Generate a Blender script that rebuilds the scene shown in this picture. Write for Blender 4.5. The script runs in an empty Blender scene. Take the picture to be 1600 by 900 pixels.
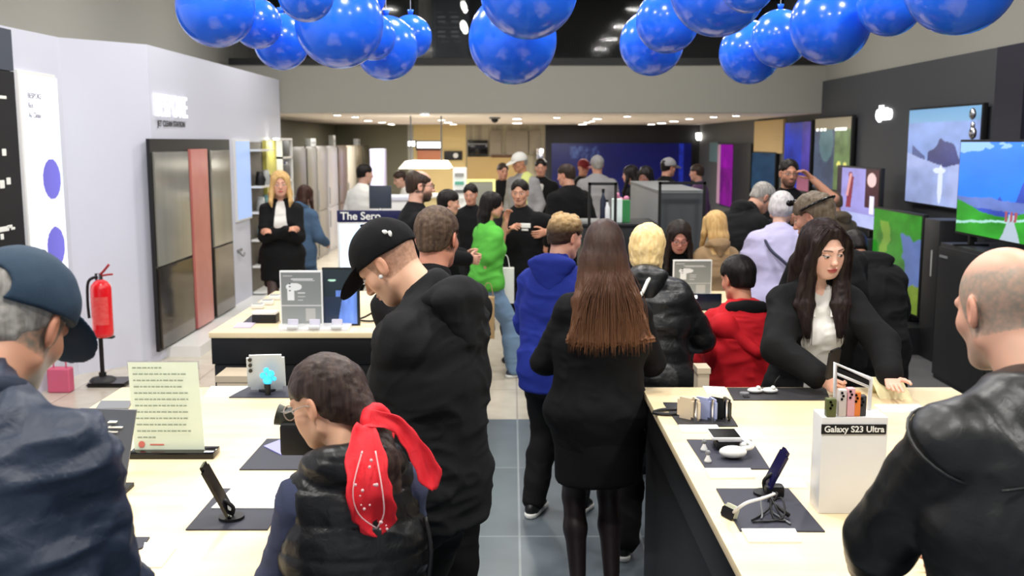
import bpy, bmesh, math, random
import numpy as np
from mathutils import Vector, Matrix, Euler, Quaternion
random.seed(7)
SC = bpy.context.scene
COL = SC.collection
# ------------------------------------------------------------------ camera, world, light, exposure
FPX = 1600.0
CAM_H = 2.0
TANP = 228.0 / 1600.0
PIT = math.atan(TANP)
cam_d = bpy.data.cameras.new('camera')
cam = bpy.data.objects.new('camera', cam_d)
COL.objects.link(cam)
cam.location = (0, 0, CAM_H)
cam.rotation_euler = (math.pi / 2 - PIT, 0, 0)
cam_d.sensor_width = 36.0
cam_d.lens = 36.0
cam_d.clip_start = 0.05
cam_d.clip_end = 200
cam_d.dof.use_dof = True
cam_d.dof.focus_distance = 3.3
cam_d.dof.aperture_fstop = 4.6
SC.camera = cam
SC.view_settings.view_transform = 'Standard'
SC.view_settings.look = 'None'
SC.view_settings.gamma = 1.0
SC.view_settings.use_curve_mapping = False
SC.view_settings.exposure = 0.0
wd = bpy.data.worlds.new('world')
SC.world = wd
wd.use_nodes = True
wd.node_tree.nodes['Background'].inputs[0].default_value = (0.86, 0.92, 1.0, 1)
wd.node_tree.nodes['Background'].inputs[1].default_value = 0.55


def area_light(name, loc, size, power, color=(1, 0.97, 0.92), rot=(0, 0, 0), sy=None, shape='RECTANGLE'):
    l = bpy.data.lights.new(name, 'AREA')
    l.shape = shape
    l.size = size
    l.size_y = sy or size
    l.energy = power
    l.color = color
    o = bpy.data.objects.new(name, l)
    o.location = loc
    o.rotation_euler = rot
    COL.objects.link(o)
    return o


for gy in (1.0, 3.6, 6.4, 9.4, 12.4):
    for gx in (-2.4, 0.0, 2.4):
        area_light('ceiling_lamp_light', (gx, gy, 4.5), 0.45, 78 if gy < 8 else 50, shape='DISK')
for gy in (17.0, 21.0):
    for gx in (-2.2, 1.2):
        area_light('back_ceiling_light', (gx, gy, 2.36), 0.9, 105, (1, 0.97, 0.92))


# ------------------------------------------------------------------ measuring helpers (pixel of the photograph -> point in the room)
def ray(px, py):
    cp, sp_ = math.cos(PIT), math.sin(PIT)
    u = py - 450.0
    return Vector((px - 800.0, FPX * cp - u * sp_, -FPX * sp_ - u * cp))


def W(px, py, Y):
    d = ray(px, py)
    t = Y / d.y
    return Vector((d.x * t, Y, CAM_H + d.z * t))


def WZ(px, py, z):
    d = ray(px, py)
    t = (z - CAM_H) / d.z
    return Vector((d.x * t, d.y * t, z))


def WX(px, py, X):
    d = ray(px, py)
    t = X / d.x
    return Vector((X, d.y * t, CAM_H + d.z * t))


# ------------------------------------------------------------------ materials
MATS = {}


def mat(name, color, rough=0.5, metal=0.0, spec=0.5, emit=None, es=0.0, alpha=1.0, trans=0.0, bump=None, var=None, coat=0.0, ior=1.45, sheen=0.0):
    if name in MATS:
        return MATS[name]
    m = bpy.data.materials.new(name)
    m.use_nodes = True
    nt = m.node_tree
    b = nt.nodes['Principled BSDF']
    b.inputs['Base Color'].default_value = (*color, 1)
    b.inputs['Roughness'].default_value = rough
    b.inputs['Metallic'].default_value = metal
    b.inputs['Specular IOR Level'].default_value = spec
    b.inputs['IOR'].default_value = ior
    b.inputs['Coat Weight'].default_value = coat
    b.inputs['Sheen Weight'].default_value = sheen
    b.inputs['Transmission Weight'].default_value = trans
    b.inputs['Alpha'].default_value = alpha
    if emit:
        b.inputs['Emission Color'].default_value = (*emit, 1)
        b.inputs['Emission Strength'].default_value = es
    if bump or var:
        tc = nt.nodes.new('ShaderNodeTexCoord')
        mp = nt.nodes.new('ShaderNodeMapping')
        nt.links.new(tc.outputs['Object'], mp.inputs['Vector'])
    if var:  # (scale vec, amount, second colour)
        mp.inputs['Scale'].default_value = var[0]
        nz = nt.nodes.new('ShaderNodeTexNoise')
        nz.inputs['Scale'].default_value = 1.0
        nz.inputs['Detail'].default_value = 4
        nt.links.new(mp.outputs[0], nz.inputs['Vector'])
        mx = nt.nodes.new('ShaderNodeMix')
        mx.data_type = 'RGBA'
        mx.inputs[6].default_value = (*color, 1)
        mx.inputs[7].default_value = (*var[1], 1)
        cr = nt.nodes.new('ShaderNodeMapRange')
        cr.inputs[1].default_value = 0.35
        cr.inputs[2].default_value = 0.65
        nt.links.new(nz.outputs[0], cr.inputs[0])
        nt.links.new(cr.outputs[0], mx.inputs[0])
        nt.links.new(mx.outputs[2], b.inputs['Base Color'])
    if bump:  # (scale vec, strength, distance)
        mp2 = nt.nodes.new('ShaderNodeMapping')
        nt.links.new(tc.outputs['Object'], mp2.inputs['Vector'])
        mp2.inputs['Scale'].default_value = bump[0]
        n2 = nt.nodes.new('ShaderNodeTexNoise')
        n2.inputs['Scale'].default_value = 1.0
        n2.inputs['Detail'].default_value = 5
        n2.inputs['Distortion'].default_value = 0.6
        nt.links.new(mp2.outputs[0], n2.inputs['Vector'])
        bp = nt.nodes.new('ShaderNodeBump')
        bp.inputs['Strength'].default_value = bump[1]
        bp.inputs['Distance'].default_value = bump[2]
        nt.links.new(n2.outputs[0], bp.inputs['Height'])
        nt.links.new(bp.outputs[0], b.inputs['Normal'])
    MATS[name] = m
    return m


def srgb(r, g, b):
    def f(c):
        c = c / 255.0
        return c / 12.92 if c < 0.04045 else ((c + 0.055) / 1.055) ** 2.4
    return (f(r), f(g), f(b))


def attr_mat(name, rough=0.5, emit=0.0, sss=0.0, spec=0.4):
    if name in MATS:
        return MATS[name]
    m = bpy.data.materials.new(name)
    m.use_nodes = True
    nt = m.node_tree
    b = nt.nodes['Principled BSDF']
    a = nt.nodes.new('ShaderNodeAttribute')
    a.attribute_name = 'Col'
    nt.links.new(a.outputs['Color'], b.inputs['Base Color'])
    b.inputs['Roughness'].default_value = rough
    b.inputs['Specular IOR Level'].default_value = spec
    if sss:
        b.inputs['Subsurface Weight'].default_value = sss
        b.inputs['Subsurface Radius'].default_value = (1, 0.35, 0.2)
        b.inputs['Subsurface Scale'].default_value = 0.008
    if emit:
        nt.links.new(a.outputs['Color'], b.inputs['Emission Color'])
        b.inputs['Emission Strength'].default_value = emit
    MATS[name] = m
    return m


# ------------------------------------------------------------------ mesh helpers
def bx(bm, lo, hi, rot=None, piv=None, bev=0.0):
    lo, hi = Vector(lo), Vector(hi)
    c = (lo + hi) / 2
    s = hi - lo
    r = bmesh.ops.create_cube(bm, size=1.0)
    vs = r['verts']
    bmesh.ops.scale(bm, vec=s, verts=vs)
    if bev > 0:
        es = list({e for v in vs for e in v.link_edges})
        rr = bmesh.ops.bevel(bm, geom=es, offset=bev, segments=2, affect='EDGES', profile=0.6)
        vs = list({v for f in rr['faces'] for v in f.verts} | {v for v in vs if v.is_valid})
    bmesh.ops.translate(bm, vec=c, verts=vs)
    if rot is not None:
        bmesh.ops.rotate(bm, cent=Vector(piv) if piv is not None else c, matrix=rot, verts=vs)
    return vs


def cyl(bm, a, b, r1, r2=None, n=16):
    a, b = Vector(a), Vector(b)
    d = b - a
    r = bmesh.ops.create_cone(bm, cap_ends=True, segments=n, radius1=r1, radius2=r1 if r2 is None else r2, depth=d.length)
    q = Vector((0, 0, 1)).rotation_difference(d.normalized()).to_matrix().to_4x4()
    bmesh.ops.transform(bm, matrix=Matrix.Translation((a + b) / 2) @ q, verts=r['verts'])
    return r['verts']


def ball(bm, c, r, n=16, s=(1, 1, 1)):
    q = bmesh.ops.create_uvsphere(bm, u_segments=n, v_segments=max(6, n // 2 + 2), radius=r)
    bmesh.ops.scale(bm, vec=s, verts=q['verts'])
    bmesh.ops.translate(bm, vec=Vector(c), verts=q['verts'])
    return q['verts']


def lathe(bm, prof, c=(0, 0, 0), n=24, m=None):
    c = Vector(c)
    rings = []
    for r, z in prof:
        rings.append([bm.verts.new(c + Vector((r * math.cos(2 * math.pi * i / n), r * math.sin(2 * math.pi * i / n), z))) for i in range(n)])
    for k in range(len(rings) - 1):
        for i in range(n):
            bm.faces.new((rings[k][i], rings[k][(i + 1) % n], rings[k + 1][(i + 1) % n], rings[k + 1][i]))
    bm.faces.new(rings[0][::-1])
    bm.faces.new(rings[-1])
    if m is not None:
        bmesh.ops.transform(bm, matrix=m, verts=[v for rr in rings for v in rr])


def tube(bm, pts, r, n=8, smooth=4):
    pts = [Vector(p) for p in pts]
    if smooth > 1 and len(pts) > 2:
        q = []
        for i in range(len(pts) - 1):
            p0 = pts[max(i - 1, 0)]
            p1, p2 = pts[i], pts[i + 1]
            p3 = pts[min(i + 2, len(pts) - 1)]
            for k in range(smooth):
                t = k / smooth
                q.append(0.5 * ((2 * p1) + (-p0 + p2) * t + (2 * p0 - 5 * p1 + 4 * p2 - p3) * t * t + (-p0 + 3 * p1 - 3 * p2 + p3) * t ** 3))
        q.append(pts[-1])
        pts = q
    rings = []
    for i, p in enumerate(pts):
        d = (pts[min(i + 1, len(pts) - 1)] - pts[max(i - 1, 0)]).normalized()
        a = d.orthogonal().normalized() if i == 0 else (prev - d * prev.dot(d)).normalized()
        prev = a
        b = d.cross(a)
        rr = r[min(i * len(r) // len(pts), len(r) - 1)] if isinstance(r, (list, tuple)) else r
        rings.append([bm.verts.new(p + (a * math.cos(2 * math.pi * k / n) + b * math.sin(2 * math.pi * k / n)) * rr) for k in range(n)])
    for k in range(len(rings) - 1):
        for i in range(n):
            bm.faces.new((rings[k][i], rings[k][(i + 1) % n], rings[k + 1][(i + 1) % n], rings[k + 1][i]))
    bm.faces.new(rings[0][::-1])
    bm.faces.new(rings[-1])


def prism(bm, poly, ext):
    """poly: list of 3d points, extruded by vector ext"""
    a = [bm.verts.new(Vector(p)) for p in poly]
    b = [bm.verts.new(Vector(p) + Vector(ext)) for p in poly]
    n = len(poly)
    bm.faces.new(a[::-1])
    bm.faces.new(b)
    for i in range(n):
        bm.faces.new((a[i], a[(i + 1) % n], b[(i + 1) % n], b[i]))


def settag(o, label=None, cat=None, group=None, kind=None):
    if label:
        o['label'] = label
    if cat:
        o['category'] = cat
    if group:
        o['group'] = group
    if kind:
        o['kind'] = kind
    return o


def thing(name, label, cat, loc=(0, 0, 0), rotz=0.0, group=None, kind=None):
    o = bpy.data.objects.new(name, None)
    o.empty_display_size = 0.1
    o.location = loc
    o.rotation_euler = (0, 0, rotz)
    COL.objects.link(o)
    return settag(o, label, cat, group, kind)


def chain_inv(o):
    m = Matrix.Identity(4)
    while o is not None:
        m = Matrix.LocRotScale(o.location, o.rotation_euler, o.scale) @ m
        o = o.parent
    return m.inverted()


def obj(name, bm, m, parent=None, smooth=False, world=True, label=None, cat=None, group=None, kind=None):
    """link a bmesh as one mesh object; its verts are in world coordinates unless world=False"""
    bmesh.ops.recalc_face_normals(bm, faces=bm.faces)
    me = bpy.data.meshes.new(name)
    o = bpy.data.objects.new(name, me)
    if parent is not None:
        if world:
            bmesh.ops.transform(bm, matrix=chain_inv(parent), verts=bm.verts)
        o.parent = parent
    elif world:
        xs = [v.co for v in bm.verts]
        c = Vector(((min(v.x for v in xs) + max(v.x for v in xs)) / 2, (min(v.y for v in xs) + max(v.y for v in xs)) / 2, min(v.z for v in xs)))
        bmesh.ops.translate(bm, vec=-c, verts=bm.verts)
        o.location = c
    if smooth:
        for f in bm.faces:
            f.smooth = True
    bm.to_mesh(me)
    bm.free()
    if m is not None:
        me.materials.append(m)
    COL.objects.link(o)
    if smooth == 'auto':
        try:
            me.set_sharp_from_angle(angle=math.radians(40))
        except Exception:
            pass
    return settag(o, label, cat, group, kind)


def boxobj(name, lo, hi, m, parent=None, bev=0.0, **k):
    bm = bmesh.new()
    bx(bm, lo, hi, bev=bev)
    return obj(name, bm, m, parent, smooth='auto' if bev else False, **k)


def text(name, body, loc, size, m, rot, parent=None, align='CENTER', extrude=0.002, bold=0.0, spacing=1.0, xs=1.0):
    cu = bpy.data.curves.new(name, 'FONT')
    cu.body = body
    cu.size = size
    cu.align_x = align
    cu.align_y = 'CENTER'
    cu.extrude = extrude
    cu.offset = bold
    cu.space_character = spacing
    cu.materials.append(m)
    o = bpy.data.objects.new(name, cu)
    M = Matrix.LocRotScale(Vector(loc), Euler(rot), Vector((xs, 1, 1)))
    if parent is not None:
        M = chain_inv(parent) @ M
    me = bpy.data.meshes.new_from_object(o)
    me.materials.clear()
    me.materials.append(m)
    q = bpy.data.objects.new(name, me)
    bpy.data.objects.remove(o)
    q.parent = parent
    q.matrix_local = M
    COL.objects.link(q)
    return q


def picture(name, p00, p10, p01, fn, nu, nv, m, parent=None):
    """flat picture: p00 bottom-left, p10 bottom-right, p01 top-left; fn(u,v)->rgb arrays in linear colour"""
    p00, p10, p01 = Vector(p00), Vector(p10), Vector(p01)
    if parent is not None:
        mi = chain_inv(parent)
        p00, p10, p01 = mi @ p00, mi @ p10, mi @ p01
    us, vs = np.linspace(0, 1, nu), np.linspace(0, 1, nv)
    U, V = np.meshgrid(us, vs, indexing='ij')
    a, b = np.array(p10 - p00), np.array(p01 - p00)
    P = np.array(p00)[None, None] + U[..., None] * a + V[..., None] * b
    idx = np.arange(nu * nv).reshape(nu, nv)
    q = np.stack([idx[:-1, :-1], idx[1:, :-1], idx[1:, 1:], idx[:-1, 1:]], -1).reshape(-1, 4)
    rgb = fn(U, V)
    return npmesh(name, P.reshape(-1, 3), q, m, parent, colors=rgb.reshape(-1, 3), smooth=False)


def npmesh(name, v, q, m, parent=None, colors=None, smooth=True):
    me = bpy.data.meshes.new(name)
    me.vertices.add(len(v))
    me.vertices.foreach_set('co', np.asarray(v, np.float32).ravel())
    nq = len(q)
    me.loops.add(nq * 4)
    me.loops.foreach_set('vertex_index', np.asarray(q, np.int32).ravel())
    me.polygons.add(nq)
    me.polygons.foreach_set('loop_start', np.arange(0, nq * 4, 4, dtype=np.int32))
    me.polygons.foreach_set('loop_total', np.full(nq, 4, np.int32))
    if smooth:
        me.polygons.foreach_set('use_smooth', np.ones(nq, bool))
    me.update(calc_edges=True)
    if colors is not None:
        at = me.attributes.new('Col', 'FLOAT_COLOR', 'POINT')
        c4 = np.ones((len(v), 4), np.float32)
        c4[:, :3] = colors
        at.data.foreach_set('color', c4.ravel())
    me.materials.append(m)
    o = bpy.data.objects.new(name, me)
    if parent is not None:
        o.parent = parent
    COL.objects.link(o)
    return o


# ------------------------------------------------------------------ noise
def _hash(ix, iy, iz, seed):
    h = (ix * 374761393 + iy * 668265263 + iz * 2147483647 + seed * 974634777) & 0xFFFFFFFF
    h = ((h ^ (h >> 13)) * 1274126177) & 0xFFFFFFFF
    return ((h ^ (h >> 16)) & 0xFFFF) / 65535.0


def vnoise(p, seed=0):
    i = np.floor(p).astype(np.int64)
    f = p - i
    f = f * f * (3 - 2 * f)
    r = 0
    for dx in (0, 1):
        for dy in (0, 1):
            for dz in (0, 1):
                w = (f[..., 0] if dx else 1 - f[..., 0]) * (f[..., 1] if dy else 1 - f[..., 1]) * (f[..., 2] if dz else 1 - f[..., 2])
                r = r + w * _hash(i[..., 0] + dx, i[..., 1] + dy, i[..., 2] + dz, seed)
    return r


def fbm(p, seed=0, o=3):
    r, a, s = 0, 0.5, 0
    for k in range(o):
        r = r + a * vnoise(p * (2 ** k) + 17.3 * k, seed + k)
        s += a
        a *= 0.5
    return r / s
# ------------------------------------------------------------------ smooth solids for people: distance fields meshed with surface nets
class Solid:
    def __init__(s):
        s.p = []

    def seg(s, a, b, wa, wb=None, lat=None, k=0.02, op='u'):
        """tapered limb a->b; wa / wb are a radius or (half width along lat, half depth)"""
        wb = wa if wb is None else wb
        wa = wa if isinstance(wa, tuple) else (wa, wa)
        wb = wb if isinstance(wb, tuple) else (wb, wb)
        s.p.append(('seg', np.array(a, float), np.array(b, float), wa, wb, None if lat is None else np.array(lat, float), k, op))

    def ell(s, c, r, R=None, k=0.02, op='u'):
        s.p.append(('ell', np.array(c, float), np.array(r, float), None if R is None else np.array(R, float), k, op))

    def cut(s, p, n):
        """keep the side the normal points away from"""
        s.p.append(('cut', np.array(p, float), np.array(n, float)))

    def bounds(s):
        lo, hi = np.full(3, 9e9), np.full(3, -9e9)
        for p in s.p:
            if p[0] == 'seg' and p[7] == 'u':
                r = max(max(p[3]), max(p[4]))
                lo = np.minimum(lo, np.minimum(p[1], p[2]) - r)
                hi = np.maximum(hi, np.maximum(p[1], p[2]) + r)
            elif p[0] == 'ell' and p[5] == 'u':
                r = p[2].max() if p[3] is not None else p[2]
                lo = np.minimum(lo, p[1] - r)
                hi = np.maximum(hi, p[1] + r)
        return lo, hi

    def mesh(s, res, lo=None, hi=None):
        blo, bhi = s.bounds()
        lo = blo if lo is None else np.maximum(np.array(lo, float), blo - 3 * res)
        hi = bhi if hi is None else np.minimum(np.array(hi, float), bhi + 3 * res)
        lo = lo - 2 * res
        hi = hi + 2 * res
        n = np.maximum(np.ceil((hi - lo) / res).astype(int) + 1, 4)
        ax = [(lo[i] + res * np.arange(n[i])).astype(np.float32) for i in range(3)]
        F = np.full(n, 0.08, np.float32)
        for p in s.p:
            if p[0] == 'cut':
                d = ((ax[0] - p[1][0]) * p[2][0])[:, None, None] + ((ax[1] - p[1][1]) * p[2][1])[None, :, None] + ((ax[2] - p[1][2]) * p[2][2])[None, None, :]
                np.maximum(F, d.astype(np.float32), out=F)
                continue
            if p[0] == 'seg':
                r = max(max(p[3]), max(p[4])) + p[6] + 2 * res
                a0, b0 = np.minimum(p[1], p[2]) - r, np.maximum(p[1], p[2]) + r
                k, op = p[6], p[7]
            else:
                r = p[2].max() + p[4] + 2 * res
                a0, b0 = p[1] - r, p[1] + r
                k, op = p[4], p[5]
            i0 = np.clip(np.floor((a0 - lo) / res).astype(int), 0, n)
            i1 = np.clip(np.ceil((b0 - lo) / res).astype(int) + 1, 0, n)
            if (i1 <= i0).any():
                continue
            X = ax[0][i0[0]:i1[0], None, None]
            Y = ax[1][None, i0[1]:i1[1], None]
            Z = ax[2][None, None, i0[2]:i1[2]]
            if p[0] == 'seg':
                a, b = p[1], p[2]
                ab = b - a
                L2 = max(float(ab @ ab), 1e-9)
                t = np.clip(((X - a[0]) * ab[0] + (Y - a[1]) * ab[1] + (Z - a[2]) * ab[2]) / L2, 0, 1)
                vx, vy, vz = X - a[0] - t * ab[0], Y - a[1] - t * ab[1], Z - a[2] - t * ab[2]
                d2 = vx * vx + vy * vy + vz * vz
                A = p[3][0] + t * (p[4][0] - p[3][0])
                if p[5] is None:
                    d = np.sqrt(d2) - A
                else:
                    B = p[3][1] + t * (p[4][1] - p[3][1])
                    l = p[5]
                    u = vx * l[0] + vy * l[1] + vz * l[2]
                    w2 = np.maximum(d2 - u * u, 0)
                    k0 = np.sqrt((u / A) ** 2 + w2 / B ** 2)
                    k1 = np.sqrt((u / A ** 2) ** 2 + w2 / B ** 4) + 1e-6
                    d = k0 * (k0 - 1) / k1
            else:
                c, rr, R = p[1], p[2], p[3]
                x, y, z = X - c[0], Y - c[1], Z - c[2]
                if R is not None:
                    x, y, z = (R[0, 0] * x + R[1, 0] * y + R[2, 0] * z, R[0, 1] * x + R[1, 1] * y + R[2, 1] * z, R[0, 2] * x + R[1, 2] * y + R[2, 2] * z)
                k0 = np.sqrt((x / rr[0]) ** 2 + (y / rr[1]) ** 2 + (z / rr[2]) ** 2)
                k1 = np.sqrt((x / rr[0] ** 2) ** 2 + (y / rr[1] ** 2) ** 2 + (z / rr[2] ** 2) ** 2) + 1e-6
                d = k0 * (k0 - 1) / k1
            G = F[i0[0]:i1[0], i0[1]:i1[1], i0[2]:i1[2]]
            if op == 'u':
                h = np.clip(0.5 + 0.5 * (G - d) / k, 0, 1)
                G[...] = G + (d - G) * h - k * h * (1 - h)
            else:
                d = -d
                h = np.clip(0.5 - 0.5 * (G - d) / k, 0, 1)
                G[...] = G + (d - G) * h + k * h * (1 - h)
        F[0] = F[-1] = 0.05
        F[:, 0] = F[:, -1] = 0.05
        F[:, :, 0] = F[:, :, -1] = 0.05
        return nets(F, lo, res)


def nets(F, lo, res):
    ins = F < 0
    c = np.zeros(tuple(np.array(F.shape) - 1), np.int8)
    for dx in (0, 1):
        for dy in (0, 1):
            for dz in (0, 1):
                c += ins[dx:F.shape[0] - 1 + dx, dy:F.shape[1] - 1 + dy, dz:F.shape[2] - 1 + dz]
    act = (c > 0) & (c < 8)
    I = np.argwhere(act)
    if len(I) == 0:
        return np.zeros((0, 3)), np.zeros((0, 4), int)
    vid = np.full(c.shape, -1, np.int64)
    vid[act] = np.arange(len(I))
    S = np.zeros((len(I), 3))
    C = np.zeros(len(I))
    for ax in range(3):
        o = [a for a in range(3) if a != ax]
        for e1 in (0, 1):
            for e2 in (0, 1):
                a = I.copy()
                a[:, o[0]] += e1
                a[:, o[1]] += e2
                b = a.copy()
                b[:, ax] += 1
                fa, fb = F[a[:, 0], a[:, 1], a[:, 2]], F[b[:, 0], b[:, 1], b[:, 2]]
                m = (fa < 0) != (fb < 0)
                t = np.where(m, fa / np.where(m, fa - fb, 1), 0)
                P = a.astype(float)
                P[:, ax] += t
                S[m] += P[m]
                C[m] += 1
    V = S / C[:, None] * res + lo
    quads = []
    for ax in range(3):
        o = [(1, 2), (2, 0), (0, 1)][ax]
        n = F.shape
        sl0 = [slice(1, n[i] - 1) for i in range(3)]
        sl1 = [slice(1, n[i] - 1) for i in range(3)]
        sl0[ax] = slice(0, n[ax] - 1)
        sl1[ax] = slice(1, n[ax])
        A, B = ins[tuple(sl0)], ins[tuple(sl1)]
        for flip, M in ((0, A & ~B), (1, ~A & B)):
            J = np.argwhere(M)
            if not len(J):
                continue
            J = J + np.array([0 if i == ax else 1 for i in range(3)])
            def cell(d1, d2):
                K = J.copy()
                K[:, o[0]] += d1
                K[:, o[1]] += d2
                return vid[K[:, 0], K[:, 1], K[:, 2]]
            q = np.stack([cell(-1, -1), cell(0, -1), cell(0, 0), cell(-1, 0)], 1)
            if flip:
                q = q[:, ::-1]
            quads.append(q)
    q = np.concatenate(quads)
    q = q[(q >= 0).all(1)]
    return V, q


def vnormals(v, q):
    n = np.cross(v[q[:, 2]] - v[q[:, 0]], v[q[:, 3]] - v[q[:, 1]])
    N = np.zeros_like(v)
    for i in range(4):
        np.add.at(N, q[:, i], n)
    return N / (np.linalg.norm(N, axis=1, keepdims=True) + 1e-12)


def relax(v, q, it=1, f=0.5):
    for _ in range(it):
        S = np.zeros_like(v)
        C = np.zeros(len(v))
        for i in range(4):
            j = (i + 1) % 4
            np.add.at(S, q[:, i], v[q[:, j]])
            np.add.at(C, q[:, i], 1)
            np.add.at(S, q[:, j], v[q[:, i]])
            np.add.at(C, q[:, j], 1)
        v = v * (1 - f) + f * S / np.maximum(C, 1)[:, None]
    return v


def rotm(yaw=0, pitch=0, roll=0):
    """yaw ccw about z, pitch forward (down) about x, roll about y; degrees"""
    return np.array(Matrix.Rotation(math.radians(yaw), 3, 'Z') @ Matrix.Rotation(math.radians(-pitch), 3, 'X') @ Matrix.Rotation(math.radians(roll), 3, 'Y'))


def ik(a, t, l1, l2, hint):
    d = t - a
    L = np.linalg.norm(d)
    L = min(max(L, abs(l1 - l2) + 1e-3), (l1 + l2) * 0.998)
    u = d / (np.linalg.norm(d) + 1e-9)
    x = (l1 * l1 - l2 * l2 + L * L) / (2 * L)
    h = math.sqrt(max(l1 * l1 - x * x, 0))
    p = np.array(hint, float)
    p = p - u * (p @ u)
    p = p / (np.linalg.norm(p) + 1e-9)
    return a + u * x + p * h, a + u * L


def cfold(v, ff, seed):
    """soft creases: warped ridges on two scales, running rather across than along the limbs"""
    w = np.stack([fbm(v * 3.1, seed + 1, 2), fbm(v * 3.1 + 9, seed + 2, 2), fbm(v * 3.1 + 21, seed + 3, 2)], -1) - 0.5
    p = v * V3([0.8, 0.8, 1.5]) * ff + w * 2.2
    a = 1 - np.abs(2 * vnoise(p, seed) - 1) * 2
    b = 1 - np.abs(2 * vnoise(p * 2.1 + 5, seed + 4) - 1) * 2
    return 0.9 * np.sign(a) * np.abs(a) ** 1.3 + 0.45 * b


SKIN = attr_mat('skin', rough=0.48, sss=0.12, spec=0.4)
V3 = np.array


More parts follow.
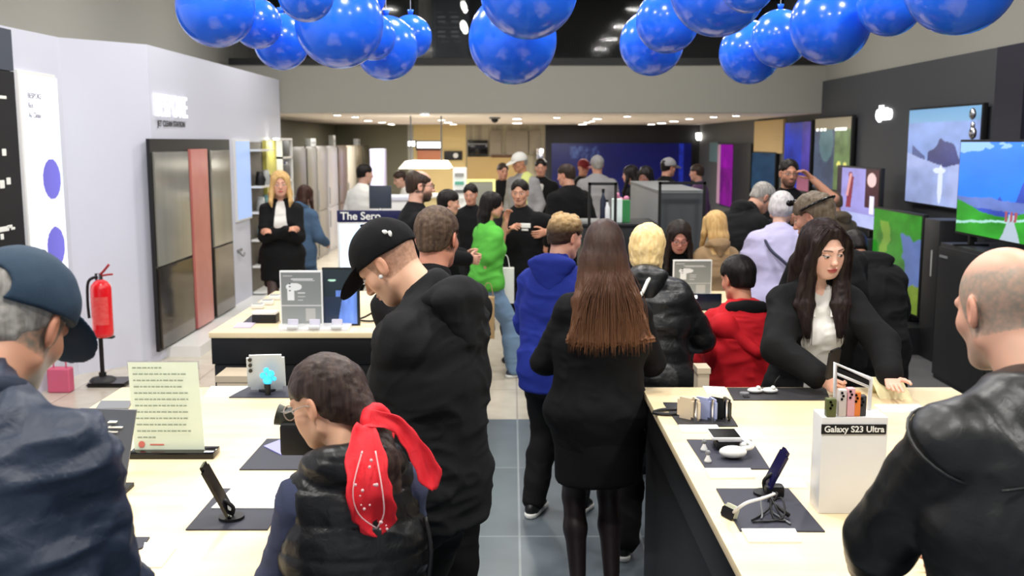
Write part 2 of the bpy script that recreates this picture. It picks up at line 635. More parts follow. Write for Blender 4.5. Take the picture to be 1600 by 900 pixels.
class Person:
    def __init__(s, label, head, Y, yaw=0, lean=0, bend=0, sl=0, hyaw=0, hpitch=0, hroll=0, sex='m', build=1.0, tone=(205, 155, 125), hands=(None, None),
                 elbow=(None, None), feet=None, res=0.012, hd=1.0, curl=(35, 35), nk=0, group=None, cat='person', zfix=None):
        """head: pixel of the head's middle at distance Y; the rest of the body follows from it"""
        s.res, s.sex, s.tone, s.yaw = res, sex, V3(srgb(*tone)), yaw
        s.b = build
        hw = W(head[0], head[1], Y)
        fem = sex == 'f'

        def spine(hs):
            pts, dirs = {}, {}
            p = V3([0, 0, 0.93 * hs])
            T = [-0.10, 0.0, 0.14, 0.30, 0.42, 0.49, 0.53]
            pts[0.0] = p.copy()
            R0 = rotm(0, lean * 0.35, 0)
            pts[-0.10] = p - R0 @ V3([0, 0, 0.10 * hs])
            for i in range(2, len(T)):
                t = T[i]
                R = V3(Matrix.Rotation(math.radians(sl), 3, 'Y')) @ rotm(0, lean + bend * t / 0.53, 0)
                p = p + R @ V3([0, 0, (T[i] - T[i - 1]) * hs])
                pts[t] = p.copy()
                dirs[t] = R
            R = dirs[0.53]
            hp = hpitch
            Rn = rotm(hyaw * 0.3, lean + bend + (hp - lean - bend) * 0.45 + nk, 0)
            hc = p + Rn @ V3([0, 0.012 * hs, 0.09 * hs]) + rotm(hyaw, hp, hroll) @ V3([0, 0.022 * hs * hd, 0.098 * hs * hd])
            return pts, dirs, R, hc
        hs = 1.0
        for _ in range(3):
            pts, dirs, R, hc = spine(hs)
            hs *= hw.z / hc[2]
        pts, dirs, R, hc = spine(hs)
        s.hs, s.pts, s.dirs, s.R, s.hc = hs, pts, dirs, R, hc
        s.hk = hs * hd
        s.Rh = rotm(hyaw, hpitch, hroll)
        yw = math.radians(yaw)
        off = Matrix.Rotation(yw, 3, 'Z') @ Vector((hc[0], hc[1], 0))
        s.root = thing('person', label, cat, (hw.x - off.x, hw.y - off.y, 0), yw, group)
        s.Minv = chain_inv(s.root)
        s.M = s.Minv.inverted()
        s.sw = (0.138 if fem else 0.163) * hs * (0.5 + 0.5 * build)
        s.neck = pts[0.53]
        s.sh = [pts[0.49] + R @ V3([sd * s.sw, 0, -0.045 * hs]) for sd in (-1, 1)]
        l1, l2 = 0.285 * hs, 0.25 * hs
        s.el, s.wr = [None, None], [None, None]
        for i, sd in enumerate((-1, 1)):
            h = hands[i]
            if h is None:
                h = s.sh[i] + V3([sd * 0.07, 0.06, -0.50]) * hs
            elif isinstance(h, Vector):
                h = V3(s.Minv @ h)
            else:
                h = V3(h, dtype=float) * hs
            e = elbow[i] or (sd * 0.5, -0.8, -0.3)
            s.el[i], s.wr[i] = ik(s.sh[i], h, l1, l2, e)
        feet = feet or ((-0.10, 0.0), (0.10, 0.0))
        s.hip = [pts[0.0] + V3([sd * 0.088 * hs * (0.7 + 0.3 * build), 0, -0.04 * hs]) for sd in (-1, 1)]
        s.kn, s.an = [None, None], [None, None]
        for i in (0, 1):
            f = feet[i]
            z = f[2] if len(f) > 2 else 0.0
            t = V3([f[0], f[1] - 0.02, 0.085 * hs + z])
            s.kn[i], s.an[i] = ik(s.hip[i], t, 0.435 * hs, 0.425 * hs, (0, 1, 0))
        s.curl = curl
        s.extra = []
        s.stubble = s.scalp = None
        s.brow = V3(srgb(60, 42, 32))
        s.iris = V3(srgb(60, 40, 28))
        s.lip = V3(srgb(190, 95, 90)) if fem else V3(srgb(180, 115, 100))
        s.handpos = [None, None]

    # head-local point -> person-local
    def hp(s, x, y, z):
        return s.hc + s.Rh @ (V3([x, y, z], dtype=float) * s.hk)

    def hl(s, P):
        return ((P - s.hc) @ s.Rh) / s.hk

    def secs(s):
        b = s.b
        if s.sex == 'f':
            T = [(-0.10, .158, .105, 0), (0.0, .168, .112, -.005), (0.14, .125, .09, 0), (0.30, .142, .105, .008), (0.42, .135, .085, 0), (0.49, .085, .062, -.005)]
        else:
            T = [(-0.10, .150, .105, 0), (0.0, .160, .115, -.005), (0.14, .150, .108, .004), (0.30, .165, .118, .004), (0.42, .162, .10, -.004), (0.49, .105, .07, -.008)]
        hs = s.hs
        return [(s.pts[t] + V3([0, y * hs, 0]), w * b * hs, d * (0.3 + 0.7 * b) * hs) for t, w, d, y in T]

    def torso(s, S, off, k=0.03, t0=0, t1=6, waist=0.0, shf=1.0):
        sc = s.secs()
        lat = V3([1, 0, 0])
        for i in range(t0, min(t1, len(sc)) - 1):
            wa = (sc[i][1] + off + (waist if i in (1, 2, 3) else 0), sc[i][2] + off)
            wb = (sc[i + 1][1] + off + (waist if i + 1 in (1, 2, 3) else 0), sc[i + 1][2] + off)
            S.seg(sc[i][0], sc[i + 1][0], wa, wb, lat, k=k)
        if t1 >= 6:
            for i in (0, 1):
                S.seg(s.pts[0.49] - V3([0, 0, 0.02]) * s.hs, s.pts[0.49] + (s.sh[i] - s.pts[0.49]) * shf, 0.046 * s.hs + off * 0.8, 0.048 * s.hs * s.b + off * .85, k=k)
                if s.sex == 'f':
                    S.ell(s.pts[0.30] + s.dirs[0.30] @ V3([(-1, 1)[i] * .065, .085, .02]) * s.hs, V3([.06, .05, .055]) * s.hs + off * 0.6, k=0.04)

    def arm(s, S, off, i, end=0.97, off2=None, k=0.022):
        off2 = off if off2 is None else off2
        hs, b = s.hs * (0.92 if s.sex == 'f' else 1), s.b
        S.seg(s.sh[i], s.el[i], 0.049 * hs * b + off * .85, 0.040 * hs * b + off * .85, k=k)
        w = s.el[i] + (s.wr[i] - s.el[i]) * end
        S.seg(s.el[i], w, 0.040 * hs * b + off * .85, 0.029 * hs + off2 * .9, k=k)

    def leg(s, S, off, i, off2=None, end=1.0, k=0.025):
        off2 = off if off2 is None else off2
        hs, b = s.hs, 0.5 + 0.5 * s.b
        S.seg(s.hip[i], s.kn[i], 0.084 * hs * b + off, 0.054 * hs * b + off, k=k + 0.01)
        e = s.kn[i] + (s.an[i] - s.kn[i]) * end
        m = s.kn[i] + (s.an[i] - s.kn[i]) * 0.35
        S.seg(s.kn[i], m, 0.052 * hs * b + off, 0.054 * hs * b + (off + off2) / 2, k=k)
        S.seg(m, e, 0.054 * hs * b + (off + off2) / 2, 0.036 * hs + off2, k=k)

    def face(s, S):
        k_ = s.hk
        R = s.Rh

        def e(c, r, k=0.014, op='u', Rl=None):
            S.ell(s.hp(*c), V3(r) * k_, R if Rl is None else R @ Rl, k=k * k_, op=op)

        def g(a, b, ra, rb, k=0.012, op='u'):
            S.seg(s.hp(*a), s.hp(*b), ra * k_, rb * k_, k=k * k_, op=op)
        fem = s.sex == 'f'
        e((0, -.014, .028), (.074, .096, .089))
        e((0, .026, -.035), (.058 if not fem else .054, .062, .072), .03)
        e((0, .058, -.094), (.024 if not fem else .018, .020, .018), .035)
        for sd in (-1, 1):
            e((sd * .04, .05, -.022), (.022, .024, .022), .02)
            if fem:
                e((sd * .033, .045, -.052), (.026, .030, .034), .02)
            g((sd * .05, .0, -.06), (sd * .022, .055, -.092), .017, .014, .025)
            g((sd * .012, .083 - .003 * fem, .024), (sd * .043, .070, .022), .009, .008, .014)
            e((sd * .031, .094 if not fem else .097, .001), (.015, .013, .010), .014, 's')
            e((sd * .031, .0735 if not fem else .0755, .0), (.0125, .0125, .0125), .003)
            e((sd * (.010 - .002 * fem), .094 - .004 * fem, -.036 + .001 * fem), (.007 - .0012 * fem, .009, .006), .008)
            # ear
            Re = rotm(sd * 18, -8, 0)
            e((sd * .077, -.012, -.006), (.008, .020, .032), .005, 'u', Re)
            e((sd * .085, -.008, -.004), (.006, .011, .019), .004, 's', Re)
        if fem:
            g((0, .084, .008), (0, .096, -.026), .006, .008, .016)
            e((0, .098, -.030), (.008, .009, .0075), .010)
        else:
            g((0, .086, .012), (0, .102, -.028), .008, .010, .012)
            e((0, .104, -.032), (.010, .010, .009), .008)
        e((0, .084, -.058), (.023, .011, .0055), .006)
        e((0, .082, -.069), (.020, .012, .0065), .006)
        g((-.021, .094, -.0635), (.021, .094, -.0635), .0022, .0022, .003, 's')
        nk = 0.044 if fem else 0.054
        base = s.neck + s.R @ V3([0, -.008, -.02]) * s.hs
        S.seg(base, s.hp(0, -.028, -.05), (nk + .006) * s.hs * (0.6 + 0.4 * s.b), nk * s.hs * (0.7 + 0.3 * s.b), k=0.03)

    def hand(s, S, i):
        hs = s.hs * (0.93 if s.sex == 'f' else 1.0)
        sd = (-1, 1)[i]
        d = s.wr[i] - s.el[i]
        d = d / np.linalg.norm(d)
        n = s.palm[i] if getattr(s, 'palm', None) and s.palm[i] is not None else V3([-sd, 0.15, -0.1])
        n = V3(n, dtype=float)
        n = n - d * (n @ d)
        n = n / (np.linalg.norm(n) + 1e-9)      # palm normal
        # thumb side: with the palm towards the body the thumb points forward
        lat = np.cross(d, n) * sd
        w = s.wr[i]
        kn = w + d * 0.085 * hs
        S.seg(w - d * 0.03, w + d * 0.02 * hs, (0.027 * hs, 0.02 * hs), (0.031 * hs, 0.018 * hs), lat, k=0.012)
        S.seg(w + d * 0.02 * hs, kn, (0.034 * hs, 0.014 * hs), (0.038 * hs, 0.012 * hs), lat, k=0.01)
        c = math.radians(s.curl[i])
        for f, (o, L) in enumerate(((0.029, 0.072), (0.010, 0.080), (-0.010, 0.075), (-0.028, 0.060))):
            p = kn + lat * o * hs
            a = c * (0.35 + 0.12 * f)
            for j, fr in enumerate((0.45, 0.32, 0.25)):
                dv = d * math.cos(a) + n * math.sin(a) + lat * o * 2.2 * (1 if j == 0 else 0)
                q = p + dv * L * fr * hs
                r = (0.0085, 0.0078, 0.007, 0.006)
                S.seg(p, q, r[j] * hs, r[j + 1] * hs, k=0.003)
                p = q
                a += c * (0.9 if j == 0 else 0.7)
        p = w + d * 0.028 * hs + lat * 0.026 * hs
        a = 0.75
        for j, L in enumerate((0.04, 0.032, 0.026)):
            dv = d * math.cos(a) + lat * math.sin(a) + n * (0.25 + 0.3 * math.sin(c))
            dv = dv / np.linalg.norm(dv)
            q = p + dv * L * hs
            S.seg(p, q, (0.012, 0.0095, 0.0085)[j] * hs, (0.0095, 0.0085, 0.007)[j] * hs, k=0.006)
            p = q
            a -= 0.3
        s.handpos[i] = (w + d * 0.09 * hs + n * 0.03 * hs, d, n, lat)

    def body(s, hres=0.004, bare_arms=False, bare_legs=False, fres=0.0035, legtone=None, hide_hands=False):
        V, Q, C = [], [], []
        nv = 0
        S = Solid()
        s.torso(S, -0.004)
        for i in (0, 1):
            s.arm(S, 0.0 if bare_arms else -0.004, i, 1.0)
            s.leg(S, -0.002, i)
            f = s.an[i] + V3([0, 0, -0.03 * s.hs])
            S.seg(f, f + V3([0, 0.12, -0.015]) * s.hs, 0.03 * s.hs, 0.022 * s.hs, k=0.02)
        H = Solid()
        s.face(H)
        S.p += H.p[-1:]
        v, q = S.mesh(0.010 if bare_arms or bare_legs else 0.016)
        V.append(v); Q.append(q + nv); nv += len(v)
        c = np.tile(s.tone, (len(v), 1))
        if legtone is not None:
            m = (v[:, 2] < s.pts[0.0][2])
            c[m] = legtone
        C.append(c)
        v, q = H.mesh(hres)
        v = relax(v, q, 1, 0.35)
        V.append(v); Q.append(q + nv); nv += len(v)
        C.append(s.paint(v))
        for i in (0, 1):
            G = Solid()
            s.hand(G, i)
            if hide_hands:
                continue
            v, q = G.mesh(fres)
            V.append(v); Q.append(q + nv); nv += len(v)
            C.append(np.tile(s.tone * V3([1.0, 0.93, 0.9]), (len(v), 1)))
        return npmesh('body', np.concatenate(V), np.concatenate(Q), SKIN, s.root, np.concatenate(C))

    def paint(s, v):
        L = s.hl(v)
        x, y, z = np.abs(L[:, 0]), L[:, 1], L[:, 2]
        c = np.tile(s.tone, (len(v), 1))

        def mix(w, col):
            w = np.clip(w, 0, 1)[:, None]
            c[:] = c * (1 - w) + w * V3(col)
        fr = y > 0.04
        red = s.tone * V3([1.02, 0.80, 0.76])
        mix(0.45 * np.exp(-(((x - .042) / .022) ** 2 + ((z + .03) / .02) ** 2)) * fr, red)
        mix(0.5 * (np.exp(-((x / .016) ** 2 + ((z + .034) / .014) ** 2)) * (y > .09)), red)
        mix(0.5 * (x > .073) * (np.abs(z) < .045) * (y < .02), red)
        if s.scalp is not None:
            col, top = s.scalp   # thin hair round the sides and back
            side = (y < 0.035 + 0.3 * (z - 0.02)) & (z > -0.055 - 0.1 * np.clip(y, -1, 0)) & (x < 0.0745 + 0 * x)
            w = np.where(side, 1.0, 0.0) * np.clip((top - z) / 0.02, 0, 1) * np.clip((z + 0.062) / 0.02, 0, 1)
            n = fbm(L * V3([160, 160, 160]), 3, 2)
            mix(w * (0.35 + 0.9 * n), col)
        if s.stubble is not None:
            col, am = s.stubble
            w = np.clip((-0.028 - z) / 0.02, 0, 1) * np.clip((y - 0.0) / 0.02, 0, 1) * (1 - 0.8 * np.exp(-((x / .026) ** 2 + ((z + .064) / .010) ** 2) ** 2)) * (z > -0.13)
            w = w * (1 - np.exp(-(((x - .036) / .03) ** 2 + ((z + .032) / .02) ** 2)))
            mix(w * am, col)
        # lips, brows, eyes
        mw = ((x / .024) ** 2 + ((z + .0635) / .0095) ** 2)
        mix(np.clip((1.15 - mw) / 0.3, 0, 1) * (y > .07), s.lip)
        mix((np.abs(z + .0635) < .0016) * (x < .022) * (y > .07) * 0.8, s.lip * 0.3)
        bz = .026 + .05 * (x - .03) - 6 * (x - .03) ** 2
        mix(np.clip((.0045 - np.abs(z - bz)) / .002, 0, 1) * ((x > .012) & (x < .048)) * fr * 0.85, s.brow)
        ew = ((x - .031) / .0145) ** 2 + ((z - .0) / .0055) ** 2
        e = (ew < 1) & fr
        c[e] = V3([.58, .54, .52])
        xi = x - .031
        ir = ((xi) ** 2 + (z + .0015) ** 2) < .0064 ** 2
        c[e & ir] = s.iris
        c[e & (((xi) ** 2 + (z + .001) ** 2) < .003 ** 2)] = V3([.01, .01, .01])
        lash = (ew >= 0.85) & (ew < 1.5) & (z > 0.001) & fr
        c[lash] = V3([.03, .02, .018])
        return c

    def put(s, name, S, m, res=None, disp=None, label=None, sm=1, clean=True):
        v, q = S.mesh(res or s.res)
        if not len(v):
            return None
        v = relax(v, q, sm, 0.5)
        if disp is not None:
            v = v + vnormals(v, q) * disp(v)[:, None]
        o = npmesh(name, v, q, m, s.root)
        if label:
            o['label'] = label
        return o

    # ---- clothes
    def top(s, m, off=0.016, hem=-0.10, hemw=None, sleeve=0.97, collar=0.04, name='jacket', folds=0.006, ff=7.0, opening=None, hood=None, cuff=None, label=None, waist=0.01, res=None, off2=None, quilt=None, sleeves=True, extra=None, colr=None, shf=1.0, aoff=None, qa=.008):
        """hem: where the garment ends, as height above (negative: below) the hips"""
        S = Solid()
        s.torso(S, off, waist=waist, shf=shf)
        hs = s.hs
        sc = s.secs()
        if hem < -0.10:
            p = sc[0][0]
            w = hemw or (sc[1][1] + off + 0.005, sc[1][2] + off + 0.01)
            S.seg(sc[1][0], V3([p[0], p[1], s.pts[0.0][2] + hem * hs]), (sc[1][1] + off, sc[1][2] + off), w, V3([1, 0, 0]), k=0.03)
            S.cut((0, 0, s.pts[0.0][2] + hem * hs), (0, 0, -1))
        elif hem > -0.10:
            S.cut((0, 0, s.pts[0.0][2] + hem * hs), (0, 0, -1))
        if sleeves:
            for i in (0, 1):
                s.arm(S, aoff or off, i, sleeve, off2 if off2 is not None else off * 0.9)
        if collar:
            n0 = s.neck + s.R @ V3([0, -.012, -.03]) * hs
            n1 = s.neck + s.R @ V3([0, -.006, collar]) * hs
            cr = colr or (0.066 if s.sex == 'm' else 0.054) * hs * (0.6 + 0.4 * s.b)
            S.seg(n0, n1, cr + 0.012, cr, k=0.025)
        if hood:
            T = Solid()
            a = s.pts[0.49] + s.R @ V3([0, -.080 - off * .6, .030]) * hs
            T.seg(a + s.R @ V3([0, 0, .03]) * hs, a + s.R @ V3([0, -.012, -.085]) * hs * hood, (.125 * hs * hood, .052 * hs), (.045 * hs * hood, .030 * hs), s.R @ V3([1, 0, 0]), k=0.02)
            q = None
            for ang in range(-150, 151, 20):
                t = math.radians(ang - 90)
                r = s.neck + s.R @ V3([.088 * math.cos(t), .080 * math.sin(t) - .016, .026 + .022 * math.cos(math.radians(ang)) - .03 * (1 - math.cos(math.radians(ang))) * .7]) * hs
                w = (.019 + .014 * max(0, math.cos(math.radians(ang)))) * hs
                if q is not None:
                    T.seg(q, r, w, w, k=0.012)
                q = r
            T.seg(s.neck, s.neck + s.R @ V3([0, 0, .2]), .052 * hs, .060 * hs, k=.01, op='s')
            s.put('hood', T, m, res=min(s.res, .009), disp=lambda v: .007 * hs * cfold(v, 9, 3))
        if opening:
            a, b, z0 = opening
            t = s.pts[0.49] + s.R @ V3([0, .10, .04]) * hs
            mcen = s.pts[0.30] + s.dirs[0.30] @ V3([0, .155, 0]) * hs
            e = s.pts[0.0] + V3([0, .15, z0]) * hs
            S.seg(t, mcen, (a * 0.75, .07), (a, .075), V3([1, 0, 0]), k=0.012, op='s')
            S.seg(mcen, e, (a, .075), (b, .07), V3([1, 0, 0]), k=0.012, op='s')
            if collar:
                S.seg(s.neck + V3([0, .04, .05]) * hs, t, .04, .05, k=0.012, op='s')
        if extra:
            extra(S)
        seed = len(s.root['label']) * 7

        def disp(v):
            d = folds * cfold(v, ff, seed)
            if quilt:
                ph = v[:, 2] / quilt + 0.10 * np.sin(v[:, 0] * 9) + 0.12 * fbm(v * 8, 5, 2)
                d = d + qa * (np.abs(np.sin(np.pi * ph)) ** 0.5) - 0.8 * qa
            return d
        return s.put(name, S, m, res=res, disp=disp, label=label)

    def legs(s, m, off=0.014, off2=0.022, name='trousers', folds=0.006, end=0.97, res=None, ff=8.0):
        S = Solid()
        s.torso(S, 0.010, t1=3)
        for i in (0, 1):
            s.leg(S, off, i, off2, end)

        def disp(v):
            return folds * cfold(v, ff, 11)
        S.cut((0, 0, s.pts[0.14][2] - 0.03), (0, 0, 1))
        return s.put(name, S, m, res=res, disp=disp)

    def shoes(s, m, sole=None, res=None, heel=0.0, L=0.0):
        for i in (0, 1):
            S = Solid()
            a = s.an[i]
            z = a[2] - 0.085 * s.hs
            hs = s.hs
            h0 = V3([a[0], a[1] - .035 * hs, z + .045 * hs])
            h1 = V3([a[0] + (-.01, .01)[i], a[1] + .14 * hs, z + .03 * hs])
            S.seg(h0, h1, (.036 * hs, .05 * hs), (.044 * hs, .034 * hs), V3([1, 0, 0]), k=0.02)
            S.seg(a + V3([0, 0, .01]), h0 + V3([0, 0.01, 0]), 0.042 * hs, 0.04 * hs, k=0.02)
            S.cut((0, 0, z + (.022 if sole else .002)), (0, 0, -1))
            o = s.put('shoe', S, m, res=res or 0.008)
            if sole:
                T = Solid()
                T.seg(h0 + V3([0, 0, -.02]), h1 + V3([0, 0.004, -.01]), (.041 * hs, .06 * hs), (.049 * hs, .042 * hs), V3([1, 0, 0]), k=0.01)
                T.cut((0, 0, z + .028), (0, 0, 1))
                T.cut((0, 0, z + .002), (0, 0, -1))
                so = s.put('sole', T, sole, res=res or 0.008)
                so.parent = o

    # ---- hair, in head space
    def hair(s, m, kind='short', th=0.012, res=0.005, groove=0.003, fn=None, cutback=-0.045, name='hair', front=0.062, label=None, gsc=(90, 90, 14)):
        S = Solid()
        k_ = s.hk
        if kind in ('short', 'pony'):
            S.ell(s.hp(0, -.016, .038), V3([.074 + th, .096 + th, .081 + th]) * k_, s.Rh, k=0.01)
            S.ell(s.hp(0, -.050, -.025), V3([.050 + th * .6, .056 + th * .7, .055]) * k_, s.Rh, k=0.025)
        else:
            S.ell(s.hp(0, -.016, .030), V3([.074 + th, .096 + th, .089 + th]) * k_, s.Rh, k=0.01)
            S.ell(s.hp(0, -.040, -.015), V3([.066 + th, .070 + th, .065]) * k_, s.Rh, k=0.02)
        fz = front + (.032 if kind == 'short' else 0)
        S.ell(s.hp(0, .115, fz - .105), V3([.062, .075, .098]) * k_, s.Rh, k=0.008, op='s')
        for sd in (-1, 1):
            if kind in ('short', 'pony'):
                S.ell(s.hp(sd * .092, .010, -.020), V3([.038, .040, .058]) * k_, s.Rh, k=0.006, op='s')
                S.ell(s.hp(sd * .078, .078, -.035), V3([.052, .062, .085]) * k_, s.Rh, k=0.008, op='s')
        c0 = s.hp(0, -.05, cutback)
        S.p.append(('cut', c0, s.Rh @ V3([0, 0.25, -1.0]) / 1.03))
        if fn:
            fn(S)
        gs = V3(gsc)

        def disp(v):
            L = s.hl(v)
            n = fbm(L * gs, 5, 2) - 0.5
            return groove * 2 * n * s.hk
        return s.put(name, S, m, res=res, disp=disp, label=label)

    def add(s, name, bm, m, smooth=True, parent=None):
        return obj(name, bm, m, parent or s.root, smooth=smooth, world=False)

    def glasses(s, m, r=.021):
        bm = bmesh.new()
        for sd in (-1, 1):
            pts = []
            for a in range(0, 361, 24):
                t = math.radians(a)
                pts.append(s.hp(sd * .032 + r * math.cos(t), .101 - 0.15 * abs(r * math.cos(t)), .0 + r * .82 * math.sin(t)))
            tube(bm, pts, .0017 * s.hk, 6, 1)
            tube(bm, [s.hp(sd * (.032 + r), .096, .004), s.hp(sd * .074, .06, .005), s.hp(sd * .082, .0, .008), s.hp(sd * .078, -.02, -.004)], .0016 * s.hk, 6, 3)
        tube(bm, [s.hp(-.011, .101, .003), s.hp(0, .104, .006), s.hp(.011, .101, .003)], .0016 * s.hk, 6, 2)
        return s.add('glasses', bm, m)

    def cap(s, m, brim=True, res=0.006, name='cap', backhole=False, tilt=0):
        S = Solid()
        k_ = s.hk
        S.ell(s.hp(0, -.012, .040), V3([.093, .112, .098]) * k_, s.Rh, k=0.01)
        S.p.append(('cut', s.hp(0, 0, .022), s.Rh @ V3([0, 0.12, -0.993])))
        if backhole:
            S.ell(s.hp(0, -.125, .03), V3([.042, .05, .032]) * k_, s.Rh, k=0.004, op='s')
        o = s.put(name, S, m, res=res, disp=lambda v: 0.0025 * (fbm(v * 22, 3, 2) - 0.5) * 2)
        if brim:
            B = Solid()
            Rb = s.Rh @ rotm(0, 14 + tilt, 0)
            B.ell(s.hp(0, .105, .030), V3([.088, .088, .0075]) * k_, Rb, k=0.004)
            B.ell(s.hp(0, .105, .010), V3([.10, .10, .012]) * k_, Rb, k=0.004, op='s')
            B.ell(s.hp(0, -.02, .040), V3([.088, .105, .09]) * k_, s.Rh, k=0.004, op='s')
            b = s.put('brim', B, m, res=0.004)
            b.parent = o
        bm = bmesh.new()
        ball(bm, s.hp(0, -.012, .139), .009 * k_, 10, (1, 1, .5))
        s.add('button', bm, m, parent=o)
        return o
# ------------------------------------------------------------------ materials of the place
M_wall = mat('upper_wall_paint', srgb(146, 144, 136), .85)
M_white = mat('white_wall_paint', srgb(206, 208, 222), .6)
M_dark = mat('charcoal_wall_paint', srgb(62, 64, 69), .6)
M_black = mat('black_matte', srgb(14, 14, 16), .5)
M_blackg = mat('black_gloss', srgb(10, 10, 12), .12)
M_ceil = mat('ceiling_paint', srgb(226, 216, 206), .8)
M_mat = mat('dark_display_mat', srgb(44, 45, 58), .55, bump=((300, 300, 300), .2, .001))
M_mat2 = mat('black_display_mat', srgb(42, 41, 44), .55, bump=((300, 300, 300), .2, .001))
M_paper = mat('white_paper', srgb(238, 238, 232), .6)
M_whitep = mat('white_plastic', srgb(228, 228, 226), .3)
M_greyp = mat('grey_plastic', srgb(120, 122, 125), .4)
M_lgrey = mat('light_grey_panel', srgb(168, 170, 168), .4)
M_chrome = mat('chrome', srgb(200, 200, 205), .15, metal=1.0)
M_wood = mat('pale_wood_top', srgb(232, 209, 166), .34, var=((1.2, 9, 2), srgb(238, 219, 182)))
M_lamp = mat('lamp_glow', (1, 1, 1), .5, emit=(1, .95, .86), es=9)
M_sign = mat('lit_letters', (1, 1, 1), .5, emit=(1, 1, 1), es=2.6)
M_cable = mat('black_cable', srgb(20, 20, 20), .5)
M_beige = mat('beige_wall_paint', srgb(224, 200, 142), .8)
M_olive = mat('olive_grey_paint', srgb(112, 110, 92), .8)


def tiles(name, c1, c2, grout, sx, sy, ox, oy, rough):
    m = bpy.data.materials.new(name)
    m.use_nodes = True
    nt = m.node_tree
    b = nt.nodes['Principled BSDF']
    b.inputs['Roughness'].default_value = rough
    tc = nt.nodes.new('ShaderNodeTexCoord')
    mp = nt.nodes.new('ShaderNodeMapping')
    mp.inputs['Location'].default_value = (-ox, -oy, 0)
    nt.links.new(tc.outputs['Object'], mp.inputs['Vector'])
    br = nt.nodes.new('ShaderNodeTexBrick')
    br.offset = 0.0
    br.inputs['Scale'].default_value = 1.0
    br.inputs['Brick Width'].default_value = sx
    br.inputs['Row Height'].default_value = sy
    br.inputs['Mortar Size'].default_value = 0.006
    br.inputs['Color1'].default_value = (*c1, 1)
    br.inputs['Color2'].default_value = (*c2, 1)
    br.inputs['Mortar'].default_value = (*grout, 1)
    nt.links.new(mp.outputs[0], br.inputs['Vector'])
    nz = nt.nodes.new('ShaderNodeTexNoise')
    nz.inputs['Scale'].default_value = 5.0
    nz.inputs['Detail'].default_value = 6
    nt.links.new(tc.outputs['Object'], nz.inputs['Vector'])
    mx = nt.nodes.new('ShaderNodeMix')
    mx.data_type = 'RGBA'
    mx.blend_type = 'MULTIPLY'
    mx.inputs[0].default_value = 0.35
    nt.links.new(br.outputs['Color'], mx.inputs[6])
    nt.links.new(nz.outputs[0], mx.inputs[7])
    nt.links.new(mx.outputs[2], b.inputs['Base Color'])
    MATS[name] = m
    return m


YD = WZ(800, 655, 0).y      # where the dark tiles end
gx = WZ(812, 850, 0).x
M_tile = tiles('dark_slate_tiles', srgb(108, 118, 126), srgb(102, 112, 120), srgb(150, 158, 162), .62, 1.12, gx, YD, .30)
M_tile2 = tiles('light_stone_tiles', srgb(212, 203, 186), srgb(204, 196, 180), srgb(170, 162, 150), .9, .9, gx, YD, .25)
M_carpet = mat('grey_floor_covering', srgb(88, 88, 90), .7)

XL, XR, YB, YE = -3.25, 4.35, 14.6, 24.0
ZC = 2.41


def struct(name, lo, hi, m, bev=0):
    return boxobj(name, lo, hi, m, bev=bev, kind='structure')


def flatobj(name, poly, m, th=0.1, kind='structure'):
    bm = bmesh.new()
    prism(bm, poly, (0, 0, -th))
    o = obj(name, bm, m, None, world=False, kind=kind)
    return o


flatobj('floor', [(-4.6, -1.5, 0), (2.55, -1.5, 0), (2.55, YD, 0), (-4.6, YD, 0)], M_tile)
flatobj('floor_back', [(-4.6, YD, 0), (2.55, YD, 0), (2.55, YB, 0), (4.6, YB, 0), (4.6, YE + .3, 0), (-4.6, YE + .3, 0)], M_tile2)
flatobj('floor_right', [(2.55, -1.5, 0), (4.6, -1.5, 0), (4.6, YB, 0), (2.55, YB, 0)], M_carpet)
# upper hall
struct('wall_left', (-4.3, -1.5, 2.2), (-4.1, 17.2, 4.6), M_wall)
struct('wall_right_upper', (XR + .04, -1.5, 2.84), (4.6, 17.2, 4.6), M_wall)
struct('wall_right', (XR, -1.5, 0), (XR + .2, YB, 2.84), M_dark)
struct('ceiling', (-4.3, -1.5, 4.6), (4.6, 17.4, 4.7), M_wall)
# bulkhead over the rear room
struct('wall_bulkhead', (-4.1, YB, ZC), (XR + .04, YB + .3, 3.07), M_wall)
struct('ceiling_rear', (-4.3, YB + .02, ZC - .01), (4.6, YE + .2, ZC + .08), M_ceil)
struct('trim_beam', (-3.95, YB - .03, 3.07), (XR, YB + .25, 3.16), M_black)
struct('wall_mezzanine', (-4.1, 17.0, 2.5), (4.6, 17.2, 4.6), M_black)
struct('floor_mezzanine', (-4.1, YB + .3, 2.95), (4.6, 17.0, 3.05), M_black)
# left: white angled column and appliance wall
bm = bmesh.new()
p = [(-3.80, 6.0), (-3.80, 7.9), (-3.76, 8.7), (XL, 9.33), (XL, 14.55), (-4.1, 14.55), (-4.1, 6.0)]
prism(bm, [(x, y, 0) for x, y in p], (0, 0, 2.86))
obj('wall_left_white', bm, M_white, None, world=False, kind='structure')
struct('wall_left_near', (-4.1, -1.5, 0), (-3.95, 6.0, 2.86), M_white)
struct('trim_plinth', (XL - .01, 9.45, 0), (-2.93, 14.5, .10), M_whitep)
struct('wall_rear_left', (-4.3, 14.55, 0), (-4.1, YE, ZC), M_olive)
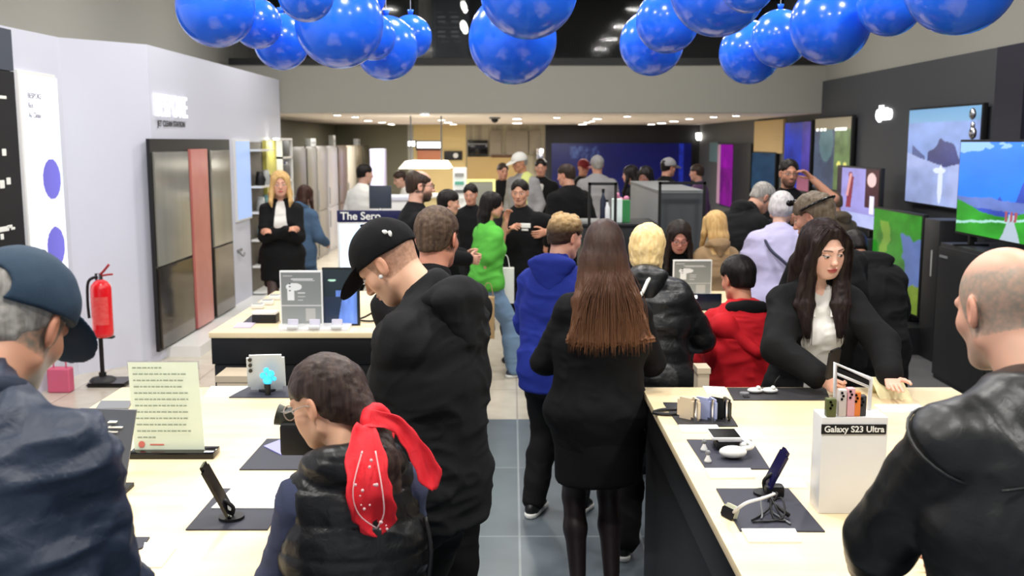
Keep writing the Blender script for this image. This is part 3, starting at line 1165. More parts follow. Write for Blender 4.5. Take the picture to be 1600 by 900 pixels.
# rear walls in coloured sections
xs = lambda px, Y=YE: W(px, 222, Y).x
for nm, a, b_, m in (('wall_rear_grey', 440, 637, M_olive), ('wall_rear_column', 637, 646, mat('pale_grey_paint', srgb(170, 170, 160), .7)),
                     ('wall_rear_beige', 646, 728, M_beige), ('wall_rear_cabinets', 728, 852, mat('taupe_laminate', srgb(176, 168, 142), .6, var=((9, 1, .6), srgb(146, 138, 120)))),
                     ('wall_rear_black', 852, 1096, mat('near_black_paint', srgb(20, 21, 26), .5)), ('wall_rear_end', 1096, 1112, mat('dim_grey_paint', srgb(96, 96, 92), .7))):
    struct(nm, (xs(a), YE, 0), (xs(b_), YE + .2, ZC), m)
struct('wall_rear_right', (XR, YB + .05, 0), (XR + .2, YE, ZC), mat('dim_grey_panelling', srgb(82, 84, 84), .6))

# ------------------------------------------------------------------ mezzanine things
t = thing('menu_panel', 'dark slate panel with rows of small pale marks on the mezzanine', 'panel', W(702, 60, 16.6))
bm = bmesh.new(); bx(bm, W(675, 92, 16.6) + Vector((0, 0, 0)), W(732, -20, 16.6) + Vector((0, .1, .3)))
obj('board', bm, mat('slate_panel', srgb(48, 54, 60), .5), t)
bm = bmesh.new()
for yy in (28, 35, 51, 58):
    for xx in (684, 705):
        q = W(xx, yy, 16.58); bx(bm, q, q + Vector((.12, .015, .03)))
obj('mark', bm, mat('pale_mark', srgb(130, 135, 140), .5), t)
t = thing('wall_panel', 'beige vertical panel beside the slate panel on the mezzanine', 'panel', W(664, 60, 16.8))
bm = bmesh.new(); bx(bm, W(655, 92, 16.8), W(675, -20, 16.8) + Vector((0, .1, .3))); obj('board', bm, M_wall, t)
for px in (725,):
    t = thing('bulb_string', 'short string of bare glowing bulbs hanging by the slate panel', 'light', W(px, -30, 15.6))
    bm = bmesh.new(); cyl(bm, W(px, 44, 15.6), W(px, -70, 15.6), .006); obj('cable', bm, M_cable, t)
    for yy in (10, 42):
        bm = bmesh.new(); ball(bm, W(px, yy, 15.6), .04 if yy == 10 else .05, 12, (1, 1, 1.3)); obj('bulb', bm, M_lamp, t, smooth=True)
bm = bmesh.new()
for i in range(46):
    x0 = xs(868, 16.5) + i * .032
    cyl(bm, (x0, 16.5, 3.06), (x0 + .01, 16.5, 4.5), .017, n=8)
obj('curtain', bm, mat('dark_olive_curtain', srgb(44, 44, 38), .9), None, smooth=True, label='dark pleated curtain hanging at the back of the mezzanine', cat='curtain')
bm = bmesh.new()
bx(bm, (-3.9, YB + .1, 3.16), (XR - .1, YB + .115, 3.95))
obj('glass_railing', bm, mat('railing_glass', (.8, .85, .9), .05, trans=1.0, alpha=.25), None, label='clear glass railing along the mezzanine edge', cat='railing')
for px, py in ((957, 86), (966, 78), (1122, 68)):
    pass

# ------------------------------------------------------------------ ceiling fixtures of the rear room
DL = sorted(((527, 178, .05), (575, 187, .07), (597, 190, .07), (612, 193, .07), (638, 197, .06), (664, 177, .06), (690, 186, .06), (700, 190, .08), (718, 196, .07), (808, 184, .07), (808, 191, .10),
                  (906, 194, .09), (917, 190, .06), (925, 188, .05), (933, 184, .07), (1017, 193, .08), (1034, 191, .09), (1053, 188, .08), (1077, 184, .06), (1115, 181, .05), (555, 181, .05), (870, 182, .05), (980, 180, .05), (1150, 179, .05)))
ORD = 'first second third fourth fifth sixth seventh eighth ninth tenth eleventh twelfth thirteenth fourteenth fifteenth sixteenth seventeenth eighteenth nineteenth twentieth twenty-first twenty-second twenty-third twenty-fourth'.split()
for n_, (px, py, r) in enumerate(DL):
    q = WZ(px, py, ZC - .01)
    q.y = min(q.y, 22.5)
    t = thing('downlight', 'small round glowing downlight in the rear ceiling, %s counted from the left' % ORD[n_], 'ceiling light', (q.x, q.y, ZC - .02), group='rear ceiling downlights')
    bm = bmesh.new(); cyl(bm, (q.x, q.y, ZC - .03), (q.x, q.y, ZC - .005), r * 1.2, n=20); obj('ring', bm, M_whitep, t, smooth='auto')
    bm = bmesh.new(); cyl(bm, (q.x, q.y, ZC - .034), (q.x, q.y, ZC - .028), r, n=20); obj('diffuser', bm, M_lamp, t)
q = WZ(773, 183, ZC - .01)
t = thing('ceiling_camera', 'small dark dome camera on the rear ceiling', 'camera', (q.x, q.y, ZC - .05))
bm = bmesh.new(); cyl(bm, (q.x, q.y, ZC - .04), (q.x, q.y, ZC - .005), .09, n=20); obj('housing', bm, M_greyp, t, smooth='auto')
bm = bmesh.new(); ball(bm, (q.x, q.y, ZC - .045), .06, 14); obj('dome', bm, M_blackg, t, smooth=True)

# ------------------------------------------------------------------ balloons
M_bal = mat('blue_balloon', srgb(36, 110, 244), .22, spec=.5, coat=.35, sheen=0)
M_bal.node_tree.nodes['Principled BSDF'].inputs['Subsurface Weight'].default_value = .35
M_bal.node_tree.nodes['Principled BSDF'].inputs['Subsurface Radius'].default_value = (.1, .3, 1)
M_bal.node_tree.nodes['Principled BSDF'].inputs['Subsurface Scale'].default_value = .1
BAL = [  # px, py, radius px, distance, words
    (337, 12, 61, 5.0, 'big blue balloon at the far left end of the garland'),
    (402, 38, 38, 5.35, 'small blue balloon just right of the leftmost big one'),
    (440, 66, 43, 5.7, 'blue balloon hanging lowest in front of the black beam, left cluster'),
    (478, -10, 44, 4.45, 'darker blue balloon cut by the frame top in the left cluster'),
    (530, 37, 69, 5.2, 'biggest blue balloon in the middle of the left cluster'),
    (582, 58, 36, 5.6, 'blue balloon tucked behind the biggest one of the left cluster'),
    (604, 76, 49, 5.95, 'lowest blue balloon of the left cluster, dipping under the beam'),
    (642, 58, 33, 6.3, 'small blue balloon at the right tip of the left cluster'),
    (565, -8, 38, 5.9, 'pale shiny blue balloon at the top of the left cluster'),
    (826, -17, 77, 4.7, 'darker blue balloon at the frame top, centre pair'),
    (801, 62, 69, 5.3, 'lower bright blue balloon of the centre pair'),
    (1018, 68, 50, 6.2, 'blue balloon hanging lowest left of the right hand cluster'),
    (1043, 34, 49, 5.7, 'blue balloon overlapping the lowest left one of the right hand cluster'),
    (1122, -20, 76, 5.0, 'large blue balloon at the frame top right of centre'),
    (1168, -22, 42, 4.5, 'small dark blue balloon at the frame top right of centre'),
    (1172, 83, 48, 6.6, 'lowest blue balloon at the left end of the right garland'),
    (1218, 61, 44, 6.2, 'smallest blue balloon in the right garland'),
    (1297, 38, 62, 5.5, 'big shiny blue balloon in the middle of the right garland'),
    (1391, 6, 50, 5.1, 'blue balloon between the two biggest ones of the right garland'),
    (1500, -34, 87, 4.4, 'largest darkest blue balloon at the right end of the garland')]
for i, (px, py, r, Y, lab) in enumerate(BAL):
    c = W(px, py, Y)
    R_ = r / FPX * (Y * math.cos(PIT) + (2 - c.z) * math.sin(PIT))
    t = thing('balloon', lab, 'balloon', c, 0, 'blue balloon garland')
    bm = bmesh.new()
    prof = []
    for k in range(25):
        a = math.pi * k / 24
        z = math.cos(a)
        rr = math.sin(a)
        prof.append((max(rr, .01) * R_, z * R_ * (1.04 if z > 0 else 1.0)))
    lathe(bm, prof[::-1], c, 40)
    o = obj('skin', bm, M_bal, t, smooth=True)
    bm = bmesh.new()
    cyl(bm, c + Vector((0, 0, R_ * 1.02)), c + Vector((0, 0, R_ * 1.02 + .03)), .012, .02, 10)
    obj('knot', bm, M_bal, t, smooth=True)
    bm = bmesh.new()
    cyl(bm, c + Vector((0, 0, R_ * 1.03)), (c.x, c.y, 4.6), .0015, n=5)
    obj('string', bm, M_whitep, t)

# ------------------------------------------------------------------ left wall things
def face_left(ya, yb, za, zb, X=XL, th=.02):
    return (X - .005, ya, za), (X + th, yb, zb)


def yz(px, py, X=XL):
    q = WX(px, py, X)
    return q.y, q.z


# letters BESPOKE over the tall wardrobe fridge, and the black line under them
ya, za = yz(236, 168); yb, zb = yz(292, 168)
t = thing('wall_sign', 'glowing white letters on the white wall above the tall mirrored cabinet', 'sign', (XL, (ya + yb) / 2, 2.25))
text('lettering', 'BESPOKE', (XL + .02, (ya + yb) / 2, yz(264, 168)[1]), .29, mat('lit_white_letters', (1, 1, 1), .5, emit=(1, 1, 1), es=1.1), (math.pi / 2, 0, math.pi / 2), t, extrude=.003, xs=.80)
t = thing('wall_lettering', 'thin line of small black letters under the glowing sign', 'sign', (XL, (ya + yb) / 2, 2.1))
text('lettering', 'JET CLEAN STATION', (XL + .006, (ya + yb) / 2 + .02, yz(266, 194)[1]), .075, M_black, (math.pi / 2, 0, math.pi / 2), t, extrude=.001, bold=.001, xs=1.15)

# tall cabinet
FX = XL + .03
t = thing('tall_cabinet', 'tall black framed cabinet with mirrored grey doors and a pink strip', 'cabinet', (FX, 10.4, .10))
yA, yB = yz(237, 400)[0], yz(361, 400)[0]
H = 2.03
bm = bmesh.new(); bx(bm, (XL - .001, yA, .10), (FX, yB, H)); obj('frame', bm, M_black, t)
M_mir = mat('grey_mirror', srgb(140, 140, 132), .14, metal=.25, var=((1, 2.2, .4), srgb(160, 158, 148)))
M_mird = mat('dark_door_gloss', srgb(48, 44, 40), .08, metal=.3, var=((1, 1.5, 1), srgb(92, 84, 76)))  # darker, mottled tone for the lower doors
M_pink = mat('pink_glass', srgb(206, 128, 118), .25, var=((1, 1, .9), srgb(178, 96, 96)))
M_pink_t = M_pink
for a, b_ in ((240, 293), (329, 358)):
    y0, y1 = yz(a, 400)[0], yz(b_, 400)[0]
    bm = bmesh.new(); bx(bm, (FX, y0, .88), (FX + .02, y1, H - .12), bev=.004); d = obj('door', bm, M_mir, t, label='grey mirrored upper door')
    bm = bmesh.new(); bx(bm, (FX, y0, .12), (FX + .02, y1, .86), bev=.004); d = obj('door', bm, M_mird, t, label='dark glass lower door')
y0, y1 = yz(296, 400)[0], yz(322, 400)[0]
bm = bmesh.new(); bx(bm, (FX, y0, .12), (FX + .03, y1, H - .10), bev=.004); obj('pink_panel', bm, M_pink, t)
# lit light-blue screen
y0, z1 = yz(363, 218); y1, _ = yz(386, 218); z0 = yz(375, 345)[1]
t = thing('wall_screen', 'pale blue glowing upright screen on the white wall beside the tall cabinet', 'screen', (XL, (y0 + y1) / 2, z0))
bm = bmesh.new(); bx(bm, (XL, y0, z0), (XL + .03, y1, z1)); obj('frame', bm, M_whitep, t)
bm = bmesh.new(); bx(bm, (XL + .03, y0 + .02, z0 + .02), (XL + .034, y1 - .02, z1 - .02)); obj('panel', bm, mat('pale_blue_glow', (0, 0, 0), .5, emit=srgb(176, 205, 255), es=.95), t)
y0, z0 = yz(373, 392)
t = thing('wall_hook', 'small dark metal hook fixed on the white wall under the blue screen', 'hook', (XL, y0, z0))
bm = bmesh.new(); bx(bm, (XL, y0 - .08, z0 - .01), (XL + .015, y0 + .12, z0 + .02)); obj('plate', bm, M_greyp, t)
bm = bmesh.new(); tube(bm, [(XL + .01, y0 - .04, z0), (XL + .05, y0, z0 - .06), (XL + .05, y0 + .08, z0 - .03)], .012); obj('arm', bm, M_greyp, t, smooth=True)
# shelf niche with small appliances
y0, y1 = yz(389, 300)[0], yz(411, 300)[0]
t = thing('shelf_unit', 'open white shelf unit with dark back on the left wall near the blonde woman', 'shelf', (XL, (y0 + y1) / 2, 0))
bm = bmesh.new(); bx(bm, (XL, y0, .1), (XL + .01, y1, 2.0)); obj('back_panel', bm, mat('brownish_grey', srgb(98, 92, 84), .6), t)
shz = [2 - (yy - 222) / 1600 * 13.1 for yy in (236, 291, 330, 372, 412, 452)]
for z in shz:
    bm = bmesh.new(); bx(bm, (XL, y0, z), (XL + .16, y1, z + .025)); obj('shelf', bm, M_whitep, t)
random.seed(3)
for k, z in enumerate(shz[1:5]):
    for j in range(2):
        yy = y0 + (y1 - y0) * (.3 + .42 * j)
        h = .16 + .05 * random.random()
        m = (M_black, M_lgrey, mat('teal_glass', srgb(120, 160, 160), .2), M_black, M_greyp)[(k + j) % 5]
        tt = thing('small_appliance', '%s kettle-like appliance on the %s shelf of the white shelf unit, %s one' % (('black', 'pale grey', 'teal', 'black', 'dark grey')[(k + j) % 5], ('top', 'second', 'third', 'lowest')[k], ('nearer', 'farther')[j]), 'appliance', (XL + .09, yy, z + .025), 0, 'small appliances on the wall shelves')
        bm = bmesh.new(); lathe(bm, [(.055, 0), (.062, .02), (.055, h * .6), (.04, h)], (XL + .09, yy, z + .025), 16); obj('jug', bm, m, tt, smooth=True)
        bm = bmesh.new(); tube(bm, [(XL + .13, yy, z + .05), (XL + .155, yy, z + .1), (XL + .12, yy, z + h)], .008); obj('handle', bm, M_black, tt, smooth=True)
# yellow-lit side panel and cube shelf
y0, y1 = yz(412, 300)[0], yz(428, 300)[0]
t = thing('side_panel', 'tall olive yellow panel lit by a small lamp at the end of the white wall', 'panel', (XL, (y0 + y1) / 2, 0))
bm = bmesh.new(); bx(bm, (XL + .002, y0, .101), (XL + .05, y1, 2.02)); obj('board', bm, mat('olive_yellow', srgb(184, 176, 84), .6), t)
l = area_light('panel_lamp_light', (XL + .16, (y0 + y1) / 2, 2.0), .05, 2.2, (1, 1, .8), rot=(0, math.radians(25), 0))
bm = bmesh.new(); cyl(bm, (XL + .12, (y0 + y1) / 2, 2.03), (XL + .12, (y0 + y1) / 2, 2.05), .04); obj('lamp', bm, M_lamp, t)
y0, y1 = yz(429, 300)[0], yz(446, 300)[0]
t = thing('cube_shelf', 'narrow white cube shelf with black boxes at the far end of the white wall', 'shelf', (XL, (y0 + y1) / 2, 0))
bm = bmesh.new()
bx(bm, (XL, y0, .1), (XL + .12, y0 + .04, 2.03)); bx(bm, (XL, y1 - .04, .1), (XL + .12, y1, 2.03))
obj('upright', bm, M_whitep, t)
for yy in (216, 244, 280, 320, 360):
    z = 2 - (yy - 222) / 1600 * 14.4
    bm = bmesh.new(); bx(bm, (XL, y0, z - .03), (XL + .12, y1, z)); obj('shelf', bm, M_whitep, t)
for k, yy in enumerate((244, 280)):
    z = 2 - (yy - 222) / 1600 * 14.4
    tt = thing('coffee_machine', 'small black machine on the %s cube of the narrow white shelf' % ('upper', 'lower')[k], 'appliance', (XL + .08, (y0 + y1) / 2, z), 0, 'black machines in the cube shelf')
    bm = bmesh.new(); bx(bm, (XL + .01, y0 + .12, z + .001), (XL + .11, y1 - .12, z + .22), bev=.02); obj('casing', bm, M_black, tt, smooth='auto')
    bm = bmesh.new(); cyl(bm, (XL + .06, (y0 + y1) / 2, z + .22), (XL + .06, (y0 + y1) / 2, z + .25), .05); obj('lid', bm, M_chrome, tt, smooth='auto')

# lit poster with two purple discs
yA, yB = 7.98, 8.62
PX = -3.80
t = thing('lit_poster', 'tall white backlit poster with two purple discs on the left wall', 'poster', (PX, 8.3, .6))
zt = 2 + (222 - 121) / 1600 * 8.2
bm = bmesh.new(); bx(bm, (PX, yA - .03, .4), (PX + .035, yB + .03, zt + .03), bev=.005)
obj('frame', bm, M_whitep, t, smooth='auto')


def poster(U, V):
    c = np.ones(U.shape + (3,)) * V3([.93, .94, 1.0])
    zz = .4 + V * (zt - .4)
    yy = yA + U * (yB - yA)
    m = (zz > 1.55) & (zz < 2.2) & ((U < .16 + .1 * np.sin(zz * 4)) | (U > .62 + .25 * np.abs(zz - 1.95)))
    c[m] = V3([.72, .84, .96])
    c[(zz > 2.02) & (zz < 2.035) & (U > .2) & (U < .8)] = V3([.7, .75, .8])
    for cz in (1.70, 1.145):
        d = ((yy - (yA + .44)) / .165) ** 2 + ((zz - cz) / .165) ** 2
        w = d < 1
        sh = .45 + .2 * U
        c[w] = (V3(srgb(98, 94, 184))[None] * (0.85 + .35 * (U[w] - .5))[:, None])
        e = (d > .86) & w
        c[e] = V3(srgb(90, 84, 170))
    return c


picture('picture', (PX + .037, yA, .4), (PX + .037, yB, .4), (PX + .037, yA, zt), poster, 60, 190, attr_mat('backlit_print', .5, emit=.85), t)
for k, s_ in enumerate(('BESPOKE', 'Bot', 'AI Clean')):
    text('lettering', s_, (PX + .039, yA + .10, zt - .16 - .075 * k), .06, mat('grey_ink', srgb(140, 140, 150), .5), (math.pi / 2, 0, math.pi / 2), t, align='LEFT', extrude=.001, bold=.001)
# black display board at the far left
t = thing('black_board', 'black wall board with scattered white marks at the left picture edge', 'board', (PX, 7.0, .4))
zb = 2 + (222 - 112) / 1600 * 7.6
bm = bmesh.new(); bx(bm, (PX + .002, 6.1, .3), (PX + .06, 7.84, zb)); obj('panel', bm, M_black, t)
bm = bmesh.new(); bx(bm, (PX + .002, 6.1, zb + .005), (PX + .06, 7.84, 2.83)); obj('header', bm, mat('slate_blue_paint', srgb(66, 72, 84), .6), t)
bm = bmesh.new()
for px, py, w, h in ((4, 152, 14, 5), (6, 238, 8, 11), (3, 288, 9, 13), (13, 283, 8, 11), (6, 358, 20, 8), (15, 354, 10, 5), (3, 370, 6, 9), (20, 357, 8, 4)):
    q = WX(px, py, PX + .061)
    bx(bm, (PX + .06, q.y - w / 2 / 215 * 1.6, q.z - h / 2 / 215), (PX + .066, q.y + w / 2 / 215 * 1.6, q.z + h / 2 / 215), bev=.004)
obj('mark', bm, M_paper, t)

# fire extinguisher on its stand
q = WZ(165, 600, 0)
q.x += .05
sc_ = lambda px: px / 1600 * (q.y + .3)
t = thing('extinguisher_stand', 'black floor stand carrying the red fire extinguisher', 'stand', (q.x, q.y, 0))
bm = bmesh.new()
prism(bm, [(q.x - .16, q.y - .14, 0), (q.x + .16, q.y - .14, 0), (q.x + .16, q.y + .14, 0), (q.x - .16, q.y + .14, 0)], (0, 0, .035))
bmesh.ops.bevel(bm, geom=list(bm.edges), offset=.012, segments=2, affect='EDGES')
obj('foot', bm, M_blackg, t, smooth='auto')
bm = bmesh.new(); lathe(bm, [(.11, .035), (.09, .055), (.03, .07), (.03, .10)], (q.x - .07, q.y, 0), 20); obj('collar', bm, M_black, t, smooth='auto')
bm = bmesh.new(); cyl(bm, (q.x - .07, q.y, .05), (q.x - .07, q.y, .93), .018); obj('pole', bm, M_black, t, smooth='auto')
bm = bmesh.new(); bx(bm, (q.x - .08, q.y - .08, .62), (q.x - .05, q.y + .02, .66)); bx(bm, (q.x - .08, q.y - .08, .40), (q.x + .06, q.y - .02, .415)); obj('bracket', bm, M_black, t)
e = Vector((q.x + .0, q.y - .11, .42))
t = thing('fire_extinguisher', 'red fire extinguisher hanging on a black stand by the white wall', 'extinguisher', e)
M_red = mat('extinguisher_red', srgb(222, 24, 34), .22, coat=.4)
bm = bmesh.new(); lathe(bm, [(.055, 0), (.078, .012), (.082, .04), (.082, .40), (.075, .43), (.05, .46), (.025, .475)], e, 28); obj('cylinder', bm, M_red, t, smooth=True)
bm = bmesh.new(); cyl(bm, e + Vector((0, 0, .47)), e + Vector((0, 0, .52)), .02); obj('valve', bm, M_chrome, t, smooth='auto')
bm = bmesh.new(); tube(bm, [e + Vector((-.02, 0, .50)), e + Vector((.03, -.01, .54)), e + Vector((.085, -.02, .60))], .010); tube(bm, [e + Vector((-.02, 0, .50)), e + Vector((.06, -.01, .515)), e + Vector((.11, -.02, .52))], .008); obj('handle', bm, mat('handle_red', srgb(170, 40, 45), .4), t, smooth=True)
bm = bmesh.new(); tube(bm, [e + Vector((-.02, 0, .50)), e + Vector((-.09, -.02, .46)), e + Vector((-.105, -.02, .30)), e + Vector((-.10, -.02, .16))], .012); obj('hose', bm, M_black, t, smooth=True)
bm = bmesh.new()
for k in range(-6, 6):
    a0, a1 = math.radians(-90 + 10 + k * 8), math.radians(-90 + 10 + (k + 1) * 8)
    r = .0832
    vs = [bm.verts.new(e + Vector((r * math.cos(a), r * math.sin(a), z))) for a, z in ((a0, .11), (a1, .11), (a1, .34), (a0, .34))]
    bm.faces.new(vs)
obj('label_sheet', bm, mat('label_red', srgb(225, 90, 85), .5, var=((30, 30, 40), srgb(222, 60, 60))), t)
# small pink bag behind the navy cap man
c = WZ(96, 612, 0)
t = thing('gift_bag', 'small pink bag on the floor behind the man in the navy cap', 'bag', c)
bm = bmesh.new(); prism(bm, [(c.x - .09, c.y - .05, 0), (c.x + .09, c.y - .05, 0), (c.x + .09, c.y + .05, 0), (c.x - .09, c.y + .05, 0)], (0, 0, .20)); bmesh.ops.bevel(bm, geom=list(bm.edges), offset=.01, segments=1, affect='EDGES'); obj('pouch', bm, mat('pink_card', srgb(200, 90, 120), .6), t)
bm = bmesh.new(); tube(bm, [c + Vector((-.05, 0, .20)), c + Vector((-.04, 0, .28)), c + Vector((.04, 0, .28)), c + Vector((.05, 0, .20))], .006); obj('handle', bm, mat('pink_card', (0, 0, 0)), t, smooth=True)

# ------------------------------------------------------------------ row of tall appliances in the rear room, along the left wall
row = [(456, 478, (92, 92, 86)), (479, 494, (110, 108, 100)), (495, 511, (150, 146, 140)), (512, 527, (212, 210, 214)), (528, 541, (112, 92, 78)), (542, 556, (206, 196, 176)), (557, 566, (176, 164, 140)), (567, 576, (112, 106, 90))]
names = ('dark grey', 'grey', 'pale grey', 'white', 'brown', 'cream', 'sand coloured', 'olive brown')
for (a, b_, c), nm in zip(row, names):
    y0, y1 = WX(a, 222, -3.3).y, WX(b_, 222, -3.3).y
    t = thing('tall_fridge', 'tall %s upright cabinet fridge in the row along the left of the rear room' % nm, 'fridge', (-3.6, (y0 + y1) / 2, 0), 0, 'tall fridges in the rear room')
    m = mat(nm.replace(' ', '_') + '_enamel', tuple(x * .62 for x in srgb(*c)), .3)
    bm = bmesh.new(); bx(bm, (-4.05, y0 + .02, 0.0), (-3.32, y1 - .02, 1.93), bev=.01); obj('casing', bm, m, t, smooth='auto')
    for z0, z1 in ((.06, .82), (.84, 1.90)):
        bm = bmesh.new(); bx(bm, (-3.32, y0 + .03, z0), (-3.30, y1 - .03, z1), bev=.005); d = obj('door', bm, m, t, smooth='auto')
        bm = bmesh.new(); bx(bm, (-3.30, y0 + .06, z1 - .35 if z0 < .5 else z0 + .05), (-3.285, y0 + .10, z1 - .05 if z0 < .5 else z0 + .35)); obj('handle', bm, M_greyp, d, world=True)
# the lit lavender one facing the camera
y0 = 21.6
t = thing('tall_fridge', 'tall glowing lavender white cabinet at the end of the fridge row', 'fridge', W(587, 222, y0), 0, 'tall fridges in the rear room')
x0, x1 = W(577, 222, y0).x, W(597, 222, y0).x
bm = bmesh.new(); bx(bm, (x0, y0, 0), (x1, y0 + .7, 1.86), bev=.01); obj('casing', bm, mat('lavender_enamel', srgb(190, 188, 222), .3), t, smooth='auto')
bm = bmesh.new(); bx(bm, (x0 + .02, y0 - .02, .9), (x1 - .02, y0, 1.84)); obj('door', bm, mat('lavender_glow', srgb(190, 188, 222), .3, emit=srgb(196, 192, 240), es=.5), t)
for k, (px, py, w, h) in enumerate(((490, 221, 20, 12), (523, 220, 9, 16), (561, 221, 13, 10), (452, 217, 8, 10))):
    y = WX(px, 222, -3.35).y
    z = 1.93
    t = thing('top_sign', 'small pale sign block standing on top of the %s fridge' % ('grey', 'white', 'cream', 'first dark')[k], 'sign', (-3.5, y, z), 0, 'sign blocks on the fridge row')
    s1 = w / 1600 * y; s2 = h / 1600 * y
    bm = bmesh.new(); bx(bm, (-3.45, y - s1, z), (-3.35, y + s1, z + s2), bev=.01); obj('block', bm, M_lgrey, t, smooth='auto')
    bm = bmesh.new(); bx(bm, (-3.35, y - s1 * .7, z + s2 * .3), (-3.345, y + s1 * .7, z + s2 * .6)); obj('print', bm, M_greyp, t)

# ------------------------------------------------------------------ rear wall things
def wallbox(name, part, px0, py0, px1, py1, Y, m, label, cat, th=.06, trim=None):
    a, b2 = W(px0, py1, Y), W(px1, py0, Y)
    t = thing(name, label, cat, ((a.x + b2.x) / 2, Y, a.z))
    bm = bmesh.new(); bx(bm, (a.x, Y, a.z), (b2.x, Y + th, b2.z), bev=.008); obj(part, bm, m, t, smooth='auto')
    if trim:
        bm = bmesh.new()
        g = .035
        bx(bm, (a.x - g, Y - .01, a.z - g), (a.x, Y + th, b2.z + g)); bx(bm, (b2.x, Y - .01, a.z - g), (b2.x + g, Y + th, b2.z + g))
        bx(bm, (a.x, Y - .01, b2.z), (b2.x, Y + th, b2.z + g)); bx(bm, (a.x, Y - .01, a.z - g), (b2.x, Y + th, a.z))
        obj('frame', bm, trim, t)
    return t


Yb = YE - .08
wallbox('lit_sign', 'panel', 652, 222, 688, 231, Yb, mat('white_glow', (1, 1, 1), .5, emit=(1, .97, .92), es=3), 'wide glowing white sign on the beige rear wall', 'sign', trim=M_greyp)
wallbox('wall_lamp', 'shade', 638, 221, 648, 228, Yb, M_lamp, 'small glowing lamp on the pale rear column', 'lamp', trim=M_greyp)
t = wallbox('wall_poster', 'print', 652, 235, 688, 250, Yb, mat('salmon_print', srgb(206, 132, 96), .5), 'salmon coloured poster with a dark top edge on the beige rear wall', 'poster', trim=None)
bm = bmesh.new(); a = W(650, 235, Yb); b2 = W(690, 232, Yb); bx(bm, (a.x, Yb - .02, a.z), (b2.x, Yb + .06, b2.z)); obj('rail', bm, mat('dark_red_rail', srgb(70, 28, 24), .5), t)
t = wallbox('wall_oven', 'casing', 694, 236, 722, 250, Yb, M_black, 'black built-in oven with a white dial on the beige rear wall', 'oven')
bm = bmesh.new(); a = W(712, 243, Yb - .02); cyl(bm, a, a + Vector((0, .04, 0)), .06); obj('dial', bm, M_whitep, t)
t = wallbox('kitchen_cabinet', 'casing', 731, 219, 762, 244, Yb, M_blackg, 'black oven cabinet set in the taupe rear wall', 'cabinet')
bm = bmesh.new(); a = W(731, 226, Yb - .02); b2 = W(762, 224, Yb); bx(bm, a, (b2.x, Yb, b2.z)); obj('handle', bm, M_greyp, t)
t = wallbox('backsplash', 'board', 730, 245, 812, 283, Yb, mat('gold_beige_laminate', srgb(190, 162, 104), .5), 'golden beige panel below the taupe rear cupboards', 'panel')
bm = bmesh.new(); a = W(768, 246, Yb - .02); b2 = W(800, 243, Yb); bx(bm, a, (b2.x, Yb, b2.z)); obj('ledge', bm, mat('brown_ledge', srgb(96, 60, 30), .5), t)
for px in (770, 795, 812, 832):
    a = W(px, 240, Yb)
    wallbox('cupboard_door', 'panel', px - 5, 204, px + 13, 242, Yb, mat('taupe_door', srgb(140, 130, 112), .5), 'tall taupe cupboard door on the rear wall, %s' % ({770: 'beside the black oven cabinet', 795: 'second from the black oven cabinet', 812: 'third from the black oven cabinet', 832: 'nearest the blue wall'}[px]), 'cupboard', .03)
wallbox('silver_column', 'tube', 838, 232, 849, 262, Yb - .3, M_chrome, 'slim silver appliance standing beside the blue wall', 'appliance', .2)


def bluewall(U, V):
    n = fbm(np.stack([U * 5, V * 3, U * 0], -1), 2, 3)
    c = V3(srgb(8, 14, 84))[None, None] * (0.55 + .9 * n[..., None])
    m = (V > .82) & (V < .97) & (U > .13) & (U < .34)
    nn = fbm(np.stack([U * 60, V * 25, U * 0], -1), 4, 2)
    c[m] = c[m] + V3([.05, .09, .2]) * np.clip(nn[m] * 2 - .6, 0, 1)[:, None]
    m = (U > .915) & (U < .945) & (V > .1)
    c[m] = V3(srgb(30, 48, 170)) * (.5 + nn[m])[:, None]
    return c


a, b2, c_ = W(862, 352, YE - .05), W(1078, 352, YE - .05), W(862, 224, YE - .05)
t = thing('video_wall', 'wide deep blue glowing video wall at the back of the shop', 'screen', ((a.x + b2.x) / 2, YE - .05, a.z))
picture('panel', a, b2, c_, bluewall, 120, 70, attr_mat('screen_dim', .3, emit=.25), t)
bm = bmesh.new(); bx(bm, (a.x - .05, YE - .045, a.z - .05), (b2.x + .05, YE - .002, c_.z + .05)); obj('frame', bm, M_black, t)
t = thing('wall_lamp', 'small white glowing wall lamp right of the blue video wall', 'lamp', W(1092, 214, YE - .3))
bm = bmesh.new(); q = W(1092, 219, YE - .15); lathe(bm, [(.04, 0), (.07, .05), (.07, .16)], q, 16); obj('shade', bm, M_lamp, t, smooth='auto')
bm = bmesh.new(); bx(bm, q + Vector((-.03, 0, .04)), q + Vector((.03, .15, .1))); obj('bracket', bm, M_greyp, t)

# kiosk with lit hood
Y = 15.5
a, b2 = W(622, 264, Y), W(702, 252, Y)
t = thing('lit_hood', 'broad glowing cream canopy over the kitchen island', 'lamp', ((a.x + b2.x) / 2, Y, a.z))
bm = bmesh.new()
prism(bm, [(a.x, Y, a.z), (b2.x, Y, a.z), (b2.x - .08, Y, b2.z), (a.x + .1, Y, b2.z)], (0, 1.0, 0))
obj('shade', bm, mat('canopy_glow', (1, 1, 1), .5, emit=(1, .95, .78), es=1.3), t)
bm = bmesh.new()
for xx in (a.x + .15, b2.x - .15):
    cyl(bm, (xx, Y + .5, b2.z), (xx, Y + .5, ZC), .012)
obj('rod', bm, M_greyp, t)
area_light('hood_light', ((a.x + b2.x) / 2, Y + .4, a.z - .03), .7, 6, (1, .9, .62))
a, b2 = W(634, 330, Y + .1), W(706, 268, Y + .1)
t = thing('kitchen_island', 'cream yellow tall kitchen island under the glowing canopy', 'cabinet', ((a.x + b2.x) / 2, Y + .5, 0))
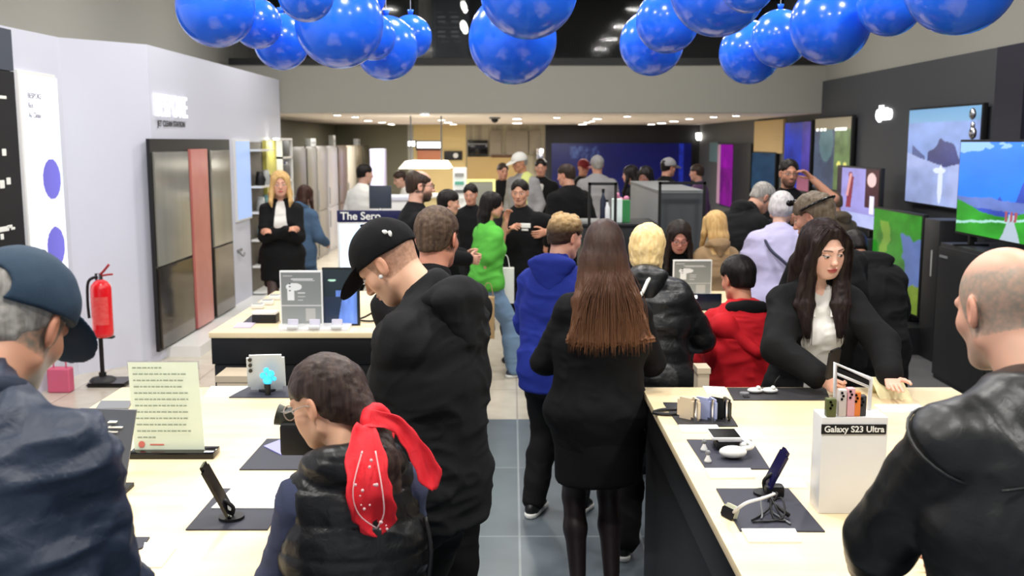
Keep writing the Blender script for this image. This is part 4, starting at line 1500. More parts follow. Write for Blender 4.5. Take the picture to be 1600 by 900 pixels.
bm = bmesh.new(); bx(bm, (a.x, Y + .25, 0), (b2.x, Y + .95, 1.15), bev=.01); obj('casing', bm, mat('cream_yellow', srgb(226, 206, 150), .5), t, smooth='auto')
bm = bmesh.new(); bx(bm, (a.x - .03, Y + .2, 1.15), (b2.x + .03, Y + 1, 1.19), bev=.005); obj('worktop', bm, M_whitep, t, smooth='auto')
random.seed(5)
for k in range(5):
    q = W(706 + 5 * (k % 3), 300 - 9 * k, Y - .3)
    pass
t = thing('display_tower', 'narrow white tower of glowing shelves beside the kitchen island', 'display', W(717, 330, 15.0))
a, b2 = W(708, 330, 15.0), W(728, 262, 15.0)
bm = bmesh.new(); bx(bm, (a.x, 15.0, 0), (b2.x, 15.3, b2.z), bev=.01); obj('casing', bm, mat('tower_glow', srgb(235, 235, 230), .4, emit=(1, 1, .95), es=.35), t, smooth='auto')
for k in range(4):
    q = W(718, 276 + 13 * k, 14.95)
    bm = bmesh.new(); bx(bm, (a.x + .03, 14.95, q.z), (b2.x - .03, 15.0, q.z + .05)); obj('product_slot', bm, (M_lgrey, mat('mint', srgb(110, 190, 170), .5), M_greyp, M_whitep)[k], t)
t = wallbox('framed_display', 'panel', 733, 284, 770, 330, 14.2, mat('pale_grey_green', srgb(150, 150, 138), .4), 'grey panel with a pale yellow frame behind the staff man', 'display', .08, trim=mat('pale_yellow_glow', srgb(245, 235, 150), .5, emit=srgb(245, 235, 160), es=.5))
a, b2 = W(733, 330, 14.2), W(770, 284, 14.2)
for xx in (a.x + .03, b2.x - .03):
    bm = bmesh.new(); bx(bm, (xx - .015, 14.22, 0), (xx + .015, 14.26, a.z + .02)); obj('leg', bm, M_greyp, t)

# ------------------------------------------------------------------ rear right wall things (on x = 4.3)
def sidepanel(name, label, cat, px0, px1, pyt, pyb, X, m, fn=None, th=.05, frame=True, nu=50, nv=70, strength=1.0, fm=None):
    y1, y0 = WX(px0, 222, X).y, WX(px1, 222, X).y
    zt, zb_ = WX(px1, pyt, X).z, WX(px1, pyb, X).z
    t = thing(name, label, cat, (X, (y0 + y1) / 2, zb_))
    bm = bmesh.new(); bx(bm, (X + .002, y0 - .02, zb_ - .02), (X + th, y1 + .02, zt + .02), bev=.004)
    obj('casing' if fn else 'board', bm, (fm or M_black) if fn else m, t, smooth='auto')
    if fn:
        picture('picture', (X - .002, y1, zb_), (X - .002, y0, zb_), (X - .002, y1, zt), fn, nu, nv, attr_mat('screen_%d' % int(strength * 100), .25, emit=strength), t)
    return t, y0, y1, zb_, zt


def banner(U, V):
    c = np.zeros(U.shape + (3,)) + V3(srgb(120, 20, 130))
    n = fbm(np.stack([U * 4, V * 6, U * 0], -1), 8, 3)
    c = c * (.5 + n[..., None])
    c[V > .62] = c[V > .62] * V3([1.4, .6, 1.6])
    c[(U < .2)] = V3(srgb(190, 150, 170))
    return c


sidepanel('hanging_banner', 'narrow purple and magenta banner on the right of the rear room', 'banner', 1122, 1146, 226, 325, 4.28, None, banner, strength=.22, nu=24, nv=60)
sidepanel('teal_panel', 'small pale teal panel left of the purple banner', 'panel', 1109, 1121, 224, 252, 4.29, mat('pale_teal', srgb(96, 124, 130), .5))
sidepanel('beige_panel', 'plain sand coloured square panel high on the rear right wall', 'panel', 1178, 1222, 188, 238, 4.29, mat('sand_paint', srgb(206, 180, 132), .7))


def tealscr(U, V):
    n = fbm(np.stack([U * 3, V * 5, U * 0], -1), 9, 3)
    return V3(srgb(28, 56, 80))[None, None] * (.5 + n[..., None])


sidepanel('wall_screen', 'dim teal upright screen under the sand coloured panel', 'screen', 1174, 1212, 240, 302, 4.28, None, tealscr, strength=.6, nu=30, nv=40)
sidepanel('dark_cupboard', 'near black tall cupboard between purple banner and teal screen', 'cupboard', 1147, 1173, 226, 340, 4.25, M_black, th=.09)


def bluep(U, V):
    n = fbm(np.stack([U * 3, V * 4, U * 0], -1), 12, 3)
    c = V3(srgb(36, 54, 170))[None, None] * (.35 + 1.1 * n[..., None])
    m = (U > .7)
    c[m] = c[m] * .5 + V3(srgb(110, 70, 160)) * .5 * n[m][:, None]
    m = (V < .22) & (U > .55)
    c[m] = V3(srgb(150, 90, 110)) * (.6 + .5 * n[m][:, None])
    return c


sidepanel('wall_poster', 'violet blue upright poster screen just beyond the bulkhead', 'screen', 1226, 1266, 190, 300, 4.27, None, bluep, strength=.6, nu=36, nv=60)
# ------------------------------------------------------------------ televisions on the right wall
def facescr(U, V):  # dim face and greens: reflections painted into the screen colours
    n = fbm(np.stack([U * 4, V * 5, U * 0], -1), 21, 3)
    c = V3(srgb(70, 84, 110))[None, None] * (.35 + 1.0 * n[..., None])
    m = (U > .58)
    g = V3(srgb(96, 120, 74))[None] * (.35 + 1.1 * fbm(np.stack([U * 9, V * 9, U * 0], -1), 5, 3)[m][:, None])
    c[m] = g
    m = ((U - .35) / .2) ** 2 + ((V - .66) / .28) ** 2 < 1
    c[m] = V3(srgb(84, 116, 124)) * (.5 + n[m][:, None])
    m = V > .84
    c[m] = V3(srgb(128, 118, 96))
    for u in (.08, .2, .3, .62, .7, .78, .86):
        m = ((U - u) / .04) ** 2 + ((V - .84) / .02) ** 2 < 1
        c[m] = V3([2.2, 2.2, 2.0])
    m = (((U - .72) / .06) ** 2 + ((V - .36) / .035) ** 2 < 1) | (((U - .88) / .05) ** 2 + ((V - .35) / .04) ** 2 < 1)
    c[m] = V3(srgb(220, 220, 120))
    return c


def mountains(U, V):
    n = fbm(np.stack([U * 6, V * 7, U * 0], -1), 31, 4)
    c = V3(srgb(120, 146, 204))[None, None] * (.75 + .45 * n[..., None])
    c[V > .86] = V3(srgb(104, 150, 190))
    ridge = .62 + .20 * np.exp(-((U - .50) / .10) ** 2) + .12 * np.exp(-((U - .68) / .07) ** 2) + .08 * np.sin(U * 23) * (fbm(np.stack([U * 12, U * 0, U * 0], -1), 3, 2)) - .12
    base = .42 + .25 * np.abs(U - .58) - .05 * n
    m = (V < ridge) & (V > base) & (U > .32)
    c[m] = V3(srgb(46, 54, 110)) * (.5 + 1.1 * n[m][:, None])
    m = (U < .28) & (V < .5 + .6 * (.28 - U)) & (V > .42) & (U > .08)
    c[m] = V3(srgb(66, 80, 130)) * (.6 + .8 * n[m][:, None])
    m = (V < base)
    c[m] = V3(srgb(150, 165, 212)) * (.65 + .6 * n[m][:, None])
    m = (((U - .5) / .09) ** 2 + ((V - .36) / .03) ** 2 < 1) | (((U - .52) / .035) ** 2 + ((V - .22) / .2) ** 2 < 1)
    c[m] = V3(srgb(205, 215, 235))
    return c


def valley(U, V):
    n = fbm(np.stack([U * 5, V * 5, U * 0], -1), 41, 4)
    c = V3(srgb(44, 118, 238))[None, None] * (.85 + .3 * n[..., None])
    U, V = U + .05 * (n - .5), V + .06 * (fbm(np.stack([U * 9, V * 7, U * 0 + 7], -1), 42, 3) - .5)
    cl = fbm(np.stack([U * 3.2, V * 4, U * 0 + 3], -1), 44, 4)
    m = (cl > .52) & (V > .42)
    c[m] = c[m] * .3 + V3(srgb(150, 190, 245)) * .75
    for cx, w, h in ((.62, .10, .30), (.42, .08, .12), (.92, .12, .22), (.25, .1, .08)):
        m = (V < .33 + h * (1 - np.abs(U - cx) / w)) & (np.abs(U - cx) < w)
        c[m] = V3(srgb(52, 74, 168)) * (.6 + .8 * n[m][:, None])
    m = (V < .40 + .05 * (n - .5)) & (V > .3)
    c[m] = V3(srgb(92, 112, 176)) * (.5 + 1.0 * n[m][:, None])
    m = V < .30 + .06 * np.sin(U * 7 + 2)
    c[m] = V3(srgb(48, 138, 44)) * (.45 + 1.1 * n[m][:, None])
    m = np.abs(V - .10 - .42 * U * .5) < .014
    c[m] = V3(srgb(150, 200, 190))
    m = np.abs(U - .52) < .22 * np.clip(.24 - V, 0, 1) + .03 * (V < .28)
    c[m & (V < .28)] = V3(srgb(160, 175, 190))
    for cx in (.47, .52, .56):
        m = (np.abs(U - cx) < .012) & (V > .2) & (V < .31)
        c[m] = V3(srgb(150, 80, 90))
    return c


def dancers(U, V):
    n = fbm(np.stack([U * 4, V * 5, U * 0], -1), 51, 3)
    c = V3(srgb(150, 146, 214))[None, None] * (.7 + .5 * n[..., None])
    m = (U < .12) & (V > .45)
    c[m] = V3(srgb(40, 30, 44))
    m = ((np.abs(U - .33 - .1 * (V - .5)) < .06) & (V > .3) & (V < .86)) | (((U - .34) / .05) ** 2 + ((V - .88) / .05) ** 2 < 1)
    c[m] = V3(srgb(126, 46, 62)) * (.6 + .8 * n[m][:, None])
    m = (np.abs(U - .25 - .2 * (V - .4)) < .03) & (V > .5) & (V < .9)
    c[m] = V3(srgb(208, 150, 150))
    m = (U > .70) & (V > .35)
    c[m] = V3(srgb(60, 30, 44)) * (.6 + .6 * n[m][:, None])
    m = ((U - .84) / .10) ** 2 + ((V - .82) / .12) ** 2 < 1
    c[m] = V3(srgb(222, 190, 190))
    m = (np.abs(U - .86) < .05) & (V > .25) & (V < .55)
    c[m] = V3(srgb(220, 220, 240))
    m = (V < .22)
    c[m] = V3(srgb(176, 186, 236)) * (.7 + .5 * n[m][:, None])
    return c


def garden(U, V):
    n = fbm(np.stack([U * 6, V * 7, U * 0], -1), 61, 4)
    U, V = U + .22 * (n - .5), V + .25 * (fbm(np.stack([U * 5, V * 6, U * 0 + 7], -1), 62, 3) - .5)
    c = V3(srgb(40, 140, 34))[None, None] * (.35 + 1.2 * n[..., None])
    m = (U > .18) & (U < .36) & (V > .55) & (V < .92)
    c[m] = V3(srgb(120, 170, 60)) * (.6 + .7 * n[m][:, None])
    m = (V < .34) & (U > .3)
    c[m] = V3(srgb(120, 150, 40)) * (.5 + .9 * n[m][:, None])
    m = (U > .72 - .2 * (V - .3)) & (V > .28) & (V < .75)
    c[m] = V3(srgb(90, 120, 190)) * (.7 + .5 * n[m][:, None])
    return c


sidepanel('television', 'large wall television showing a dim face beside green plants', 'television', 1273, 1329, 182, 300, 4.27, None, facescr, strength=.55, nu=60, nv=60)
sidepanel('television', 'wall television showing blue mountains, hanging high on the charcoal wall', 'television', 1419, 1531, 164, 331, 4.27, None, mountains, strength=.62, nu=150, nv=90)


def floor_tv(label, px0, px1, pyt, pyb, X, fn, strength, group=None, nu=120, nv=80, stand=True):
    t, y0, y1, zb_, zt = sidepanel('television', label, 'television', px0, px1, pyt, pyb, X, None, fn, strength=strength, nu=nu, nv=nv)
    if stand:
        for yy in (y0 + .25, y1 - .25):
            bm = bmesh.new(); bx(bm, (X - .12, yy - .02, zb_ - .10), (X + .16, yy + .02, zb_ - .085)); bx(bm, (X + .0, yy - .02, zb_ - .09), (X + .04, yy + .02, zb_ - .01)); obj('foot', bm, M_black, t)
    return t, y0, y1, zb_, zt


def cabinet(label, x0, x1, y0, y1, z1, m, z0=0.0, nd=2):
    t = thing('media_cabinet', label, 'cabinet', ((x0 + x1) / 2, (y0 + y1) / 2, z0))
    bm = bmesh.new(); bx(bm, (x0, y0, z0), (x1, y1, z1), bev=.006); obj('casing', bm, m, t, smooth='auto')
    L = (y1 - y0) / nd
    for k in range(nd):
        bm = bmesh.new(); bx(bm, (x0 - .018, y0 + k * L + .01, z0 + .04), (x0 + .001, y0 + (k + 1) * L - .01, z1 - .03), bev=.003); d = obj('door', bm, m, t, smooth='auto')
        bm = bmesh.new(); bx(bm, (x0 - .026, y0 + (k + .8) * L, z1 - .12), (x0 - .018, y0 + (k + .95) * L, z1 - .10)); obj('handle', bm, M_greyp, d)
    return t


M_cab = mat('cabinet_black', srgb(30, 31, 34), .45)
_, y0, y1, zb_, _ = floor_tv('huge television with blue sky and green valley at the right edge', 1502, 1690, 222, 400, 3.72, valley, .62, nu=200, nv=130)
cabinet('tall black cabinet under the huge valley television', 3.62, 4.3, y0 - .1, y1 + .05, zb_ - .10, M_cab)
_, y0, y1, zb_, _ = floor_tv('television with a bright green garden picture, low on the right', 1372, 1448, 340, 500, 3.86, garden, .22)
bm = bmesh.new(); bx(bm, (3.7, y0 - .1, 0), (4.3, y1 - .1, zb_ - .10)); obj('tv_bench', bm, M_cab, None, label='low black bench under the green garden television', cat='bench')
_, y0, y1, zb_, _ = floor_tv('television with lilac picture of red dressed dancers', 1311, 1377, 266, 362, 3.9, dancers, .65)
cabinet('black cabinet under the lilac dancer television', 3.8, 4.3, y0 + .02, y1 + .1, zb_ - .10, M_cab)
# soundbox black speaker between
bm = bmesh.new()
a = WX(1455, 222, 3.80)
t = thing('speaker_tower', 'black speaker column with a thin silver strip between the televisions', 'speaker', (3.95, a.y, 0))
bx(bm, (3.85, a.y - .17, 0), (4.2, a.y + .17, 1.3), bev=.01); obj('casing', bm, M_cab, t, smooth='auto')
bm = bmesh.new(); bx(bm, (3.843, a.y - .05, .78), (3.85, a.y - .03, 1.02)); obj('strip', bm, M_lgrey, t)
# vertical column and mounted signs on the charcoal wall
t = thing('wall_sign', 'small two-line sign of glowing white letters on the charcoal wall', 'sign', WX(1381, 185, XR))
for s_, yy, ps in (('Neo', 172, .12), ('QLED', 180, .15)):
    q = WX(1381, yy, XR - .012)
    text('lettering', s_, q, ps * 1.15, M_sign, (math.pi / 2, 0, -math.pi / 2), t, extrude=.01, bold=.004, xs=1.15)
t = thing('wall_figure', 'pale trophy-like ornament hanging beside the mountain television', 'ornament', WX(1519, 220, 4.24))
for py, r in ((178, .045), (196, .03), (208, .05)):
    bm = bmesh.new(); ball(bm, WX(1520, py, 4.2), r, 14, (.6, 1, 1.2)); obj('segment', bm, M_chrome, t, smooth=True)
struct('trim_pillar', (XR - .1, WX(1612, 222, XR).y, 0), (XR + .01, WX(1549, 222, XR - .1).y, 2.82), mat('navy_black_panel', srgb(30, 30, 44), .5))
bm = bmesh.new(); q = WZ(1420, 498, .1)
bx(bm, (3.55, 10.1, 0), (3.7, 10.4, .05), bev=.01); obj('power_strip', bm, M_whitep, None, smooth='auto', label='small white box on the grey floor below the garden television', cat='box')

# ------------------------------------------------------------------ tables
ZT = 0.96
YF1 = WZ(1003, 605, ZT).y
XRL = WZ(1003, 605, ZT).x
XLR = WZ(442, 851, ZT).x
XLL = WZ(195, 602, ZT).x
M_side = mat('table_black_side', srgb(13, 13, 15), .42)


def table(label, x0, x1, y0, y1):
    t = thing('display_table', label, 'table', ((x0 + x1) / 2, (y0 + y1) / 2, 0), 0, None)
    bm = bmesh.new(); bx(bm, (x0, y0, ZT - .03), (x1, y1, ZT), bev=.003); obj('tabletop', bm, M_wood, t, smooth='auto')
    bm = bmesh.new(); bx(bm, (x0 + .01, y0 + .01, ZT - .18), (x1 - .01, y1 - .01, ZT - .03), bev=.003); obj('apron', bm, M_side, t, smooth='auto')
    bm = bmesh.new(); bx(bm, (x0 + .02, y0 + .02, .06), (x1 - .02, y1 - .02, ZT - .185), bev=.004); obj('body', bm, M_side, t, smooth='auto')
    bm = bmesh.new(); bx(bm, (x0 + .06, y0 + .06, 0), (x1 - .06, y1 - .06, .06)); obj('plinth', bm, M_black, t)
    return t


W1 = XLR - XLL
table('long pale wood display table at the front left, under the letter stand', XLL, XLR, 2.2, YF1)
table('pale wood display table at the front right, with white box and phone mats', XRL, XRL + W1 + .25, 2.3, YF1)
table('second pale wood table on the left with the info boards', XLL, XLR, 5.55, 7.15)
table('second pale wood table on the right behind the boy in red', XRL, XRL + .95, 5.95, 7.15)


def quadmat(name, px, m, th, label, cat, group=None, z=ZT, parent=None, rnd=0):
    """thin sheet lying on the table, corners given as seen"""
    P = [WZ(x, y, z) for x, y in px]
    bm = bmesh.new()
    prism(bm, [p + Vector((0, 0, 0.0)) for p in P], (0, 0, th))
    if rnd:
        es = [e for e in bm.edges if abs(e.verts[0].co.z - e.verts[1].co.z) > th * .5]
        bmesh.ops.bevel(bm, geom=es, offset=rnd, segments=3, affect='EDGES')
    return obj(name, bm, m, parent, label=label, cat=cat, group=group)


# ---- front left table
quadmat('display_mat', [(290, 829), (418, 829), (457, 765), (345, 765)], M_mat, .004, 'dark slate mat under the tilted phone, front left table', 'mat', 'display mats on the tables')
quadmat('display_mat', [(374, 735), (500, 735), (520, 687), (417, 687)], M_mat, .004, 'dark blue mat half hidden by the girl, front left table', 'mat', 'display mats on the tables')
quadmat('display_mat', [(358, 622), (470, 622), (480, 604), (390, 604)], M_mat, .004, 'dark mat at the far edge of the front left table', 'mat', 'display mats on the tables')
quadmat('display_mat', [(170, 872), (222, 858), (234, 841), (170, 841)], M_mat, .004, 'dark mat corner by the navy sleeve, front left table', 'mat', 'display mats on the tables')
quadmat('display_mat', [(150, 640), (200, 640), (208, 628), (158, 628)], M_greyp, .006, 'grey mat behind the letter stand on the left table edge', 'mat', 'display mats on the tables')
quadmat('spec_card', [(330, 797), (438, 797), (455, 766), (362, 766)], M_paper, .007, 'white printed card lying on the mat of the tilted phone', 'card', 'white cards on the tables')
quadmat('spec_card', [(392, 764), (468, 764), (475, 741), (402, 741)], M_paper, .005, 'white card between the two slate mats on the left table', 'card', 'white cards on the tables')
quadmat('spec_card', [(218, 888), (252, 888), (276, 857), (226, 850)], M_paper, .005, 'white card by the navy sleeve at the front of the left table', 'card', 'white cards on the tables')
quadmat('spec_card', [(318, 622), (356, 622), (390, 605), (330, 605)], M_paper, .005, 'white card at the far edge of the front left table', 'card', 'white cards on the tables')
quadmat('spec_card', [(412, 700), (440, 714), (448, 700), (440, 689)], mat('screen_violet', srgb(150, 150, 210), .4), .008, 'violet printed sheet on the blue mat beside the girl', 'card')


def slab(bm, base, u, n, w, h, th, rnd=.012):
    """rounded slab standing on base, width along u, height along n x u"""
    u, n = Vector(u).normalized(), Vector(n).normalized()
    v = n.cross(u)
    if v.z < 0:
        v = -v
    b2 = bmesh.new()
    r = bmesh.ops.create_cube(b2, size=1)
    bmesh.ops.scale(b2, vec=(w, th, h), verts=b2.verts)
    es = [e for e in b2.edges if abs(e.verts[0].co.y - e.verts[1].co.y) > th * .5]
    bmesh.ops.bevel(b2, geom=es, offset=rnd, segments=4, affect='EDGES')
    bmesh.ops.translate(b2, vec=(0, 0, h / 2), verts=b2.verts)
    M = Matrix((u, n, v)).transposed().to_4x4()
    M.translation = Vector(base)
    bmesh.ops.transform(b2, matrix=M, verts=b2.verts)
    me = bpy.data.meshes.new('tmp')
    b2.to_mesh(me)
    bm.from_mesh(me)
    bpy.data.meshes.remove(me)
    b2.free()
    return v


def phone(label, base, u, n, w=.075, h=.16, body=M_blackg, scr=None, cams=0, stand=True, group='phones on display'):
    base, u, n = Vector(base), Vector(u).normalized(), Vector(n).normalized()
    t = thing('smartphone', label, 'phone', base, 0, group)
    bm = bmesh.new()
    v = slab(bm, base + Vector((0, 0, .012)), u, n, w, h, .009)
    obj('body', bm, body, t, smooth='auto')
    bm = bmesh.new()
    slab(bm, base + Vector((0, 0, .014)) + n * .005, u, n, w - .006, h - .006, .0015, .009)
    obj('screen', bm, scr or M_blackg, t)
    for k in range(cams):
        bm = bmesh.new()
        q = base + v * (h - .02 - .024 * k + .012) - u * (w / 2 - .016) - n * .007
        cyl(bm, q - n * .002, q + n * .003, .008, n=14)
        obj('lens', bm, M_blackg, t, smooth='auto')
    if stand:
        s = thing('phone_stand', 'small black holder carrying the ' + label.split(',')[0], 'stand', base, 0, 'phone holders')
        bm = bmesh.new()
        cyl(bm, (base.x, base.y, ZT + .004), (base.x, base.y, ZT + .012), .035, n=20)
        obj('foot', bm, M_black, s, smooth='auto')
        bm = bmesh.new()
        tube(bm, [(base.x, base.y, ZT + .012), base - n * .02 + v * .03, base - n * .008 + v * .06], .006)
        obj('arm', bm, M_black, s, smooth=True)
    return t


# tilted phone: leans to the left in the view, seen edge on
b = WZ(362, 812, ZT)
p2 = W(322, 728, b.y + .03)
d = (p2 - b)
ax = d.normalized()
nn = Vector((0.90, 0.0, 0.0)); u = Vector((-.12, .99, 0)).normalized(); nn = ax.cross(u).normalized()
phone('black phone tilted left in a holder on the slate mat', b, u, nn, w=.08, h=d.length, scr=M_blackg)
# three-lens phone with its back to us
b = WZ(425, 612, ZT)
phone('silver phone seen from behind with three lenses, far edge of the left table', b + Vector((-.02, 0, .0)), (1, .1, 0), (.05, 1, .15), w=.155, h=.155, body=mat('silver_back', srgb(196, 202, 206), .25), cams=3)
t = thing('screen_glow_beads', 'small bright blue glowing acrylic piece beside the silver phone', 'ornament', b + Vector((.03, -.06, .03)))  # emissive beads added in place of a bluish screen glow
bm = bmesh.new(); cyl(bm, b + Vector((0, -.07, .0)), b + Vector((0, -.07, .05)), .012); obj('foot', bm, M_black, t)
bm = bmesh.new(); [ball(bm, b + Vector((x_, -.07, z_)), r_, 10, (1, .6, 1)) for x_, z_, r_ in ((0, .065, .020), (-.018, .085, .014), (.014, .092, .016), (-.004, .108, .012), (.028, .072, .010))]; obj('glow_bead', bm, mat('cyan_glow', srgb(60, 190, 235), .2, emit=srgb(60, 190, 240), es=.7), t)
# box on the far side (beige drawer in the black body)
# letter holder
LP = [W(200, 566, WZ(210, 703, ZT).y - .02), W(316, 566, WZ(210, 703, ZT).y - .02)]
bl, br = WZ(211, 703, ZT + .02), WZ(320, 703, ZT + .02)
t = thing('letter_stand', 'pale green printed letter in a clear upright holder on a black base', 'sign', (bl + br) / 2 - Vector((0, 0, .02)))
tl = W(200, 566, bl.y + .06); tr = W(318, 566, bl.y + .06)
bm = bmesh.new(); bx(bm, (bl.x - .01, bl.y - .04, ZT), (br.x + .04, bl.y + .04, ZT + .022), bev=.004); obj('base', bm, M_blackg, t, smooth='auto')
upv = (tl - bl)
wv = Vector((br.x - bl.x, 0, 0))
nrm = wv.cross(upv).normalized()


def sheet(bm, o, u, v, n, th):
    prism(bm, [o, o + u, o + u + v, o + v], n * th)


bm = bmesh.new(); sheet(bm, bl, wv, upv, nrm, .003); obj('sheet', bm, mat('letter_paper', srgb(216, 224, 200), .5), t)
bm = bmesh.new(); sheet(bm, bl - wv * .02 - nrm * 0.004, wv * 1.04, upv * 1.02, nrm, .003)
gl = mat('clear_acrylic', (1, 1, 1), .03, trans=1.0, alpha=.18)
obj('acrylic_front', bm, gl, t)
bm = bmesh.new()
random.seed(12)
front = -nrm if nrm.y > 0 else nrm
for k in range(12):
    v0 = .93 - k * .072
    w0 = (.45, .8, .78, .72, .80, .80, .8, .78, .8, .74, .8, .3)[k]
    x = .06
    while x < w0:
        L = .03 + .05 * random.random()
        o = bl + upv * v0 + wv * x + front * .0045
        sheet(bm, o, wv * min(L, w0 - x + .03), upv * .014, front, .0005)
        x += L + .014
obj('print', bm, mat('ink_grey', srgb(146, 156, 136), .6), t)
bm = bmesh.new(); o = bl + upv * .065 + wv * .11 + front * .005; cyl(bm, o, o + front * .001, .011, n=16); sheet(bm, o + wv * .12 - upv * .01, wv * .2, upv * .015, front, .0005)
obj('seal', bm, mat('seal_red', srgb(206, 110, 96), .6), t)
# dark grey upright board near the navy man
y_ = WZ(175, 770, ZT).y
a, b2 = W(150, 800, y_), W(207, 645, y_)
t = thing('info_board', 'dark grey upright board with white lines behind the navy sleeve', 'sign', ((a.x + b2.x) / 2, y_, ZT))
bm = bmesh.new(); prism(bm, [(a.x - .05, y_, ZT), (W(198, 800, y_).x, y_ - .02, ZT), (b2.x, y_ + .03, b2.z), (a.x - .05, y_ + .05, b2.z)], (0, .008, 0)); obj('panel', bm, mat('slate_board', srgb(92, 96, 104), .4), t)
bm = bmesh.new()
for py, w in ((661, 14), (669, 24), (676, 16), (683, 12)):
    q = W(168, py, y_ + .015); bx(bm, q, q + Vector((w / 1600 * 2.9, .02, .003)))
obj('print', bm, M_paper, t)
bm = bmesh.new(); bx(bm, (a.x - .05, y_ - .04, ZT), (W(200, 800, y_).x, y_ + .06, ZT + .012)); obj('base', bm, M_black, t)

# ---- second left table
yb_ = 5.72
t = thing('info_board', 'grey info board in a white frame with earbud pictures, second left table', 'sign', W(470, 508, yb_))
a, b2 = W(439, 507, yb_), W(503, 423, yb_)
a.z = ZT + .012
bm = bmesh.new(); bx(bm, (a.x, yb_, a.z), (b2.x, yb_ + .02, b2.z), bev=.003); obj('frame', bm, M_whitep, t, smooth='auto')


def infob(U, V):
    c = np.zeros(U.shape + (3,)) + V3(srgb(140, 144, 142)) * (1.05 - .25 * V[..., None])
    m = (((U - .32) / .2) ** 2 + ((V - .72) / .075) ** 2 < 1) | ((np.abs(U - .24) < .085) & (V > .45) & (V < .75))
    c[m] = V3(srgb(228, 230, 230))
    for v0 in (.78, .72, .65):
        c[(np.abs(U - .22) < .02) & (np.abs(V - v0) < .012)] = V3(srgb(40, 40, 44))
    for v0, u0, u1 in ((.93, .05, .28), (.87, .25, .8), (.84, .3, .85), (.60, .42, .6), (.53, .42, .6), (.46, .42, .55)):
        c[(np.abs(V - v0) < .008) & (U > u0) & (U < u1)] = V3(srgb(214, 214, 214))
    c[(V < .36) & (V > .345)] = V3(srgb(200, 200, 200))
    c[(V < .3) & (U > .6) & (U < .85) & (V > .05)] = V3(srgb(178, 176, 172))
    return c


picture('print', (a.x + .008, yb_ - .002, a.z + .01), (b2.x - .008, yb_ - .002, a.z + .01), (a.x + .008, yb_ - .002, b2.z - .01), infob, 70, 90, attr_mat('printed', .4), t)
bm = bmesh.new(); bx(bm, (a.x - .01, yb_ - .03, ZT), (b2.x + .01, yb_ + .06, ZT + .014)); obj('base', bm, M_whitep, t)
t = thing('tablet', 'dark tablet with blue picture standing beside the white framed info board', 'tablet', W(533, 505, yb_ + .03))
a, b2 = W(505, 506, yb_ + .05), W(561, 418, yb_ + .05)
a.z = ZT + .001
bm = bmesh.new(); bx(bm, (a.x, yb_ + .05, a.z), (b2.x, yb_ + .065, b2.z), bev=.004); obj('body', bm, M_black, t, smooth='auto')


def tabs(U, V):
    c = np.zeros(U.shape + (3,)) + V3(srgb(28, 40, 48))
    m = (V < .62) & (U > .35) & (U < .95)
    c[m] = V3(srgb(90, 120, 190)) * (.5 + .9 * fbm(np.stack([U[m] * 6, V[m] * 3, U[m] * 0], -1), 2, 2))[:, None]
    c[(V < .5) & (U < .42 + .3 * (V - .1))] = V3(srgb(34, 44, 62))
    c[((U - .25) / .12) ** 2 + ((V - .80) / .02) ** 2 < 1] = V3(srgb(160, 200, 180))
    return c


picture('screen', (a.x + .008, yb_ + .048, a.z + .01), (b2.x - .008, yb_ + .048, a.z + .01), (a.x + .008, yb_ + .048, b2.z - .01), tabs, 60, 80, attr_mat('screen_60', .25, emit=.6), t)
bm = bmesh.new(); prism(bm, [(a.x + .05, yb_ + .06, ZT), (b2.x - .05, yb_ + .06, ZT), (b2.x - .05, yb_ + .16, ZT), (a.x + .05, yb_ + .16, ZT)], (0, 0, .006)); bx(bm, (a.x + .08, yb_ + .065, ZT), (b2.x - .08, yb_ + .075, ZT + .2)); obj('stand', bm, M_black, t)
tr = quadmat('display_tray', [(436, 519), (543, 519), (550, 509), (446, 509)], M_whitep, .016, 'white tray holding three earbud cases on the second left table', 'tray')
for k, px in enumerate((457, 491, 526)):
    q = WZ(px, 514, ZT + .016)
    t = thing('earbud_case', 'small white earbud case on the tray, %s of the three' % ('left', 'middle', 'right')[k], 'earbud case', q, 0, 'earbud cases on the tray')
    bm = bmesh.new(); bx(bm, q + Vector((-.03, -.02, 0)), q + Vector((.03, .02, .02)), bev=.008); obj('case', bm, M_whitep, t, smooth='auto')
    bm = bmesh.new(); bx(bm, q + Vector((-.03, .016, .018)), q + Vector((.03, .026, .052)), bev=.006); obj('lid', bm, mat('case_lid', srgb(214, 212, 226), .3), t, smooth='auto')
q = WZ(417, 503, ZT)
t = thing('display_box', 'low black box with a white top near the left board', 'box', q)
bm = bmesh.new(); bx(bm, q + Vector((-.075, -.05, 0)), q + Vector((.065, .05, .05)), bev=.004); obj('casing', bm, M_black, t, smooth='auto')
bm = bmesh.new(); bx(bm, q + Vector((-.075, -.05, .05)), q + Vector((.065, .05, .066)), bev=.005); obj('lid', bm, M_whitep, t, smooth='auto')
quadmat('spec_card', [(364, 513), (392, 513), (400, 505), (372, 505)], mat('lilac_card', srgb(190, 180, 200), .5), .005, 'lilac card at the left edge of the second left table', 'card', 'white cards on the tables')
quadmat('display_mat', [(378, 506), (396, 506), (408, 494), (392, 494)], M_mat, .004, 'small dark mat at the left edge of the second left table', 'mat', 'display mats on the tables')
